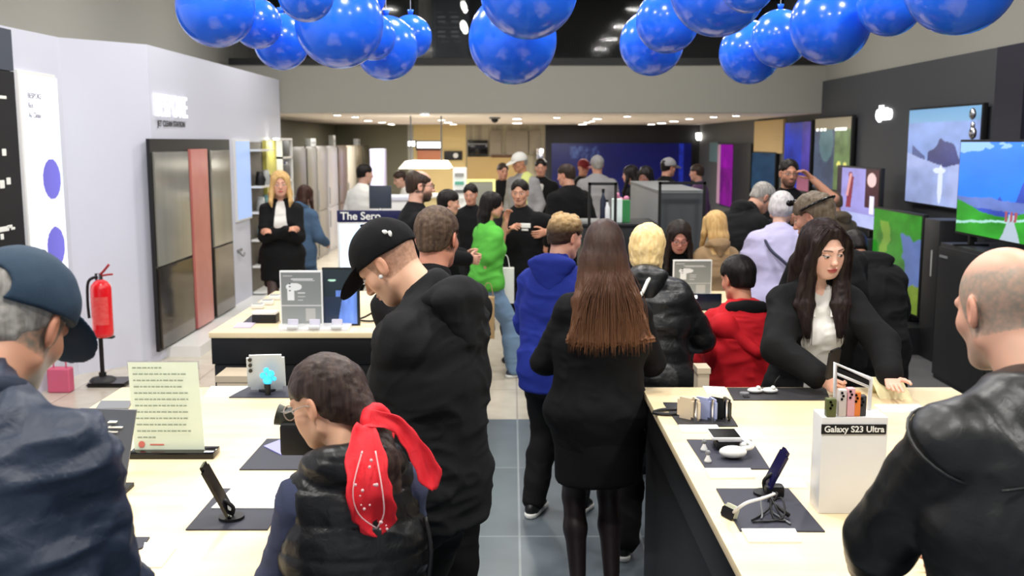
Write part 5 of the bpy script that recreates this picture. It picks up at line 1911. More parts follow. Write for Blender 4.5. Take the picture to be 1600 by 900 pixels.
for k, (px, py) in enumerate(((403, 482), (418, 476), (430, 468))):
    q = WZ(px, py, ZT)
    t = thing('earbud_case', 'white earbud case at the left edge of the second table, %s in line' % ('nearest', 'second', 'farthest')[k], 'earbud case', q, 0, 'earbud cases along the table edge')
    bm = bmesh.new(); bx(bm, q + Vector((-.04, -.03, 0)), q + Vector((.04, .03, .03)), bev=.012); obj('case', bm, M_whitep, t, smooth='auto')
    bm = bmesh.new(); bx(bm, q + Vector((-.03, -.02, .03)), q + Vector((.03, .02, .036)), bev=.002); obj('lid', bm, M_lgrey, t, smooth='auto')
q = WZ(575, 503, ZT)
bm = bmesh.new(); tube(bm, [q + Vector(v) for v in ((-.08, 0, .01), (-.03, .04, .02), (.02, .0, .05), (.05, .03, .06), (.08, -.02, .02), (.02, -.03, .01), (-.04, -.02, .012))], .006)
obj('cable_coil', bm, M_cable, None, smooth=True, label='tangle of black cable on the second left table by the tablet', cat='cable')

# "The Sero" stand
Y = 9.0
a, b2 = W(528, 400, Y), W(627, 329, Y)
t = thing('display_stand', 'upright pale screen stand with a navy header behind the black cap', 'display', ((a.x + b2.x) / 2, Y, 0))
hz_ = W(528, 347, Y).z
bm = bmesh.new(); bx(bm, (a.x, Y, hz_), (b2.x, Y + .05, b2.z), bev=.004); h = obj('header', bm, mat('navy_header', srgb(20, 24, 72), .4), t, smooth='auto')
text('lettering', 'The Sero', (a.x + .03, Y - .003, (hz_ + b2.z) / 2), .095, M_paper, (math.pi / 2, 0, 0), t, align='LEFT', extrude=.002, bold=.0015)
bm = bmesh.new(); bx(bm, (a.x, Y, .75), (b2.x, Y + .05, hz_ - .005), bev=.004); obj('casing', bm, M_whitep, t, smooth='auto')


def sero(U, V):
    c = np.zeros(U.shape + (3,)) + V3(srgb(196, 222, 250))
    m = V < .5 + .25 * U
    c[m] = V3(srgb(220, 232, 248))
    m = (U > .55) & (V > .82) & (V < .93)
    c[m] = V3([1, 1, 1])
    return c


picture('screen', (a.x + .02, Y - .002, .78), (b2.x - .02, Y - .002, .78), (a.x + .02, Y - .002, hz_ - .02), sero, 30, 30, attr_mat('screen_85', .3, emit=.85), t)
bm = bmesh.new(); cyl(bm, ((a.x + b2.x) / 2, Y + .03, .02), ((a.x + b2.x) / 2, Y + .03, .76), .03); obj('pole', bm, M_whitep, t, smooth='auto')
bm = bmesh.new(); cyl(bm, ((a.x + b2.x) / 2, Y + .03, 0), ((a.x + b2.x) / 2, Y + .03, .02), .22, n=28); obj('foot', bm, M_whitep, t, smooth='auto')
Y = 10.6
a, b2 = W(577, 326, Y), W(611, 290, Y)
xm = (a.x + b2.x) / 2
t = thing('monitor', 'small dark monitor back on a pole behind the navy header', 'monitor', (xm, Y, 0))
bm = bmesh.new(); bx(bm, (a.x, Y, a.z), (b2.x, Y + .03, b2.z), bev=.006); obj('casing', bm, mat('slate_monitor', srgb(48, 56, 70), .4), t, smooth='auto')
bm = bmesh.new(); cyl(bm, (xm, Y + .02, .02), (xm, Y + .02, a.z + .03), .02); obj('pole', bm, M_whitep, t, smooth='auto')
bm = bmesh.new(); cyl(bm, (xm, Y + .02, 0), (xm, Y + .02, .02), .2, n=24); obj('foot', bm, M_whitep, t, smooth='auto')
Y = 11.5
a, b2 = W(585, 350, Y), W(640, 308, Y)
t = thing('white_counter', 'white counter block behind the small dark monitor', 'counter', ((a.x + b2.x) / 2, Y, 0))
bm = bmesh.new(); bx(bm, (a.x, Y, 0), (b2.x, Y + .6, b2.z - .04), bev=.01); obj('body', bm, M_whitep, t, smooth='auto')
bm = bmesh.new(); bx(bm, (a.x - .02, Y - .02, b2.z - .04), (b2.x + .02, Y + .62, b2.z), bev=.01); obj('counter_top', bm, M_white, t, smooth='auto')

# ---- front right table
quadmat('display_mat', [(1146, 626), (1297, 626), (1290, 607), (1136, 607)], M_mat2, .004, 'long black mat at the far edge of the front right table', 'mat', 'display mats on the tables')
quadmat('display_mat', [(1062, 668), (1153, 667), (1130, 631), (1036, 630)], M_mat2, .004, 'black mat under the three folded phones', 'mat', 'display mats on the tables')
quadmat('display_mat', [(1103, 734), (1203, 734), (1174, 689), (1073, 688)], M_mat, .004, 'dark mat under the white headphones and flat phone', 'mat', 'display mats on the tables')
quadmat('display_mat', [(1156, 831), (1289, 832), (1232, 765), (1119, 765)], M_mat, .004, 'dark mat under the tilted navy phone and cables', 'mat', 'display mats on the tables')
quadmat('spec_card', [(1104, 616), (1140, 618), (1132, 606), (1098, 605)], M_paper, .005, 'white card left of the long black mat', 'card', 'white cards on the tables')
quadmat('spec_card', [(1066, 677), (1128, 677), (1120, 666), (1060, 666)], M_paper, .006, 'white card in front of the folded phones mat', 'card', 'white cards on the tables')
quadmat('spec_card', [(1134, 685), (1196, 685), (1188, 674), (1126, 674)], M_paper, .002, 'clear pale sheet right of the folded phones card', 'card', 'white cards on the tables')
quadmat('spec_card', [(1110, 749), (1180, 748), (1172, 734), (1101, 734)], M_paper, .006, 'white card in front of the headphones mat', 'card', 'white cards on the tables')
quadmat('spec_card', [(1216, 763), (1262, 763), (1252, 747), (1207, 747)], M_paper, .002, 'clear pale sheet right of the tilted navy phone', 'card', 'white cards on the tables')
quadmat('spec_card', [(1170, 849), (1252, 849), (1242, 829), (1158, 829)], M_paper, .006, 'white card in front of the cable mat', 'card', 'white cards on the tables')
# three folding phones
for k, (px, c, lab) in enumerate(((1076, (214, 196, 168), 'cream folded phone standing upright, left of the three'), (1102, (150, 158, 196), 'lilac folded phone standing upright between cream and black ones'), (1124, (30, 30, 26), 'black folded phone standing upright, right of the three'))):
    b = WZ(px, 655, ZT + .004)
    t = thing('folded_phone', lab, 'phone', b, math.radians(0), 'folded phones on the black mat')
    m = mat('fold_%d' % k, srgb(*c), .25)
    bm = bmesh.new(); slab(bm, b + Vector((-.010, .01, 0)), (.75, -.66, 0), (.66, .75, 0), .07, .082, .009, .01); obj('front_half', bm, m, t, smooth='auto')
    bm = bmesh.new(); slab(bm, b + Vector((.026, -.002, 0)), (-.2, .98, 0), (.98, .2, 0), .07, .082, .009, .01); obj('back_half', bm, m, t, smooth='auto')
    bm = bmesh.new(); cyl(bm, b + Vector((.022, -.024, 0)), b + Vector((.022, -.024, .082)), .006); obj('hinge', bm, M_chrome, t, smooth='auto')
bm = bmesh.new(); q = WZ(1062, 645, ZT + .008)
tube(bm, [q + Vector(v) for v in ((.05, -.01, .004), (-.04, -.02, 0), (-.10, .0, 0), (-.06, .045, 0), (.0, .05, 0))], .007)
obj('cable', bm, M_cable, None, smooth=True, label='black cable looping left of the cream folded phone', cat='cable')
for k, px in enumerate((1180, 1203)):
    q = WZ(px, 614, ZT + .004)
    t = thing('earbud_case', 'white open earbud case on the long black mat, %s one' % ('left', 'right')[k], 'earbud case', q, 0, 'earbud cases on the long black mat')
    bm = bmesh.new(); ball(bm, q + Vector((0, 0, .012)), .028, 14, (1.2, .8, .42)); obj('case', bm, M_whitep, t, smooth=True)
    bm = bmesh.new(); ball(bm, q + Vector((.01, -.01, .024)), .01, 10); obj('earbud', bm, M_paper, t, smooth=True)
q = WZ(1163, 617, ZT + .004)
t = thing('smartwatch', 'small grey watch lying left on the long black mat', 'watch', q)
bm = bmesh.new(); cyl(bm, q, q + Vector((0, 0, .01)), .02, n=20); obj('case', bm, M_greyp, t, smooth='auto')
bm = bmesh.new(); bx(bm, q + Vector((-.012, -.05, 0)), q + Vector((.012, .05, .004)), bev=.002); obj('strap', bm, M_black, t)
bm = bmesh.new(); q = WZ(1208, 606, ZT); tube(bm, [q, q + Vector((.01, .0, .03)), q + Vector((.03, .01, .05))], .003)
obj('lead', bm, M_cable, None, smooth=True, label='short black lead rising from the far edge of the right table', cat='cable')
# headphones mat: flat phone + headphones + buds
q = WZ(1133, 700, ZT + .004)
t = thing('charging_stand', 'black box shaped charger with a phone lying on top', 'charger', q)
bm = bmesh.new(); bx(bm, q + Vector((-.035, -.03, 0)), q + Vector((.06, .04, .03)), bev=.006); obj('base', bm, M_black, t, smooth='auto')
bm = bmesh.new(); bx(bm, q + Vector((-.03, -.035, .03)), q + Vector((.07, -.01, .036)), bev=.002); obj('edge', bm, M_chrome, t, smooth='auto')
t = thing('smartphone', 'black phone lying flat on the black charger', 'phone', q + Vector((0, 0, .04)))
bm = bmesh.new(); bx(bm, q + Vector((-.05, -.03, .036)), q + Vector((.05, .08, .045)), bev=.003); obj('body', bm, M_whitep, t, smooth='auto')
bm = bmesh.new(); bx(bm, q + Vector((-.046, -.026, .0451)), q + Vector((.046, .076, .0465))); obj('screen', bm, M_blackg, t)
q = WZ(1145, 716, ZT + .004)
t = thing('headphones', 'white over-ear headphones lying on the dark mat', 'headphones', q)
bm = bmesh.new(); ball(bm, q + Vector((0, 0, .022)), .04, 20, (1.15, .8, .5)); obj('earcup', bm, M_whitep, t, smooth=True)
bm = bmesh.new(); ball(bm, q + Vector((.055, .10, .02)), .03, 16, (.6, 1, .6)); obj('earcup', bm, M_whitep, t, smooth=True)
bm = bmesh.new(); tube(bm, [q + Vector(v) for v in ((.02, 0, .03), (.06, .02, .03), (.075, .06, .03), (.055, .1, .03))], .009); obj('headband', bm, M_whitep, t, smooth=True)
for k, (px, py) in enumerate(((1100, 704), (1106, 722))):
    q = WZ(px, py, ZT + .004)
    t = thing('earbud', 'tiny white earbud standing on the headphones mat, %s one' % ('farther', 'nearer')[k], 'earbud', q, 0, 'earbuds on the headphones mat')
    bm = bmesh.new(); lathe(bm, [(.012, 0), (.012, .006), (.006, .018), (.004, .03)], q, 12); obj('stem', bm, M_whitep, t, smooth=True)
    bm = bmesh.new(); ball(bm, q + Vector((0, 0, .032)), .009, 10); obj('tip', bm, M_greyp, t, smooth=True)
# tilted navy phone
b = WZ(1196, 769, ZT + .01)
p2 = W(1222, 706, b.y + .04)
d = p2 - b
ax = d.normalized()
u = Vector((.06, .99, 0)).normalized()
phone('navy phone tilted right in a holder on the cable mat', b, u, (-ax.cross(u)).normalized(), w=.085, h=d.length, body=mat('navy_glass', srgb(24, 22, 64), .15))
q = WZ(1142, 808, ZT + .004)
bm = bmesh.new()
pts = [WZ(1145, 803, ZT + .01), WZ(1152, 795, ZT + .05), WZ(1168, 785, ZT + .075), WZ(1190, 779, ZT + .07), WZ(1210, 772, ZT + .05)]
tube(bm, pts, .0048)
obj('white_cable', bm, M_whitep, None, smooth=True, label='thick white cable arching across the dark cable mat', cat='cable')
t = thing('cable_anchor', 'small beige rounded block at the end of the white cable', 'charger', q)
bm = bmesh.new(); slab(bm, q + Vector((-.005, 0, -.002)), (.45, -.89, 0), (-.89, -.45, .35), .05, .038, .012, .006); obj('block', bm, mat('beige_plastic', srgb(206, 206, 180), .4), t, smooth='auto')
bm = bmesh.new(); slab(bm, q + Vector((-.013, 0, -.002)), (.45, -.89, 0), (-.89, -.45, .35), .052, .03, .004, .004); obj('backing', bm, M_black, t, smooth='auto')
t = thing('cable_bundle', 'loose bundle of thin black and grey cables on the cable mat', 'cable', WZ(1205, 795, ZT))
random.seed(4)
for k in range(6):
    bm = bmesh.new()
    p0 = WZ(1205 + random.uniform(-10, 14), 778 + random.uniform(-3, 6), ZT + .03)
    p1 = WZ(1180 + random.uniform(0, 50), 800 + random.uniform(-6, 12), ZT + .012)
    p2 = WZ(1190 + random.uniform(-20, 50), 812 + random.uniform(-4, 8), ZT + .008)
    tube(bm, [p0, (p0 + p1) / 2 + Vector((random.uniform(-.03, .03), 0, .03)), p1, p2], .0028)
    obj('strand', bm, (M_cable, M_greyp, M_cable)[k % 3], t, smooth=True)
bm = bmesh.new(); a_, b_2 = WZ(1213, 790, ZT + .03), WZ(1233, 806, ZT + .012); tube(bm, [a_, b_2], .006); obj('plug', bm, M_black, t, smooth=True)
bm = bmesh.new(); q = WZ(1205, 775, ZT + .004); bx(bm, q + Vector((-.02, -.02, 0)), q + Vector((.035, .02, .035)), bev=.008); obj('clamp', bm, M_black, t, smooth='auto')

# white box display with name strip, rack on top
yx = WZ(1280, 803, ZT).y
x0, x1 = W(1281, 740, yx).x, W(1384, 740, yx).x
zt_ = W(1281, 652, yx).z
t = thing('white_display_box', 'tall white box display with a black name strip on the right table', 'display', ((x0 + x1) / 2, yx, ZT))
bm = bmesh.new(); bx(bm, (x0, yx, ZT), (x1, yx + .09, zt_), bev=.004); obj('casing', bm, M_whitep, t, smooth='auto')
z0, z1 = W(1281, 678, yx).z, W(1281, 663, yx).z
bm = bmesh.new(); bx(bm, (x0 - .001, yx - .003, z0), (x1 - .006, yx + .002, z1)); s = obj('name_strip', bm, M_black, t)
text('lettering', 'Galaxy S23 Ultra', ((x0 + x1) / 2 - .003, yx - .004, (z0 + z1) / 2), .0245, M_paper, (math.pi / 2, 0, 0), t, extrude=.0008, bold=.0004)
# pens rack: white leaning frame with coloured pens
yr = yx + .062
t = thing('accessory_rack', 'white open frame rack standing on the white display box', 'rack', ((x0 + x1) / 2, yr, zt_))
c1, c2, c3, c4 = W(1304, 650, yr), W(1305, 568, yr), W(1361, 592, yr + .02), W(1357, 650, yr + .02)
c1.z = c4.z = zt_
bm = bmesh.new()
tube(bm, [c1, c2, c3, c4], .0065, 8, 1)
a3, b3 = c1.lerp(c2, .80), c4.lerp(c3, .72)
tube(bm, [a3, b3], .004, 8, 1)
obj('frame', bm, M_whitep, t, smooth=True)
bm = bmesh.new(); a4, b4 = c1.lerp(c2, .93), c4.lerp(c3, .93); prism(bm, [a3.lerp(a4, .15), b3.lerp(b4, .15), b3.lerp(b4, .9), a3.lerp(a4, .9)], (0, .003, 0)); obj('panel', bm, M_black, t)
for k, (px, pt, c, nm) in enumerate(((1297, 622, (92, 98, 58), 'olive green'), (1314, 608, (206, 196, 190), 'pale grey'), (1327, 606, (226, 170, 176), 'pink'), (1336, 612, (232, 130, 60), 'orange'), (1345, 618, (60, 60, 62), 'dark grey'))):
    q = W(px, 650, yr - .05 + .002 * k); q.z = zt_
    h = W(px, pt, yr - .05).z - zt_
    w = .011 if k else .014
    tt = thing('phone_case', '%s slim case standing in the rack on the white box' % nm, 'phone case', q, 0, 'coloured cases on the white box')
    bm = bmesh.new(); bx(bm, q + Vector((-w, -.012, 0)), q + Vector((w, .012, h)), bev=.004); obj('shell', bm, mat('case_' + nm.replace(' ', '_'), srgb(*c), .4), tt, smooth='auto')
    bm = bmesh.new()
    for j in range(3):
        cyl(bm, q + Vector((-.004 + .004 * (j % 2), -.0125, h - .008 - .009 * j)), q + Vector((-.004 + .004 * (j % 2), -.0145, h - .008 - .009 * j)), .0035, n=10)
    obj('lens_hole', bm, M_blackg, tt)
# folded cards on the right side of the table
for k, (px, py) in enumerate(((1390, 618), (1405, 640))):
    q = WZ(px, py, ZT)
    t = thing('folded_leaflet', ('cream tent-shaped leaflet under the open hand', 'white flat leaflet by the leather sleeve')[k], 'leaflet', q)
    bm = bmesh.new()
    if k == 0:
        prism(bm, [q + Vector(v) for v in ((-.06, -.05, 0), (.07, -.07, 0), (.04, -.01, .075), (-.08, .01, .075))], (0, .003, .001))
        prism(bm, [q + Vector(v) for v in ((-.08, .013, .075), (.04, -.007, .075), (.06, .05, 0), (-.07, .06, 0))], (0, .003, .001))
    else:
        bx(bm, q + Vector((-.08, -.06, 0)), q + Vector((.10, .06, .006)))
    obj('sheet', bm, mat('cream_paper', srgb(232, 226, 180), .6) if k == 0 else M_paper, t)
    bm = bmesh.new(); bx(bm, q + Vector((.0, -.055, .0061)), q + Vector((.06, -.05, .0068))); obj('print', bm, M_greyp, t)

# ---- second right table
yb_ = 6.9
t = thing('info_board', 'grey info board in a white frame behind the blonde person', 'sign', W(1082, 460, yb_))
a, b2 = W(1051, 459, yb_), W(1113, 406, yb_)
a.z = ZT
bm = bmesh.new(); bx(bm, (a.x, yb_, a.z), (b2.x, yb_ + .02, b2.z), bev=.003); obj('frame', bm, M_whitep, t, smooth='auto')
picture('print', (a.x + .008, yb_ - .002, a.z + .01), (b2.x - .008, yb_ - .002, a.z + .01), (a.x + .008, yb_ - .002, b2.z - .01), infob, 60, 70, attr_mat('printed'), t)
bm = bmesh.new(); bx(bm, (a.x - .01, yb_ - .03, ZT), (b2.x + .01, yb_ + .05, ZT + .012)); obj('base', bm, M_whitep, t)
yb_ = 6.3
a, b2 = W(1072, 500, yb_), W(1128, 459, yb_)
a.z = ZT
t = thing('tablet', 'dark tablet with white icons standing behind the boy in red', 'tablet', ((a.x + b2.x) / 2, yb_, ZT))
bm = bmesh.new(); bx(bm, (a.x, yb_, ZT), (b2.x, yb_ + .012, b2.z), bev=.003); obj('body', bm, mat('tablet_navy', srgb(20, 30, 48), .2), t, smooth='auto')
bm = bmesh.new()
for px, py in ((1079, 464), (1087, 464), (1079, 474), (1087, 474), (1083, 484)):
    q = W(px, py, yb_ - .002); bx(bm, q + Vector((-.009, 0, -.009)), q + Vector((.009, .002, .009)))
obj('icon', bm, M_sign, t)
bm = bmesh.new(); bx(bm, (a.x + .05, yb_, ZT), (b2.x - .05, yb_ + .1, ZT + .008)); obj('stand', bm, M_black, t)
c = WZ(1107, 582, .55)
t = thing('drawer_box', 'small beige box seen under the red hoodie behind the right table', 'box', (.82, 4.45, 0))
bm = bmesh.new(); a = W(1090, 606, 4.4); b2 = W(1109, 577, 4.4); bx(bm, (a.x, 4.4, 0), (b2.x, 4.5, b2.z), bev=.004); obj('casing', bm, mat('beige_box', srgb(200, 184, 160), .5), t, smooth='auto')
bm = bmesh.new(); bx(bm, (a.x - .004, 4.396, b2.z - .02), (b2.x + .004, 4.504, b2.z + .005)); obj('lid', bm, mat('beige_box', (0, 0, 0)), t)
# low box seen behind the front left table
t = thing('storage_box', 'low beige box on the floor between the two left tables', 'box', (-1.2, 5.2, 0))
a, b2 = W(343, 603, 5.3), W(395, 585, 5.3)
bm = bmesh.new(); bx(bm, (a.x, 5.25, 0), (b2.x, 5.45, b2.z), bev=.005); obj('casing', bm, mat('beige_box', (0, 0, 0)), t, smooth='auto')
bm = bmesh.new(); bx(bm, (a.x - .004, 5.246, b2.z - .03), (b2.x + .004, 5.454, b2.z + .003)); obj('lid', bm, mat('beige_box', (0, 0, 0)), t)

# ---- big grey box display further back
t = thing('grey_display_block', 'large grey boxy display block with a darker front face', 'display', (1.56, 10.6, 0))
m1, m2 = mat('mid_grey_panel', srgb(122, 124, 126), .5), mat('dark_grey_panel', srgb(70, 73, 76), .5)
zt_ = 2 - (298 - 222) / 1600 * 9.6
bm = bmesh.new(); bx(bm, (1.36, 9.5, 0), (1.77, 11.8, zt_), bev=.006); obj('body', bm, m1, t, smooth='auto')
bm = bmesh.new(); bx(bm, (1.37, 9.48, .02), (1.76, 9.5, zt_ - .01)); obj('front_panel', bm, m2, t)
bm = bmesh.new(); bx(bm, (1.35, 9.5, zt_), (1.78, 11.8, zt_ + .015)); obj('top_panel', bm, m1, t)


def rack(label, px0, px1, pyt, Y, extra=()):
    a, b2 = W(px0, 400, Y), W(px1, pyt, Y)
    t = thing('metal_rack', label, 'frame', ((a.x + b2.x) / 2, Y, 0))
    for x in (a.x, b2.x):
        bm = bmesh.new(); bx(bm, (x - .012, Y - .012, 0), (x + .012, Y + .012, b2.z)); obj('post', bm, M_black, t)
    bm = bmesh.new(); bx(bm, (a.x - .012, Y - .012, b2.z - .024), (b2.x + .012, Y + .012, b2.z)); obj('top_bar', bm, M_black, t)
    for z in extra:
        bm = bmesh.new(); bx(bm, (a.x, Y - .15, z - .02), (b2.x, Y + .15, z)); obj('shelf', bm, M_cab, t)
    return t


rack('black metal frame stand in front of the white-capped man', 920, 962, 285, 8.9, (1.28,))
rack('black metal frame around the large grey block', 1029, 1101, 284, 9.3)
t = thing('counter_unit', 'dark counter under bottles and boxes beside the grey block', 'counter', (.9, 9.2, 0))
bm = bmesh.new(); bx(bm, (.62, 9.05, 0), (1.28, 9.7, 1.26), bev=.006); obj('body', bm, M_cab, t, smooth='auto')
bm = bmesh.new(); bx(bm, (.60, 9.03, 1.26), (1.30, 9.72, 1.285), bev=.004); obj('counter_top', bm, M_cab, t, smooth='auto')
for k, (px, pt, c, lab) in enumerate(((942, 295, (38, 42, 60), 'dark slim bottle'), (948, 312, (226, 226, 230), 'white slim bottle'))):
    q = W(px, 340, 9.25); q.z = 1.285
    h = W(px, pt, 9.25).z - q.z
    t = thing('bottle', lab + ' on the dark counter near the frame stand', 'bottle', q, 0, 'bottles on the dark counter')
    bm = bmesh.new(); lathe(bm, [(.026, 0), (.028, .01), (.028, h * .65), (.012, h * .8), (.012, h * .9)], q, 16); obj('flask', bm, mat(lab.replace(' ', '_'), srgb(*c), .3), t, smooth=True)
    bm = bmesh.new(); cyl(bm, q + Vector((0, 0, h * .9)), q + Vector((0, 0, h)), .014); obj('stopper', bm, M_black, t, smooth='auto')
q0, q1 = W(957, 340, 9.2), W(985, 311, 9.2)
t = thing('carton', 'white and green carton on the dark counter', 'carton', ((q0.x + q1.x) / 2, 9.25, 1.285))
xm = q0.x + (q1.x - q0.x) * .55
bm = bmesh.new(); bx(bm, (q0.x, 9.2, 1.285), (xm, 9.3, q1.z), bev=.003); obj('white_side', bm, mat('plain_white_card', srgb(230, 245, 242), .5), t)  # plain white card colour, no emission
bm = bmesh.new(); bx(bm, (xm, 9.2, 1.285), (q1.x, 9.3, q1.z - .01), bev=.003); obj('green_side', bm, mat('green_card', srgb(52, 132, 74), .5), t)
q = W(970, 308, 9.5); q.z = 1.285
t = thing('pink_flower_pot', 'small pot of pink flowers behind the green carton', 'flowers', q)
bm = bmesh.new(); lathe(bm, [(.04, 0), (.05, .12)], q, 14); obj('pot', bm, M_lgrey, t, smooth='auto')
bm = bmesh.new()
random.seed(8)
for k in range(9):
    ball(bm, q + Vector((random.uniform(-.05, .05), random.uniform(-.04, .04), .14 + random.uniform(0, .09))), .028, 8)
obj('blossom', bm, mat('pink_petals', srgb(206, 130, 160), .7), t, smooth=True)
# ------------------------------------------------------------------ people
def cloth(name, c, rough=.85, b=.35, sc=220, sheen=.0, spec=.3, d=.002):
    return mat(name, srgb(*c), rough, spec=spec, bump=((sc, sc, sc), b, d), sheen=sheen)


C_navy = cloth('navy_jacket_cloth', (30, 42, 62), .50, .5, 30, spec=.5, d=.006)
C_cap = cloth('navy_cap_cloth', (44, 62, 80), .8, sc=300)
C_leather = cloth('black_leather', (17, 19, 20), .40, .3, 40, spec=.5, d=.004)
C_hood = cloth('charcoal_sweat_cloth', (24, 25, 27), .95)
C_blk = cloth('black_suit_cloth', (11, 11, 13), .85)
C_blk2 = cloth('black_knit', (14, 14, 16), .92)
C_puff = cloth('black_puffer_nylon', (18, 19, 21), .38, .5, 35, spec=.5, d=.005)
C_navyk = cloth('navy_knit', (60, 66, 90), .9)
C_white = cloth('white_shirt_cloth', (222, 220, 214), .8, sc=120)
C_green = cloth('bright_green_cotton', (92, 184, 70), .85, sc=120)
C_jean = cloth('light_denim', (112, 138, 166), .9, sc=200)
C_denim = cloth('denim_jacket_cloth', (70, 94, 122), .9)
C_blue = cloth('royal_blue_cotton', (30, 46, 136), .85)
C_red = cloth('red_cotton', (196, 24, 36), .8)
C_lav = cloth('lavender_cotton', (176, 172, 204), .85)
C_trs = cloth('dark_trouser_cloth', (15, 15, 17), .88)
C_grey = cloth('grey_marl', (150, 148, 150), .9)
C_camel = cloth('camel_wool', (150, 124, 92), .9)
C_camo = cloth('brown_camo', (90, 80, 66), .9)
M_shoe = mat('black_shoe', srgb(22, 22, 24), .4)
M_sole = mat('white_rubber', srgb(222, 222, 218), .6)


def hairmat(name, c, c2, rough=.38):
    return mat(name, srgb(*c), max(rough, .42), spec=.22, var=((70, 70, 5), srgb(*c2)), bump=((260, 260, 14), .45, .003))


H_blk = hairmat('black_hair', (18, 16, 16), (34, 28, 26))
H_dkb = hairmat('dark_brown_hair', (44, 34, 30), (62, 48, 40))
H_brn = hairmat('brown_hair', (78, 58, 44), (116, 90, 66))
H_bld = hairmat('blonde_hair', (222, 190, 128), (240, 214, 160))
H_sbl = hairmat('sandy_blonde_hair', (190, 150, 96), (214, 178, 120))
H_gry = hairmat('grey_hair', (128, 124, 118), (168, 164, 158))
H_lgy = hairmat('silver_hair', (168, 164, 166), (204, 200, 200))


def ombre(name, z0, z1, top, bot):
    m = hairmat(name, top, tuple(int(c * 1.25) for c in top), .34)
    nt = m.node_tree
    b = nt.nodes['Principled BSDF']
    src = b.inputs['Base Color'].links[0].from_socket
    tc = nt.nodes.new('ShaderNodeTexCoord')
    sp = nt.nodes.new('ShaderNodeSeparateXYZ')
    nt.links.new(tc.outputs['Object'], sp.inputs[0])
    mr = nt.nodes.new('ShaderNodeMapRange')
    mr.inputs[1].default_value, mr.inputs[2].default_value = z0, z1
    nt.links.new(sp.outputs[2], mr.inputs[0])
    mx = nt.nodes.new('ShaderNodeMix')
    mx.data_type = 'RGBA'
    mx.inputs[6].default_value = (*srgb(*bot), 1)
    nt.links.new(mr.outputs[0], mx.inputs[0])
    nt.links.new(src, mx.inputs[7])
    nt.links.new(mx.outputs[2], b.inputs['Base Color'])
    return m


def sides(p, front=.10, back=True, L=.36, w=.10, locks=True, thick=.03, bw=None, ll=1.0):
    """long hair: a curtain down the back and a lock before each shoulder"""
    k_ = p.hk
    X = V3([1, 0, 0])
    Rx = p.Rh @ X

    def fn(S):
        if back:
            a, b = p.hp(0, -.04, .05), p.hp(0, -.075, -.10)
            S.seg(a, b, (.088 * k_, .07 * k_), (w * k_, .055 * k_), Rx, k=.03)
            c = b + V3([0, -.045, -(L - .1)]) * k_
            S.seg(b, c, (w * k_, .05 * k_), ((bw or w) * k_, thick * k_), X, k=.03)
        if locks:
            for sd in (-1, 1):
                a, b = p.hp(sd * .070, .035, .06), p.hp(sd * .083, .030, -.07)
                c = b + (p.R @ V3([sd * .012, .055 * ll, -.17 * ll])) * k_
                S.seg(a, b, .020 * k_, .026 * k_, k=.015)
                S.seg(b, c, .027 * k_, .020 * k_, k=.02)
                S.seg(c, c + V3([-sd * .01, .0, -.10 * ll]) * k_, .020 * k_, .008 * k_, k=.02)
    return fn


# 1 --- man in the navy cap and jacket, front left
p = Person('man seen from behind in navy cap and navy jacket at the left front corner', (28, 507), 1.9, yaw=-4, lean=6, bend=10, sl=-3, hyaw=-3, hpitch=32, hroll=6, nk=28, build=1.1,
           tone=(206, 150, 122), hands=((-.1, .38, 1.0), (.06, .36, .99)), elbow=((-.3, -.6, -.9), (.8, -.9, -.6)), res=.008)
p.stubble = (V3(srgb(190, 184, 176)), .9)
p.scalp = (V3(srgb(120, 112, 100)), .09)
p.body(hres=.003)


def fold_extra(S):
    for sd in (-1, 1):
        S.seg(p.neck + p.R @ V3([sd * .055, .05, .0]) * p.hs, p.neck + p.R @ V3([sd * .045, -.055, .03]) * p.hs, .022, .022, k=.02)


p.top(C_navy, off=.030, hem=-.22, name='jacket', folds=.011, ff=13, collar=.045, res=.008, off2=.02, colr=.070 * p.hs, extra=fold_extra)
S = Solid()
for a in range(-140, 141, 20):
    t0, t1 = math.radians(a - 90), math.radians(a - 70)
    S.seg(p.neck + p.R @ V3([.084 * math.cos(t0), .080 * math.sin(t0) - .012, .030]) * p.hs, p.neck + p.R @ V3([.084 * math.cos(t1), .080 * math.sin(t1) - .012, .030]) * p.hs, .022, .022, k=.012)
p.put('collar', S, cloth('dark_navy_collar', (30, 38, 54), .8))
p.legs(C_trs); p.shoes(M_shoe)
p.hair(H_gry, 'short', th=.006, res=.003, groove=.003, gsc=(60, 60, 60), cutback=-.062)
p.cap(C_cap, backhole=True, res=.004, tilt=10)

# 2 --- man in black leather jacket, front right
p = Person('balding man with grey hair seen from behind in a black leather jacket, right front', (1566, 482), 2.05, yaw=8, lean=5, bend=8, sl=0, hyaw=5, hpitch=16, nk=26, build=1.12,
           tone=(208, 158, 134), hands=((-.14, .42, 1.0), (.14, .42, 1.01)), elbow=((-1.0, -.4, -.6), (.9, -.5, -.5)), res=.008)
p.scalp = (V3(srgb(146, 134, 120)), .082)
p.stubble = (V3(srgb(170, 160, 150)), .35)
p.body(hres=.003)


def collar2(S):
    n = p.neck
    for a in range(-140, 141, 20):
        t0, t1 = math.radians(a - 90), math.radians(a - 70)
        S.seg(n + p.R @ V3([.078 * math.cos(t0), .075 * math.sin(t0) - .008, .022]) * p.hs, n + p.R @ V3([.078 * math.cos(t1), .075 * math.sin(t1) - .008, .022]) * p.hs, .020, .020, k=.012)


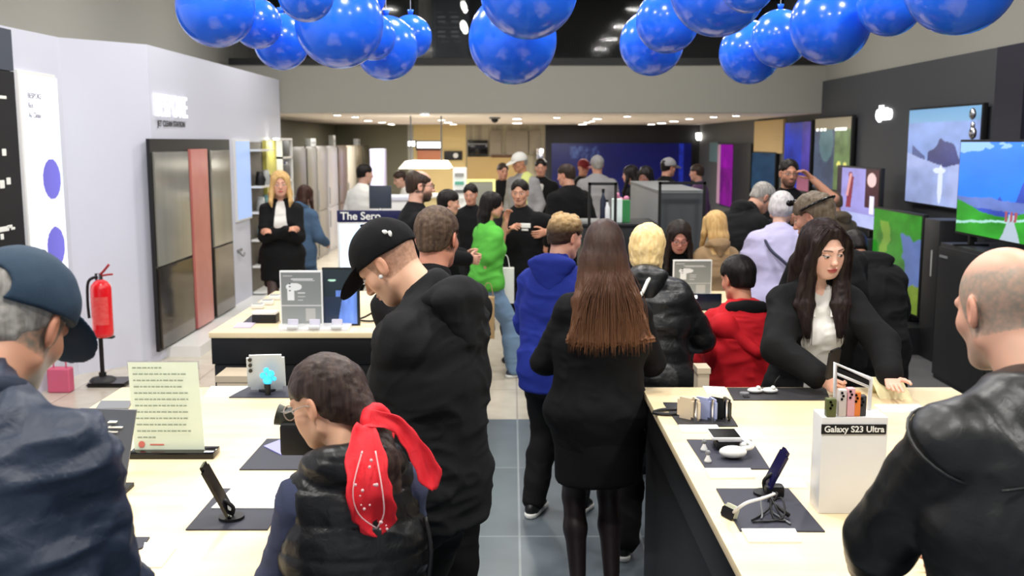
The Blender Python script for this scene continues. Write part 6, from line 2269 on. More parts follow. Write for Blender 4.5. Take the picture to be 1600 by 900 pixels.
p.top(C_leather, off=.030, hem=-.16, name='leather_jacket', folds=.006, ff=7, collar=.0, res=.008, off2=.02, extra=collar2)
p.legs(C_trs); p.shoes(M_shoe)
bm = bmesh.new()
sc_ = p.secs()
for sd in (-1, 1):
    pts = []
    for a in range(0, 361, 30):
        t = math.radians(a)
        d = p.el[(sd + 1) // 2] - p.sh[(sd + 1) // 2]
        d = d / np.linalg.norm(d)
        u = np.cross(d, V3([0, 1, 0])); u /= np.linalg.norm(u)
        v = np.cross(d, u)
        c = p.sh[(sd + 1) // 2] + d * -.005
        pts.append(c + (u * math.cos(t) + v * math.sin(t)) * (.052 * p.hs * p.b + .036))
    tube(bm, pts, .0035, 6, 2)
back = [p.pts[0.42] + p.dirs[0.42] @ V3([x * 1.0, -.10 * p.hs * 1.12 - .034 + .10 * abs(x) ** 1.6 * 4, -.02 - .12 * abs(x)]) for x in np.linspace(-.17, .17, 9)]
tube(bm, back, .003, 6, 2)
p.add('seam', bm, C_leather)

# 3 --- man in the black cap and hoodie, left middle
p = Person('man in black cap and charcoal hoodie bending over the front left table', (606, 412), 3.2, yaw=60, lean=-4, bend=6, hyaw=14, hpitch=40, nk=27, build=1.0,
           tone=(226, 176, 146), hands=((-.06, .34, 1.06), (.12, .32, 1.06)), elbow=((-.4, -.9, -.6), (.3, -.9, -.8)), res=.009)
p.stubble = (V3(srgb(96, 74, 62)), .45)
p.scalp = (V3(srgb(120, 92, 76)), .10)
p.scalp = (V3(srgb(170, 128, 104)), .10)
p.body(hres=.003)
p.top(C_hood, off=.026, hem=-.14, name='hoodie', folds=.013, ff=8, collar=.02, hood=1.05, res=.008, off2=.03, colr=.078)
p.legs(C_trs, off=.02, off2=.035); p.shoes(M_shoe)
p.cap(C_blk2, res=.004, tilt=4)
bm = bmesh.new(); q = p.hp(-.069, -.082, .066); ball(bm, q, .012, 8, (.4, 1, .6)); ball(bm, p.hp(-.066, -.090, .052), .009, 8, (.4, 1, 1.2)); p.add('logo_patch', bm, M_paper)
bm = bmesh.new(); ball(bm, p.hp(-.083, .010, -.03), .007, 8); p.add('earpiece', bm, M_whitep)

# 4 --- girl with red bandana
p = Person('girl with glasses and a red bandana tied round her ponytail, black padded vest', (508, 628), 2.45, yaw=20, lean=2, bend=10, hyaw=44, hpitch=20, nk=14, sex='f', build=1.0, hd=1.10,
           tone=(222, 172, 140), hands=((-.16, .36, 1.06), (.06, .38, 1.08)), elbow=((-.5, -.7, -.9), (.5, -.7, -.8)), res=.008)
p.body(hres=.003)
p.top(C_navyk, off=.014, aoff=.028, off2=.022, hem=-.10, name='sweater', folds=.006, ff=9, collar=.0, res=.008)


def vhood(S):
    n = p.neck
    for a in range(-160, 161, 20):
        t0, t1 = math.radians(a - 90), math.radians(a - 70)
        f = .030 + .014 * math.cos(math.radians(a))
        S.seg(n + p.R @ V3([.105 * math.cos(t0), .085 * math.sin(t0) - .012, .010]) * p.hs, n + p.R @ V3([.105 * math.cos(t1), .085 * math.sin(t1) - .012, .010]) * p.hs, f, f, k=.02)


p.top(C_puff, off=.036, hem=-.12, name='padded_vest', folds=.004, ff=12, collar=.0, res=.006, sleeves=False, quilt=.075, qa=.006, waist=.02, extra=vhood, shf=.78)
p.legs(C_trs); p.shoes(M_shoe)


def pony(S):
    a = p.hp(0, -.115, .0)
    b = p.hp(0, -.135, -.098)
    S.seg(p.hp(0, -.07, .02), b, .06 * p.hk, .028 * p.hk, k=.03)
    c = b + V3([.0, -.045, -.08]) * p.hk
    d = c + V3([.02, -.01, -.13]) * p.hk
    S.seg(b, c, .03 * p.hk, .05 * p.hk, k=.02)
    S.seg(c, d, (.052 * p.hk, .045 * p.hk), (.03 * p.hk, .03 * p.hk), V3([1, 0, 0]), k=.02)
    p._tie = b


p.hair(hairmat('girl_dark_hair', (46, 36, 34), (74, 60, 54), .3), 'pony', th=.010, res=.004, groove=.004, fn=pony, gsc=(60, 30, 50), cutback=-.06)
# bandana bow: ribbon-like closed ribbons with thickness
M_ban = mat('red_bandana_cloth', srgb(226, 30, 44), .7, var=((60, 60, 40), srgb(226, 40, 52)), bump=((40, 40, 40), .4, .004))
tie = Vector(p._tie)
Rw = Matrix.Rotation(math.radians(p.yaw), 3, 'Z').transposed()   # world direction -> person-local


def loc(x, y, z):
    return tie + Rw @ Vector((x, y, z))


def leaf(bm, pts, ws, th, wd):
    """cloth tail: list of centre points, half widths, thickness; wd = width direction"""
    wd = Vector(wd)
    rings = []
    for i, (q, w) in enumerate(zip(pts, ws)):
        d = (pts[min(i + 1, len(pts) - 1)] - pts[max(i - 1, 0)]).normalized()
        u = (wd - d * wd.dot(d)).normalized()
        n = d.cross(u)
        ring = []
        for k in range(14):
            a = 2 * math.pi * k / 14
            ring.append(bm.verts.new(q + u * math.cos(a) * w * (1 + .06 * math.sin(i * 1.3)) + n * (math.sin(a) * th * (1 + .5 * math.cos(2 * a)) + .28 * w * math.cos(2 * a) + .0045 * math.sin(5 * math.cos(a) + i * .55))))
        rings.append(ring)
    for k in range(len(rings) - 1):
        for i in range(14):
            bm.faces.new((rings[k][i], rings[k][(i + 1) % 14], rings[k + 1][(i + 1) % 14], rings[k + 1][i]))
    bm.faces.new(rings[0][::-1]); bm.faces.new(rings[-1])


def catm(P, n=6):
    q = []
    for i in range(len(P) - 1):
        p0, p1, p2, p3 = P[max(i - 1, 0)], P[i], P[i + 1], P[min(i + 2, len(P) - 1)]
        for k in range(n):
            t = k / n
            q.append(0.5 * ((2 * p1) + (-p0 + p2) * t + (2 * p0 - 5 * p1 + 4 * p2 - p3) * t * t + (-p0 + 3 * p1 - 3 * p2 + p3) * t ** 3))
    q.append(P[-1])
    return q


S_ = Solid()
for a in range(0, 360, 30):
    t0, t1 = math.radians(a), math.radians(a + 30)
    f = lambda t: tie + Vector(p.Rh @ V3([.040 * math.cos(t), -.004, .040 * math.sin(t)]))
    S_.seg(V3(f(t0)), V3(f(t1)), .015, .015, k=.012)
kn = p.put('bandana', S_, M_ban, res=.004)
kn['label'] = 'red patterned bandana tied in a bow'
SC4 = 2.5 / 1600
up = 0.0
P1 = catm([loc(-.02, -.06, .02), loc(-.01, -.125, -.05), loc(.0, -.150, -.12), loc(.012, -.125, -.18), loc(.02, -.115, -.225)])
bm = bmesh.new(); leaf(bm, P1, list(np.interp(np.linspace(0, 1, len(P1)), [0, .2, .55, .85, 1], [.020, .045, .054, .042, .012])), .009, (1, 0, 0)); o = p.add('tail', bm, M_ban, parent=kn)
P2 = catm([loc(-.01, -.045, .03), loc(.05, -.05, .02), loc(.085, -.05, -.02), loc(.12, -.05, -.08), loc(.142, -.05, -.14)])
bm = bmesh.new(); leaf(bm, P2, list(np.interp(np.linspace(0, 1, len(P2)), [0, .2, .55, .85, 1], [.022, .018, .022, .030, .008])), .007, (.8, 0, .5)); p.add('tail', bm, M_ban, parent=kn)
bm = bmesh.new()
M_pr = mat('white_print', srgb(240, 200, 200), .7)
for dx in (-.030, .030):
    tube(bm, catm([loc(dx * .5, -.135, -.02), loc(dx * 1.1, -.168, -.10), loc(dx * .95 + .006, -.160, -.16), loc(.016, -.145, -.200)], 5), .0016, 5, 1)
random.seed(2)
for k in range(16):
    t = random.uniform(.15, .85)
    q = P1[int(t * (len(P1) - 1))] + Rw @ Vector((random.uniform(-.028, .028), -.034, 0))
    ball(bm, q, random.uniform(.002, .0045), 6, (1, .5, 1))
p.add('print', bm, M_pr, parent=kn)
p.glasses(mat('glasses_clear_frame', srgb(190, 180, 170), .15, trans=.3), r=.024)
bm = bmesh.new(); tube(bm, [loc(.115, -.02, -.22), loc(.13, -.04, -.30), loc(.118, -.05, -.42), loc(.13, -.05, -.52)], .006); p.add('drawcord', bm, M_black)
# black boxy device in her hands
hw_ = W(462, 672, 2.75)
t = thing('camera', 'black boxy device held up in front of the girl with glasses', 'camera', hw_)
bm = bmesh.new(); bx(bm, hw_ + Vector((-.035, -.05, -.06)), hw_ + Vector((.07, .05, .03)), bev=.012); obj('body', bm, M_black, t, smooth='auto')
bm = bmesh.new(); cyl(bm, hw_ + Vector((-.03, 0, .04)), hw_ + Vector((-.05, 0, .045)), .026, .03, 18); bx(bm, hw_ + Vector((-.04, -.03, .02)), hw_ + Vector((.04, .03, .06)), bev=.01); obj('viewfinder', bm, mat('olive_black', srgb(44, 46, 38), .4), t, smooth='auto')

# 5 --- short haired man behind the black cap
p = Person('short-haired man seen from behind, standing just beyond the man in the black cap', (684, 372), 3.95, yaw=-8, lean=4, bend=8, hyaw=-14, hpitch=6, build=1.0, tone=(206, 142, 118),
           hands=((-.06, .3, 1.12), (.04, .3, 1.12)), elbow=((0, -.8, -1), (0, -.8, -1)), res=.010)
p.scalp = (V3(srgb(84, 66, 54)), .10)
p.body(hres=.004)
p.top(C_blk2, off=.022, hem=-.12, name='shirt', res=.010)
p.legs(C_trs); p.shoes(M_shoe)
p.hair(hairmat('cropped_brown_hair', (66, 52, 44), (96, 78, 64), .6), 'short', th=.008, res=.0035, groove=.003, gsc=(90, 90, 90), cutback=-.045)

# 6 --- woman in the green T-shirt
p = Person('woman with long black hair in a bright green T-shirt and light jeans, walking', (770, 321), 8.6, yaw=-62, lean=2, hyaw=-16, hpitch=6, sex='f', tone=(214, 158, 132),
           hands=(W(790, 346, 8.8), W(752, 480, 8.45)), elbow=((-.3, .2, -1), None), feet=((-.08, -.20, .05), (.09, .24)), res=.011)
p.body(hres=.006, bare_arms=True)
S6 = p
p.top(C_green, off=.026, hem=-.06, sleeve=.0, sleeves=False, name='t_shirt', folds=.010, collar=.0, waist=.03,
      extra=lambda S: [S.seg(S6.sh[i], S6.sh[i] + (S6.el[i] - S6.sh[i]) * .75, .070, .074, k=.03) for i in (0, 1)])
p.legs(C_jean, off=.020, off2=.035, folds=.008); p.shoes(mat('dark_blue_shoe', srgb(50, 56, 70), .6), M_sole)
p.hair(H_blk, 'long', res=.008, fn=sides(p, L=.52, w=.085, thick=.03, locks=False), front=.085)
hp_ = p.M @ Vector(p.wr[0]) + Vector((.12, .1, -.0))
t = thing('paper_bag', 'white paper bag hanging beside the green T-shirt woman', 'bag', hp_ + Vector((.04, 0, -.32)))
bm = bmesh.new(); c = W(789, 443, 8.9); bx(bm, c + Vector((-.08, -.05, -.17)), c + Vector((.08, .05, .14)), bev=.006); obj('pouch', bm, M_paper, t, smooth='auto')
bm = bmesh.new(); tube(bm, [c + Vector((-.04, 0, .14)), c + Vector((-.02, 0, .24)), c + Vector((.02, 0, .24)), c + Vector((.04, 0, .14))], .004); obj('handle', bm, M_paper, t, smooth=True)
c = W(763, 492, 8.2)
t = thing('shopping_bag', 'brown paper bag between hoodie and green T-shirt woman', 'bag', c + Vector((0, 0, -.2)))
bm = bmesh.new(); bx(bm, c + Vector((-.07, -.05, -.19)), c + Vector((.05, .05, .15)), bev=.006); obj('pouch', bm, mat('brown_paper', srgb(164, 136, 96), .7), t, smooth='auto')
bm = bmesh.new(); tube(bm, [c + Vector((-.04, 0, .15)), c + Vector((-.02, 0, .25)), c + Vector((.02, 0, .25)), c + Vector((.04, 0, .15))], .004); obj('handle', bm, mat('brown_paper', (0, 0, 0)), t, smooth=True)

# 7 --- staff man in black polo
p = Person('staff man in black polo with white chest print holding a phone', (812, 301), 9.2, yaw=166, hyaw=4, hpitch=6, build=1.05, tone=(206, 154, 128),
           hands=(W(853, 362, 9.15), W(793, 360, 8.95)), elbow=((-1, -.6, -.3), (1, -.7, -.6)), res=.011)
p.scalp = None
p.body(hres=.006, bare_arms=True)
S7 = p
p.top(C_blk2, off=.026, hem=-.10, sleeves=False, name='polo_shirt', collar=.02,
      extra=lambda S: [S.seg(S7.sh[i], S7.sh[i] + (S7.el[i] - S7.sh[i]) * .6, .078, .066, k=.03) for i in (0, 1)])
p.legs(C_trs); p.shoes(M_shoe)
p.hair(H_blk, 'short', th=.012, res=.007)
bm = bmesh.new(); q = Vector(p.pts[0.42] + V3([-.075, .14, -.01])); bx(bm, q + Vector((-.05, 0, -.02)), q + Vector((.045, .008, .022)), bev=.004); bx(bm, q + Vector((-.03, 0, -.045)), q + Vector((.03, .008, -.03))); p.add('chest_print', bm, M_paper)
h = Vector(p.M @ Vector(p.handpos[1][0])) if p.handpos[1] else W(793, 357, 9)
t = thing('smartphone', 'small dark phone in the hand of the staff man in black polo', 'phone', h)
bm = bmesh.new(); bx(bm, h + Vector((-.07, -.01, .0)), h + Vector((.05, .05, .01)), bev=.003); obj('body', bm, M_blackg, t, smooth='auto')

# 8 --- boy in blue hoodie
p = Person('teenager in a royal blue hoodie and black trousers at the aisle', (884, 371), 5.4, yaw=-22, lean=3, bend=8, hyaw=-30, hpitch=14, build=.95, tone=(216, 160, 136),
           hands=((-.05, .32, 1.08), (.2, .32, 1.1)), elbow=((-.9, -.8, -.3), None), feet=((-.10, .02), (.12, .10)), res=.010, hd=1.02)
p.body(hres=.004)
p.top(C_blue, off=.030, hem=-.16, name='hoodie', hood=1.15, folds=.010, off2=.025)
p.legs(C_trs, off=.02, off2=.03); p.shoes(M_shoe, M_sole)


def curls(S):
    random.seed(9)
    for k in range(46):
        a, b = random.uniform(0, 2 * math.pi), random.uniform(.25, 1.0)
        r = V3([.074 * math.cos(a) * math.sqrt(1 - b * b * .8), -.016 + .09 * math.sin(a) * math.sqrt(1 - b * b * .8), .040 + .085 * b])
        q = p.hp(*(r * 1.04))
        S.ell(q, V3([.017, .017, .012]) * p.hk, None, k=.008)


p.hair(ombre('brown_hair_blond_top', p.hc[2] + .03, p.hc[2] + .12, (176, 146, 100), (60, 44, 36)), 'short', th=.014, res=.004, groove=.006, gsc=(50, 50, 50), fn=curls)

# 9 --- long haired woman in black
p = Person('woman with very long straight brown hair in a black dress suit, seen from behind', (944, 394), 4.32, yaw=4, lean=0, bend=4, sl=3, hyaw=-12, hpitch=8, sex='f', build=1.04, tone=(214, 168, 144),
           hands=((-.12, .34, 1.12), (.16, .34, 1.12)), elbow=((-.7, -.8, -.5), (.7, -.8, -.5)), feet=((-.075, .0), (.075, .02)), res=.009)
tights = V3(srgb(48, 38, 40))
p.body(hres=.004, bare_legs=True, legtone=tights)
hs = p.hs
sc_ = p.secs()
p.top(C_blk, off=.028, hem=-.24, name='blazer', folds=.006, collar=.02, res=.009, hemw=(.185 * hs, .14 * hs), waist=.035)
S = Solid()
S.seg(p.pts[0.0], V3([p.pts[0.0][0], 0, .62 * hs]), (.188, .14), (.178, .145), V3([1, 0, 0]), k=.02)
S.cut((0, 0, .60 * hs), (0, 0, -1)); S.cut((0, 0, .97 * hs), (0, 0, 1))
p.put('skirt', S, C_blk, res=.010, disp=lambda v: .004 * (fbm(v * 7, 3, 2) - .5))
p.shoes(M_shoe)


def longback(S):
    k_ = p.hk
    X = V3([1, 0, 0])
    a, b = p.hp(0, -.02, .075), p.hp(0, -.05, -.04)
    S.seg(a, b, (.072 * k_, .075 * k_), (.102 * k_, .085 * k_), X, k=.03)
    c = p.neck + V3([0, -.075, -.02]) * p.hs
    S.seg(b, c, (.108 * k_, .075 * k_), (.150 * k_, .058 * k_), X, k=.03)
    d = c + V3([.012, -.050, -.17]) * p.hs
    S.seg(c, d, (.152 * k_, .055 * k_), (.198 * k_, .042 * k_), X, k=.03)
    e = d + V3([.0, .0, -.14]) * p.hs
    S.seg(d, e, (.200 * k_, .040 * k_), (.205 * k_, .032 * k_), X, k=.02)


S = Solid()
k_ = p.hk
S.ell(p.hp(0, -.016, .030), V3([.090, .112, .105]) * k_, p.Rh, k=.01)
S.ell(p.hp(0, .118, -.04), V3([.062, .075, .10]) * k_, p.Rh, k=.008, op='s')
longback(S)
zc = WZ(945, 545, 0)
zend = W(945, 546, 4.15).z
v, q = S.mesh(.0042)
ph = np.arctan2(v[:, 1] - p.neck[1], v[:, 0] - p.neck[0])
n1 = fbm(np.stack([v[:, 0] * 150, v[:, 1] * 60, v[:, 2] * 3.0], -1), 5, 3) - .5
n2 = fbm(np.stack([v[:, 0] * 38, v[:, 1] * 20, v[:, 2] * 2.0], -1), 9, 2) - .5
amp = np.clip((p.hc[2] + .10 - v[:, 2]) / .30, .15, 1)
N = vnormals(v, q)
v = v + N * (amp * (.006 * n1 * 2 + .012 * n2 * 2))[:, None]
# ragged ends
rag = zend + .03 + .05 * (fbm(np.stack([v[:, 0] * 45, v[:, 0] * 0, v[:, 0] * 0], -1), 4, 3) - .5) + .10 * np.abs(v[:, 0] - p.neck[0] - .02) ** 1.2
m = v[:, 2] < rag
v[m, 2] = rag[m] + (v[m, 2] - rag[m]) * .12
npmesh('hair', v, q, ombre('long_brown_hair', zend - .05, p.hc[2] + .02, (52, 38, 32), (124, 84, 58)), p.root)
# loose strands over the mass
bm = bmesh.new()
random.seed(21)
for k in range(170):
    x = random.uniform(-.17, .19)
    zs = p.neck[2] + random.uniform(-.05, .12)
    xs_ = x * random.uniform(.45, .8)
    yb_ = p.neck[1]
    pts = [Vector((p.neck[0] + xs_ * .8, yb_ - .135 + .9 * xs_ ** 2, zs)), Vector((p.neck[0] + x * .92, yb_ - .165 + .9 * x * x, zs - .14)), Vector((p.neck[0] + x, yb_ - .172 + 1.2 * x * x, zend + random.uniform(-.03, .03) + .04 * abs(x)))]
    tube(bm, pts, [.0017, .0015, .0012, .0006], 4, 4)
o = p.add('hair_strands', bm, MATS['long_brown_hair']); o['kind'] = 'stuff'

# 10 --- blonde person in black puffer
p = Person('blonde-bobbed person in black padded jacket with white strap, seen from behind', (1013, 388), 4.95, yaw=-2, lean=4, bend=10, sl=-4, hyaw=-22, hpitch=14, sex='f', build=1.1, tone=(216, 170, 146),
           hands=((-.16, .34, 1.08), (.18, .36, 1.06)), elbow=(None, (.9, -.7, -.4)), feet=((-.13, -.02), (.13, -.02)), res=.010)
p.body(hres=.005)
p.top(C_puff, off=.040, hem=-.20, name='padded_jacket', folds=.007, quilt=.11, hood=.9, off2=.03)
p.legs(C_trs, off=.022, off2=.045); p.shoes(M_shoe, M_sole)


def bob(S):
    k_ = p.hk
    S.seg(p.hp(0, -.03, .03), p.hp(0, -.045, -.07), (.092 * k_, .085 * k_), (.080 * k_, .06 * k_), p.Rh @ V3([1, 0, 0]), k=.02)
    S.seg(p.hp(.05, -.01, -.02), p.hp(.065, .0, -.11), .035 * k_, .022 * k_, k=.02)


p.hair(H_bld, 'long', th=.016, res=.0045, fn=bob, groove=.006, gsc=(50, 50, 30))
bm = bmesh.new(); n = p.neck
tube(bm, [n + V3(a) for a in ((.02, -.11, .05), (.0, -.14, .03), (-.025, -.160, -.02), (-.045, -.165, -.05))], .009)
p.add('shoulder_strap', bm, M_paper)

# 11 --- girl with glasses facing us
p = Person('girl with long black hair and red-brown glasses looking down, behind the right info board', (1061, 371), 7.55, yaw=182, bend=14, lean=4, hyaw=-4, hpitch=22, sex='f', tone=(212, 150, 132),
           hands=((-.14, .3, 1.0), (.14, .3, 1.0)), res=.012, hd=1.16)
p.body(hres=.005)
p.top(C_blk2, off=.026, hem=-.12, name='jumper', collar=.03)
p.legs(C_trs); p.shoes(M_shoe)
p.hair(hairmat('black_brown_hair', (28, 22, 22), (44, 34, 30)), 'long', th=.018, res=.007, fn=sides(p, L=.45, w=.12, thick=.04), front=.095)
p.glasses(mat('red_brown_frame', srgb(96, 30, 34), .3), r=.026)

# 12 --- boy in red hoodie
p = Person('small boy with black hair in a red hoodie with black hood lining, seen from behind', (1152, 436), 5.2, yaw=4, lean=2, bend=8, hyaw=22, hpitch=14, build=1.05, hd=1.18, tone=(204, 140, 112),
           hands=((-.12, .34, 1.0), (.16, .34, 1.0)), res=.009)
p.body(hres=.004)
S12 = p
p.top(C_red, off=.036, hem=-.22, name='hoodie', folds=.012, ff=8, collar=.0, waist=.03)


def bhood():
    S = Solid()
    a = p.pts[0.49] + p.R @ V3([0, -.085, .050]) * p.hs
    S.ell(a, V3([.13, .055, .06]) * p.hs, p.R, k=.035)
    for sd in (-1, 1):
        S.seg(a + V3([sd * .08, .02, .0]), p.neck + p.R @ V3([sd * .07, .05, .0]) * p.hs, .04 * p.hs, .03 * p.hs, k=.03)
    return S


p.put('hood', bhood(), C_blk2, disp=lambda v: .006 * (fbm(v * 10, 2, 2) - .5) * 2)
S = Solid()
S.ell(p.pts[0.42] + V3([-.12, -.08, .02]), V3([.07, .06, .07]), None, k=.03)
S.seg(p.pts[0.42] + V3([-.14, -.06, .03]), p.pts[0.30] + V3([.02, -.15, .0]), .05, .03, k=.03)
p.put('hood_lining', S, C_red, disp=lambda v: .010 * (fbm(v * 11, 2, 2) - .5) * 2, label='red folded hood hanging over the shoulder')
p.legs(C_trs); p.shoes(M_shoe, M_sole)
p.hair(H_blk, 'short', th=.016, res=.0045, cutback=-.05)

# 13 --- staff woman in black blazer and white blouse
p = Person('dark-haired young woman in black blazer and white blouse behind the front right table', (1288, 390), 4.45, yaw=180, lean=2, bend=3, hyaw=14, hpitch=14, hroll=4, sex='f', build=1.10, hd=1.08, tone=(230, 184, 164),
           hands=(W(1392, 586, 4.12), W(1280, 588, 4.16)), elbow=((-1.2, -.3, -.5), (1.4, -.3, -.3)), res=.008, curl=(12, 70))
p.palm = [V3([0, .3, 1.0]), V3([-.8, .2, -.3])]
p.lip = V3(srgb(190, 92, 88))
p.body(hres=.0026, fres=.0028)
S13 = p
p.top(C_white, off=.013, hem=-.05, name='blouse', sleeves=False, collar=.0, folds=.006, ff=12, res=.006,
      extra=lambda S: (S.seg(S13.neck + V3([0, .07, .05]), S13.neck + V3([0, .10, -.04]), .062, .042, k=.008, op='s'), S.seg(S13.neck + V3([0, .10, -.04]), S13.neck + V3([0, .135, -.12]), .042, .012, k=.008, op='s')))
p.top(C_blk, off=.034, hem=-.24, name='blazer', opening=(.092, .072, -.02), collar=.0, folds=.007, ff=6, res=.008, sleeve=.95, off2=.03)
p.legs(C_trs); p.shoes(M_shoe)
S13 = p


def par(S):
    k_ = p.hk
    X = V3([1, 0, 0])
    a, b = p.hp(0, -.04, .05), p.hp(0, -.07, -.08)
    S.seg(a, b, (.094 * k_, .07 * k_), (.105 * k_, .06 * k_), p.Rh @ X, k=.03)
    S.seg(b, b + V3([0, -.03, -.2]), (.11 * k_, .05 * k_), (.12 * k_, .04 * k_), X, k=.03)
    for sd in (-1, 1):
        a = p.hp(sd * .018, .060, .105)
        m = p.hp(sd * .068, .050, .055)
        b = p.hp(sd * .080, .038, -.03)
        b2 = p.hp(sd * .080, .030, -.11)
        c = p.neck + V3([sd * .085, .105, -.07]) * p.hs
        d = p.neck + V3([sd * .075, .145, -.22]) * p.hs
        S.seg(a, m, .014 * k_, .020 * k_, k=.015)
        S.seg(m, b, .020 * k_, .022 * k_, k=.015)
        S.seg(b, b2, (.026 * k_, .022 * k_), (.036 * k_, .024 * k_), X, k=.02)
        S.seg(b2, c, (.038 * k_, .024 * k_), (.046 * k_, .020 * k_), X, k=.02)
        S.seg(c, d, (.046 * k_, .020 * k_), (.014 * k_, .008 * k_), X, k=.02)


p.hair(hairmat('near_black_hair', (30, 23, 23), (48, 36, 33), .34), 'long', th=.013, res=.004, fn=par, front=.098, groove=.004, gsc=(70, 70, 8))
bm = bmesh.new()
random.seed(31)
for k in range(90):
    sd = random.choice((-1, 1))
    f = random.uniform(-.035, .035)
    pts = [p.hp(sd * random.uniform(.012, .03), .035 + f, .125), p.hp(sd * .078, .045 + f, .06), p.hp(sd * .100, .035 + f, -.03), p.hp(sd * .104, .03 + f, -.11),
           p.neck + V3([sd * (.085 + f), .125, -.07]) * p.hs, p.neck + V3([sd * (.078 + f * .6), .160, -.20 - random.uniform(0, .06)]) * p.hs]
    tube(bm, [Vector(q) for q in pts], [.0014, .0014, .0012, .0006], 4, 4)
o = p.add('hair_strands', bm, MATS['near_black_hair']); o['kind'] = 'stuff'
bm = bmesh.new()
for sd in (-1, 1):
    a = p.neck + V3([sd * .05, .055, .0]) * p.hs
    b = p.pts[0.42] + p.dirs[0.42] @ V3([sd * .035, .125, -.01]) * p.hs
    prism(bm, [a, a + V3([sd * .03, .0, -.03]), b + V3([sd * .035, .006, 0]), b], (0, .006, 0.003))
p.add('collar', bm, C_white, smooth=False)
bm = bmesh.new()
w_ = p.wr[1] + (p.el[1] - p.wr[1]) * .18
cyl(bm, w_, w_ + (p.el[1] - p.wr[1]) * .12, .052, n=24)
p.add('bracelet', bm, mat('grey_cuff', srgb(110, 112, 116), .5))
h = W(1312, 572, 4.08)
t = thing('smartphone', 'black phone held in the right hand of the woman in the white blouse', 'phone', h)
bm = bmesh.new(); slab(bm, h + Vector((-.035, 0, -.05)), (.75, .6, .1), (-.6, .75, .2), .075, .13, .009, .01); obj('body', bm, M_black, t, smooth='auto')
bm = bmesh.new(); slab(bm, h + Vector((-.035, 0.0, -.046)) + Vector((-.6, .75, .2)) * .006, (.75, .6, .1), (-.6, .75, .2), .068, .122, .002, .008); obj('screen', bm, M_blackg, t)

# 14 --- dark hooded coat right behind her
p = Person('person in black hooded coat bending forward right behind the white blouse woman', (1334, 392), 6.2, yaw=0, lean=10, bend=26, hyaw=8, hpitch=46, build=1.12, tone=(206, 152, 128),
           hands=((-.2, .5, .95), (.2, .5, .95)), elbow=((-1, -.6, -.2), (1, -.6, -.2)), res=.011)
p.body(hres=.006)
p.top(C_blk2, off=.045, hem=-.35, name='coat', folds=.012, hood=1.5)
p.legs(C_trs); p.shoes(M_shoe)
p.hair(H_blk, 'short', th=.02, res=.006)

# 15 --- grey haired person in lavender
p = Person('grey-haired person in a lavender T-shirt with a dark crossbody strap, seen from behind', (1222, 326), 7.5, yaw=-8, lean=6, bend=10, hyaw=-30, hpitch=12, sex='f', build=1.28, tone=(214, 168, 146),
           hands=((-.2, .3, 1.0), (.2, .3, 1.0)), res=.012)
p.body(hres=.006, bare_arms=True)
S15 = p
p.top(C_lav, off=.030, hem=-.08, sleeves=False, name='t_shirt', collar=.01, folds=.008, waist=.03,
      extra=lambda S: [S.seg(S15.sh[i], S15.sh[i] + (S15.el[i] - S15.sh[i]) * .8, .085, .078, k=.03) for i in (0, 1)])
p.legs(C_trs); p.shoes(M_shoe)
p.hair(H_lgy, 'long', th=.020, res=.006, groove=.005, cutback=-.08)
bm = bmesh.new()
pts = [p.pts[0.49] + V3([-.12, .02, .03]), p.pts[0.49] + V3([-.11, -.10, -.01]), p.pts[0.42] + V3([-.07, -.165, -.02]), p.pts[0.30] + V3([.03, -.20, .0]), p.pts[0.14] + V3([.15, -.17, .0]), p.pts[0.14] + V3([.2, -.08, -.02])]
tube(bm, pts, .011, 8, 5)
p.add('crossbody_strap', bm, mat('navy_strap', srgb(26, 30, 60), .6))

# 16 --- brown haired person with sunglasses on head
p = Person('person with short grey-brown hair and sunglasses pushed up on the head, behind the blouse woman', (1270, 340), 5.6, yaw=20, lean=2, bend=14, hyaw=34, hpitch=16, build=1.1, tone=(206, 150, 124), hands=((-.2, .35, 1.0), (.2, .35, 1.0)), res=.011, hd=1.08)
p.body(hres=.005)
p.top(C_blk2, off=.022, hem=-.12, name='jacket', hood=.8)
p.legs(C_trs); p.shoes(M_shoe)
p.hair(hairmat('grey_brown_hair', (92, 80, 66), (120, 106, 88), .5), 'short', th=.016, res=.005, groove=.006, gsc=(40, 40, 40))
bm = bmesh.new()
tube(bm, [p.hp(-.098, .02, .045), p.hp(-.102, -.04, .06), p.hp(-.075, -.10, .075), p.hp(-.02, -.135, .08)], .007)
tube(bm, [p.hp(.098, .02, .045), p.hp(.102, -.04, .06), p.hp(.075, -.10, .075), p.hp(.0, -.135, .08)], .007)
for sd in (-1, 1):
    ball(bm, p.hp(sd * .04, .085, .10), .026, 12, (1, .5, .7))
p.add('sunglasses', bm, M_blackg)

# 17 --- grey haired man in black jacket, bending right
p = Person('grey-haired man in a black jacket bending his head to the right near the dark wall', (1192, 309), 8.3, yaw=-62, lean=10, bend=22, hyaw=-14, hpitch=34, build=1.15, tone=(200, 148, 124), hands=(W(1225, 348, 8.5), W(1222, 350, 8.3)), res=.012)
p.scalp = (V3(srgb(110, 104, 96)), .10)
p.body(hres=.006)
p.top(C_blk2, off=.035, hem=-.14, name='jacket', hood=.9, folds=.010)
p.legs(C_trs); p.shoes(M_shoe)
p.hair(H_gry, 'short', th=.006, res=.006, cutback=-.04)

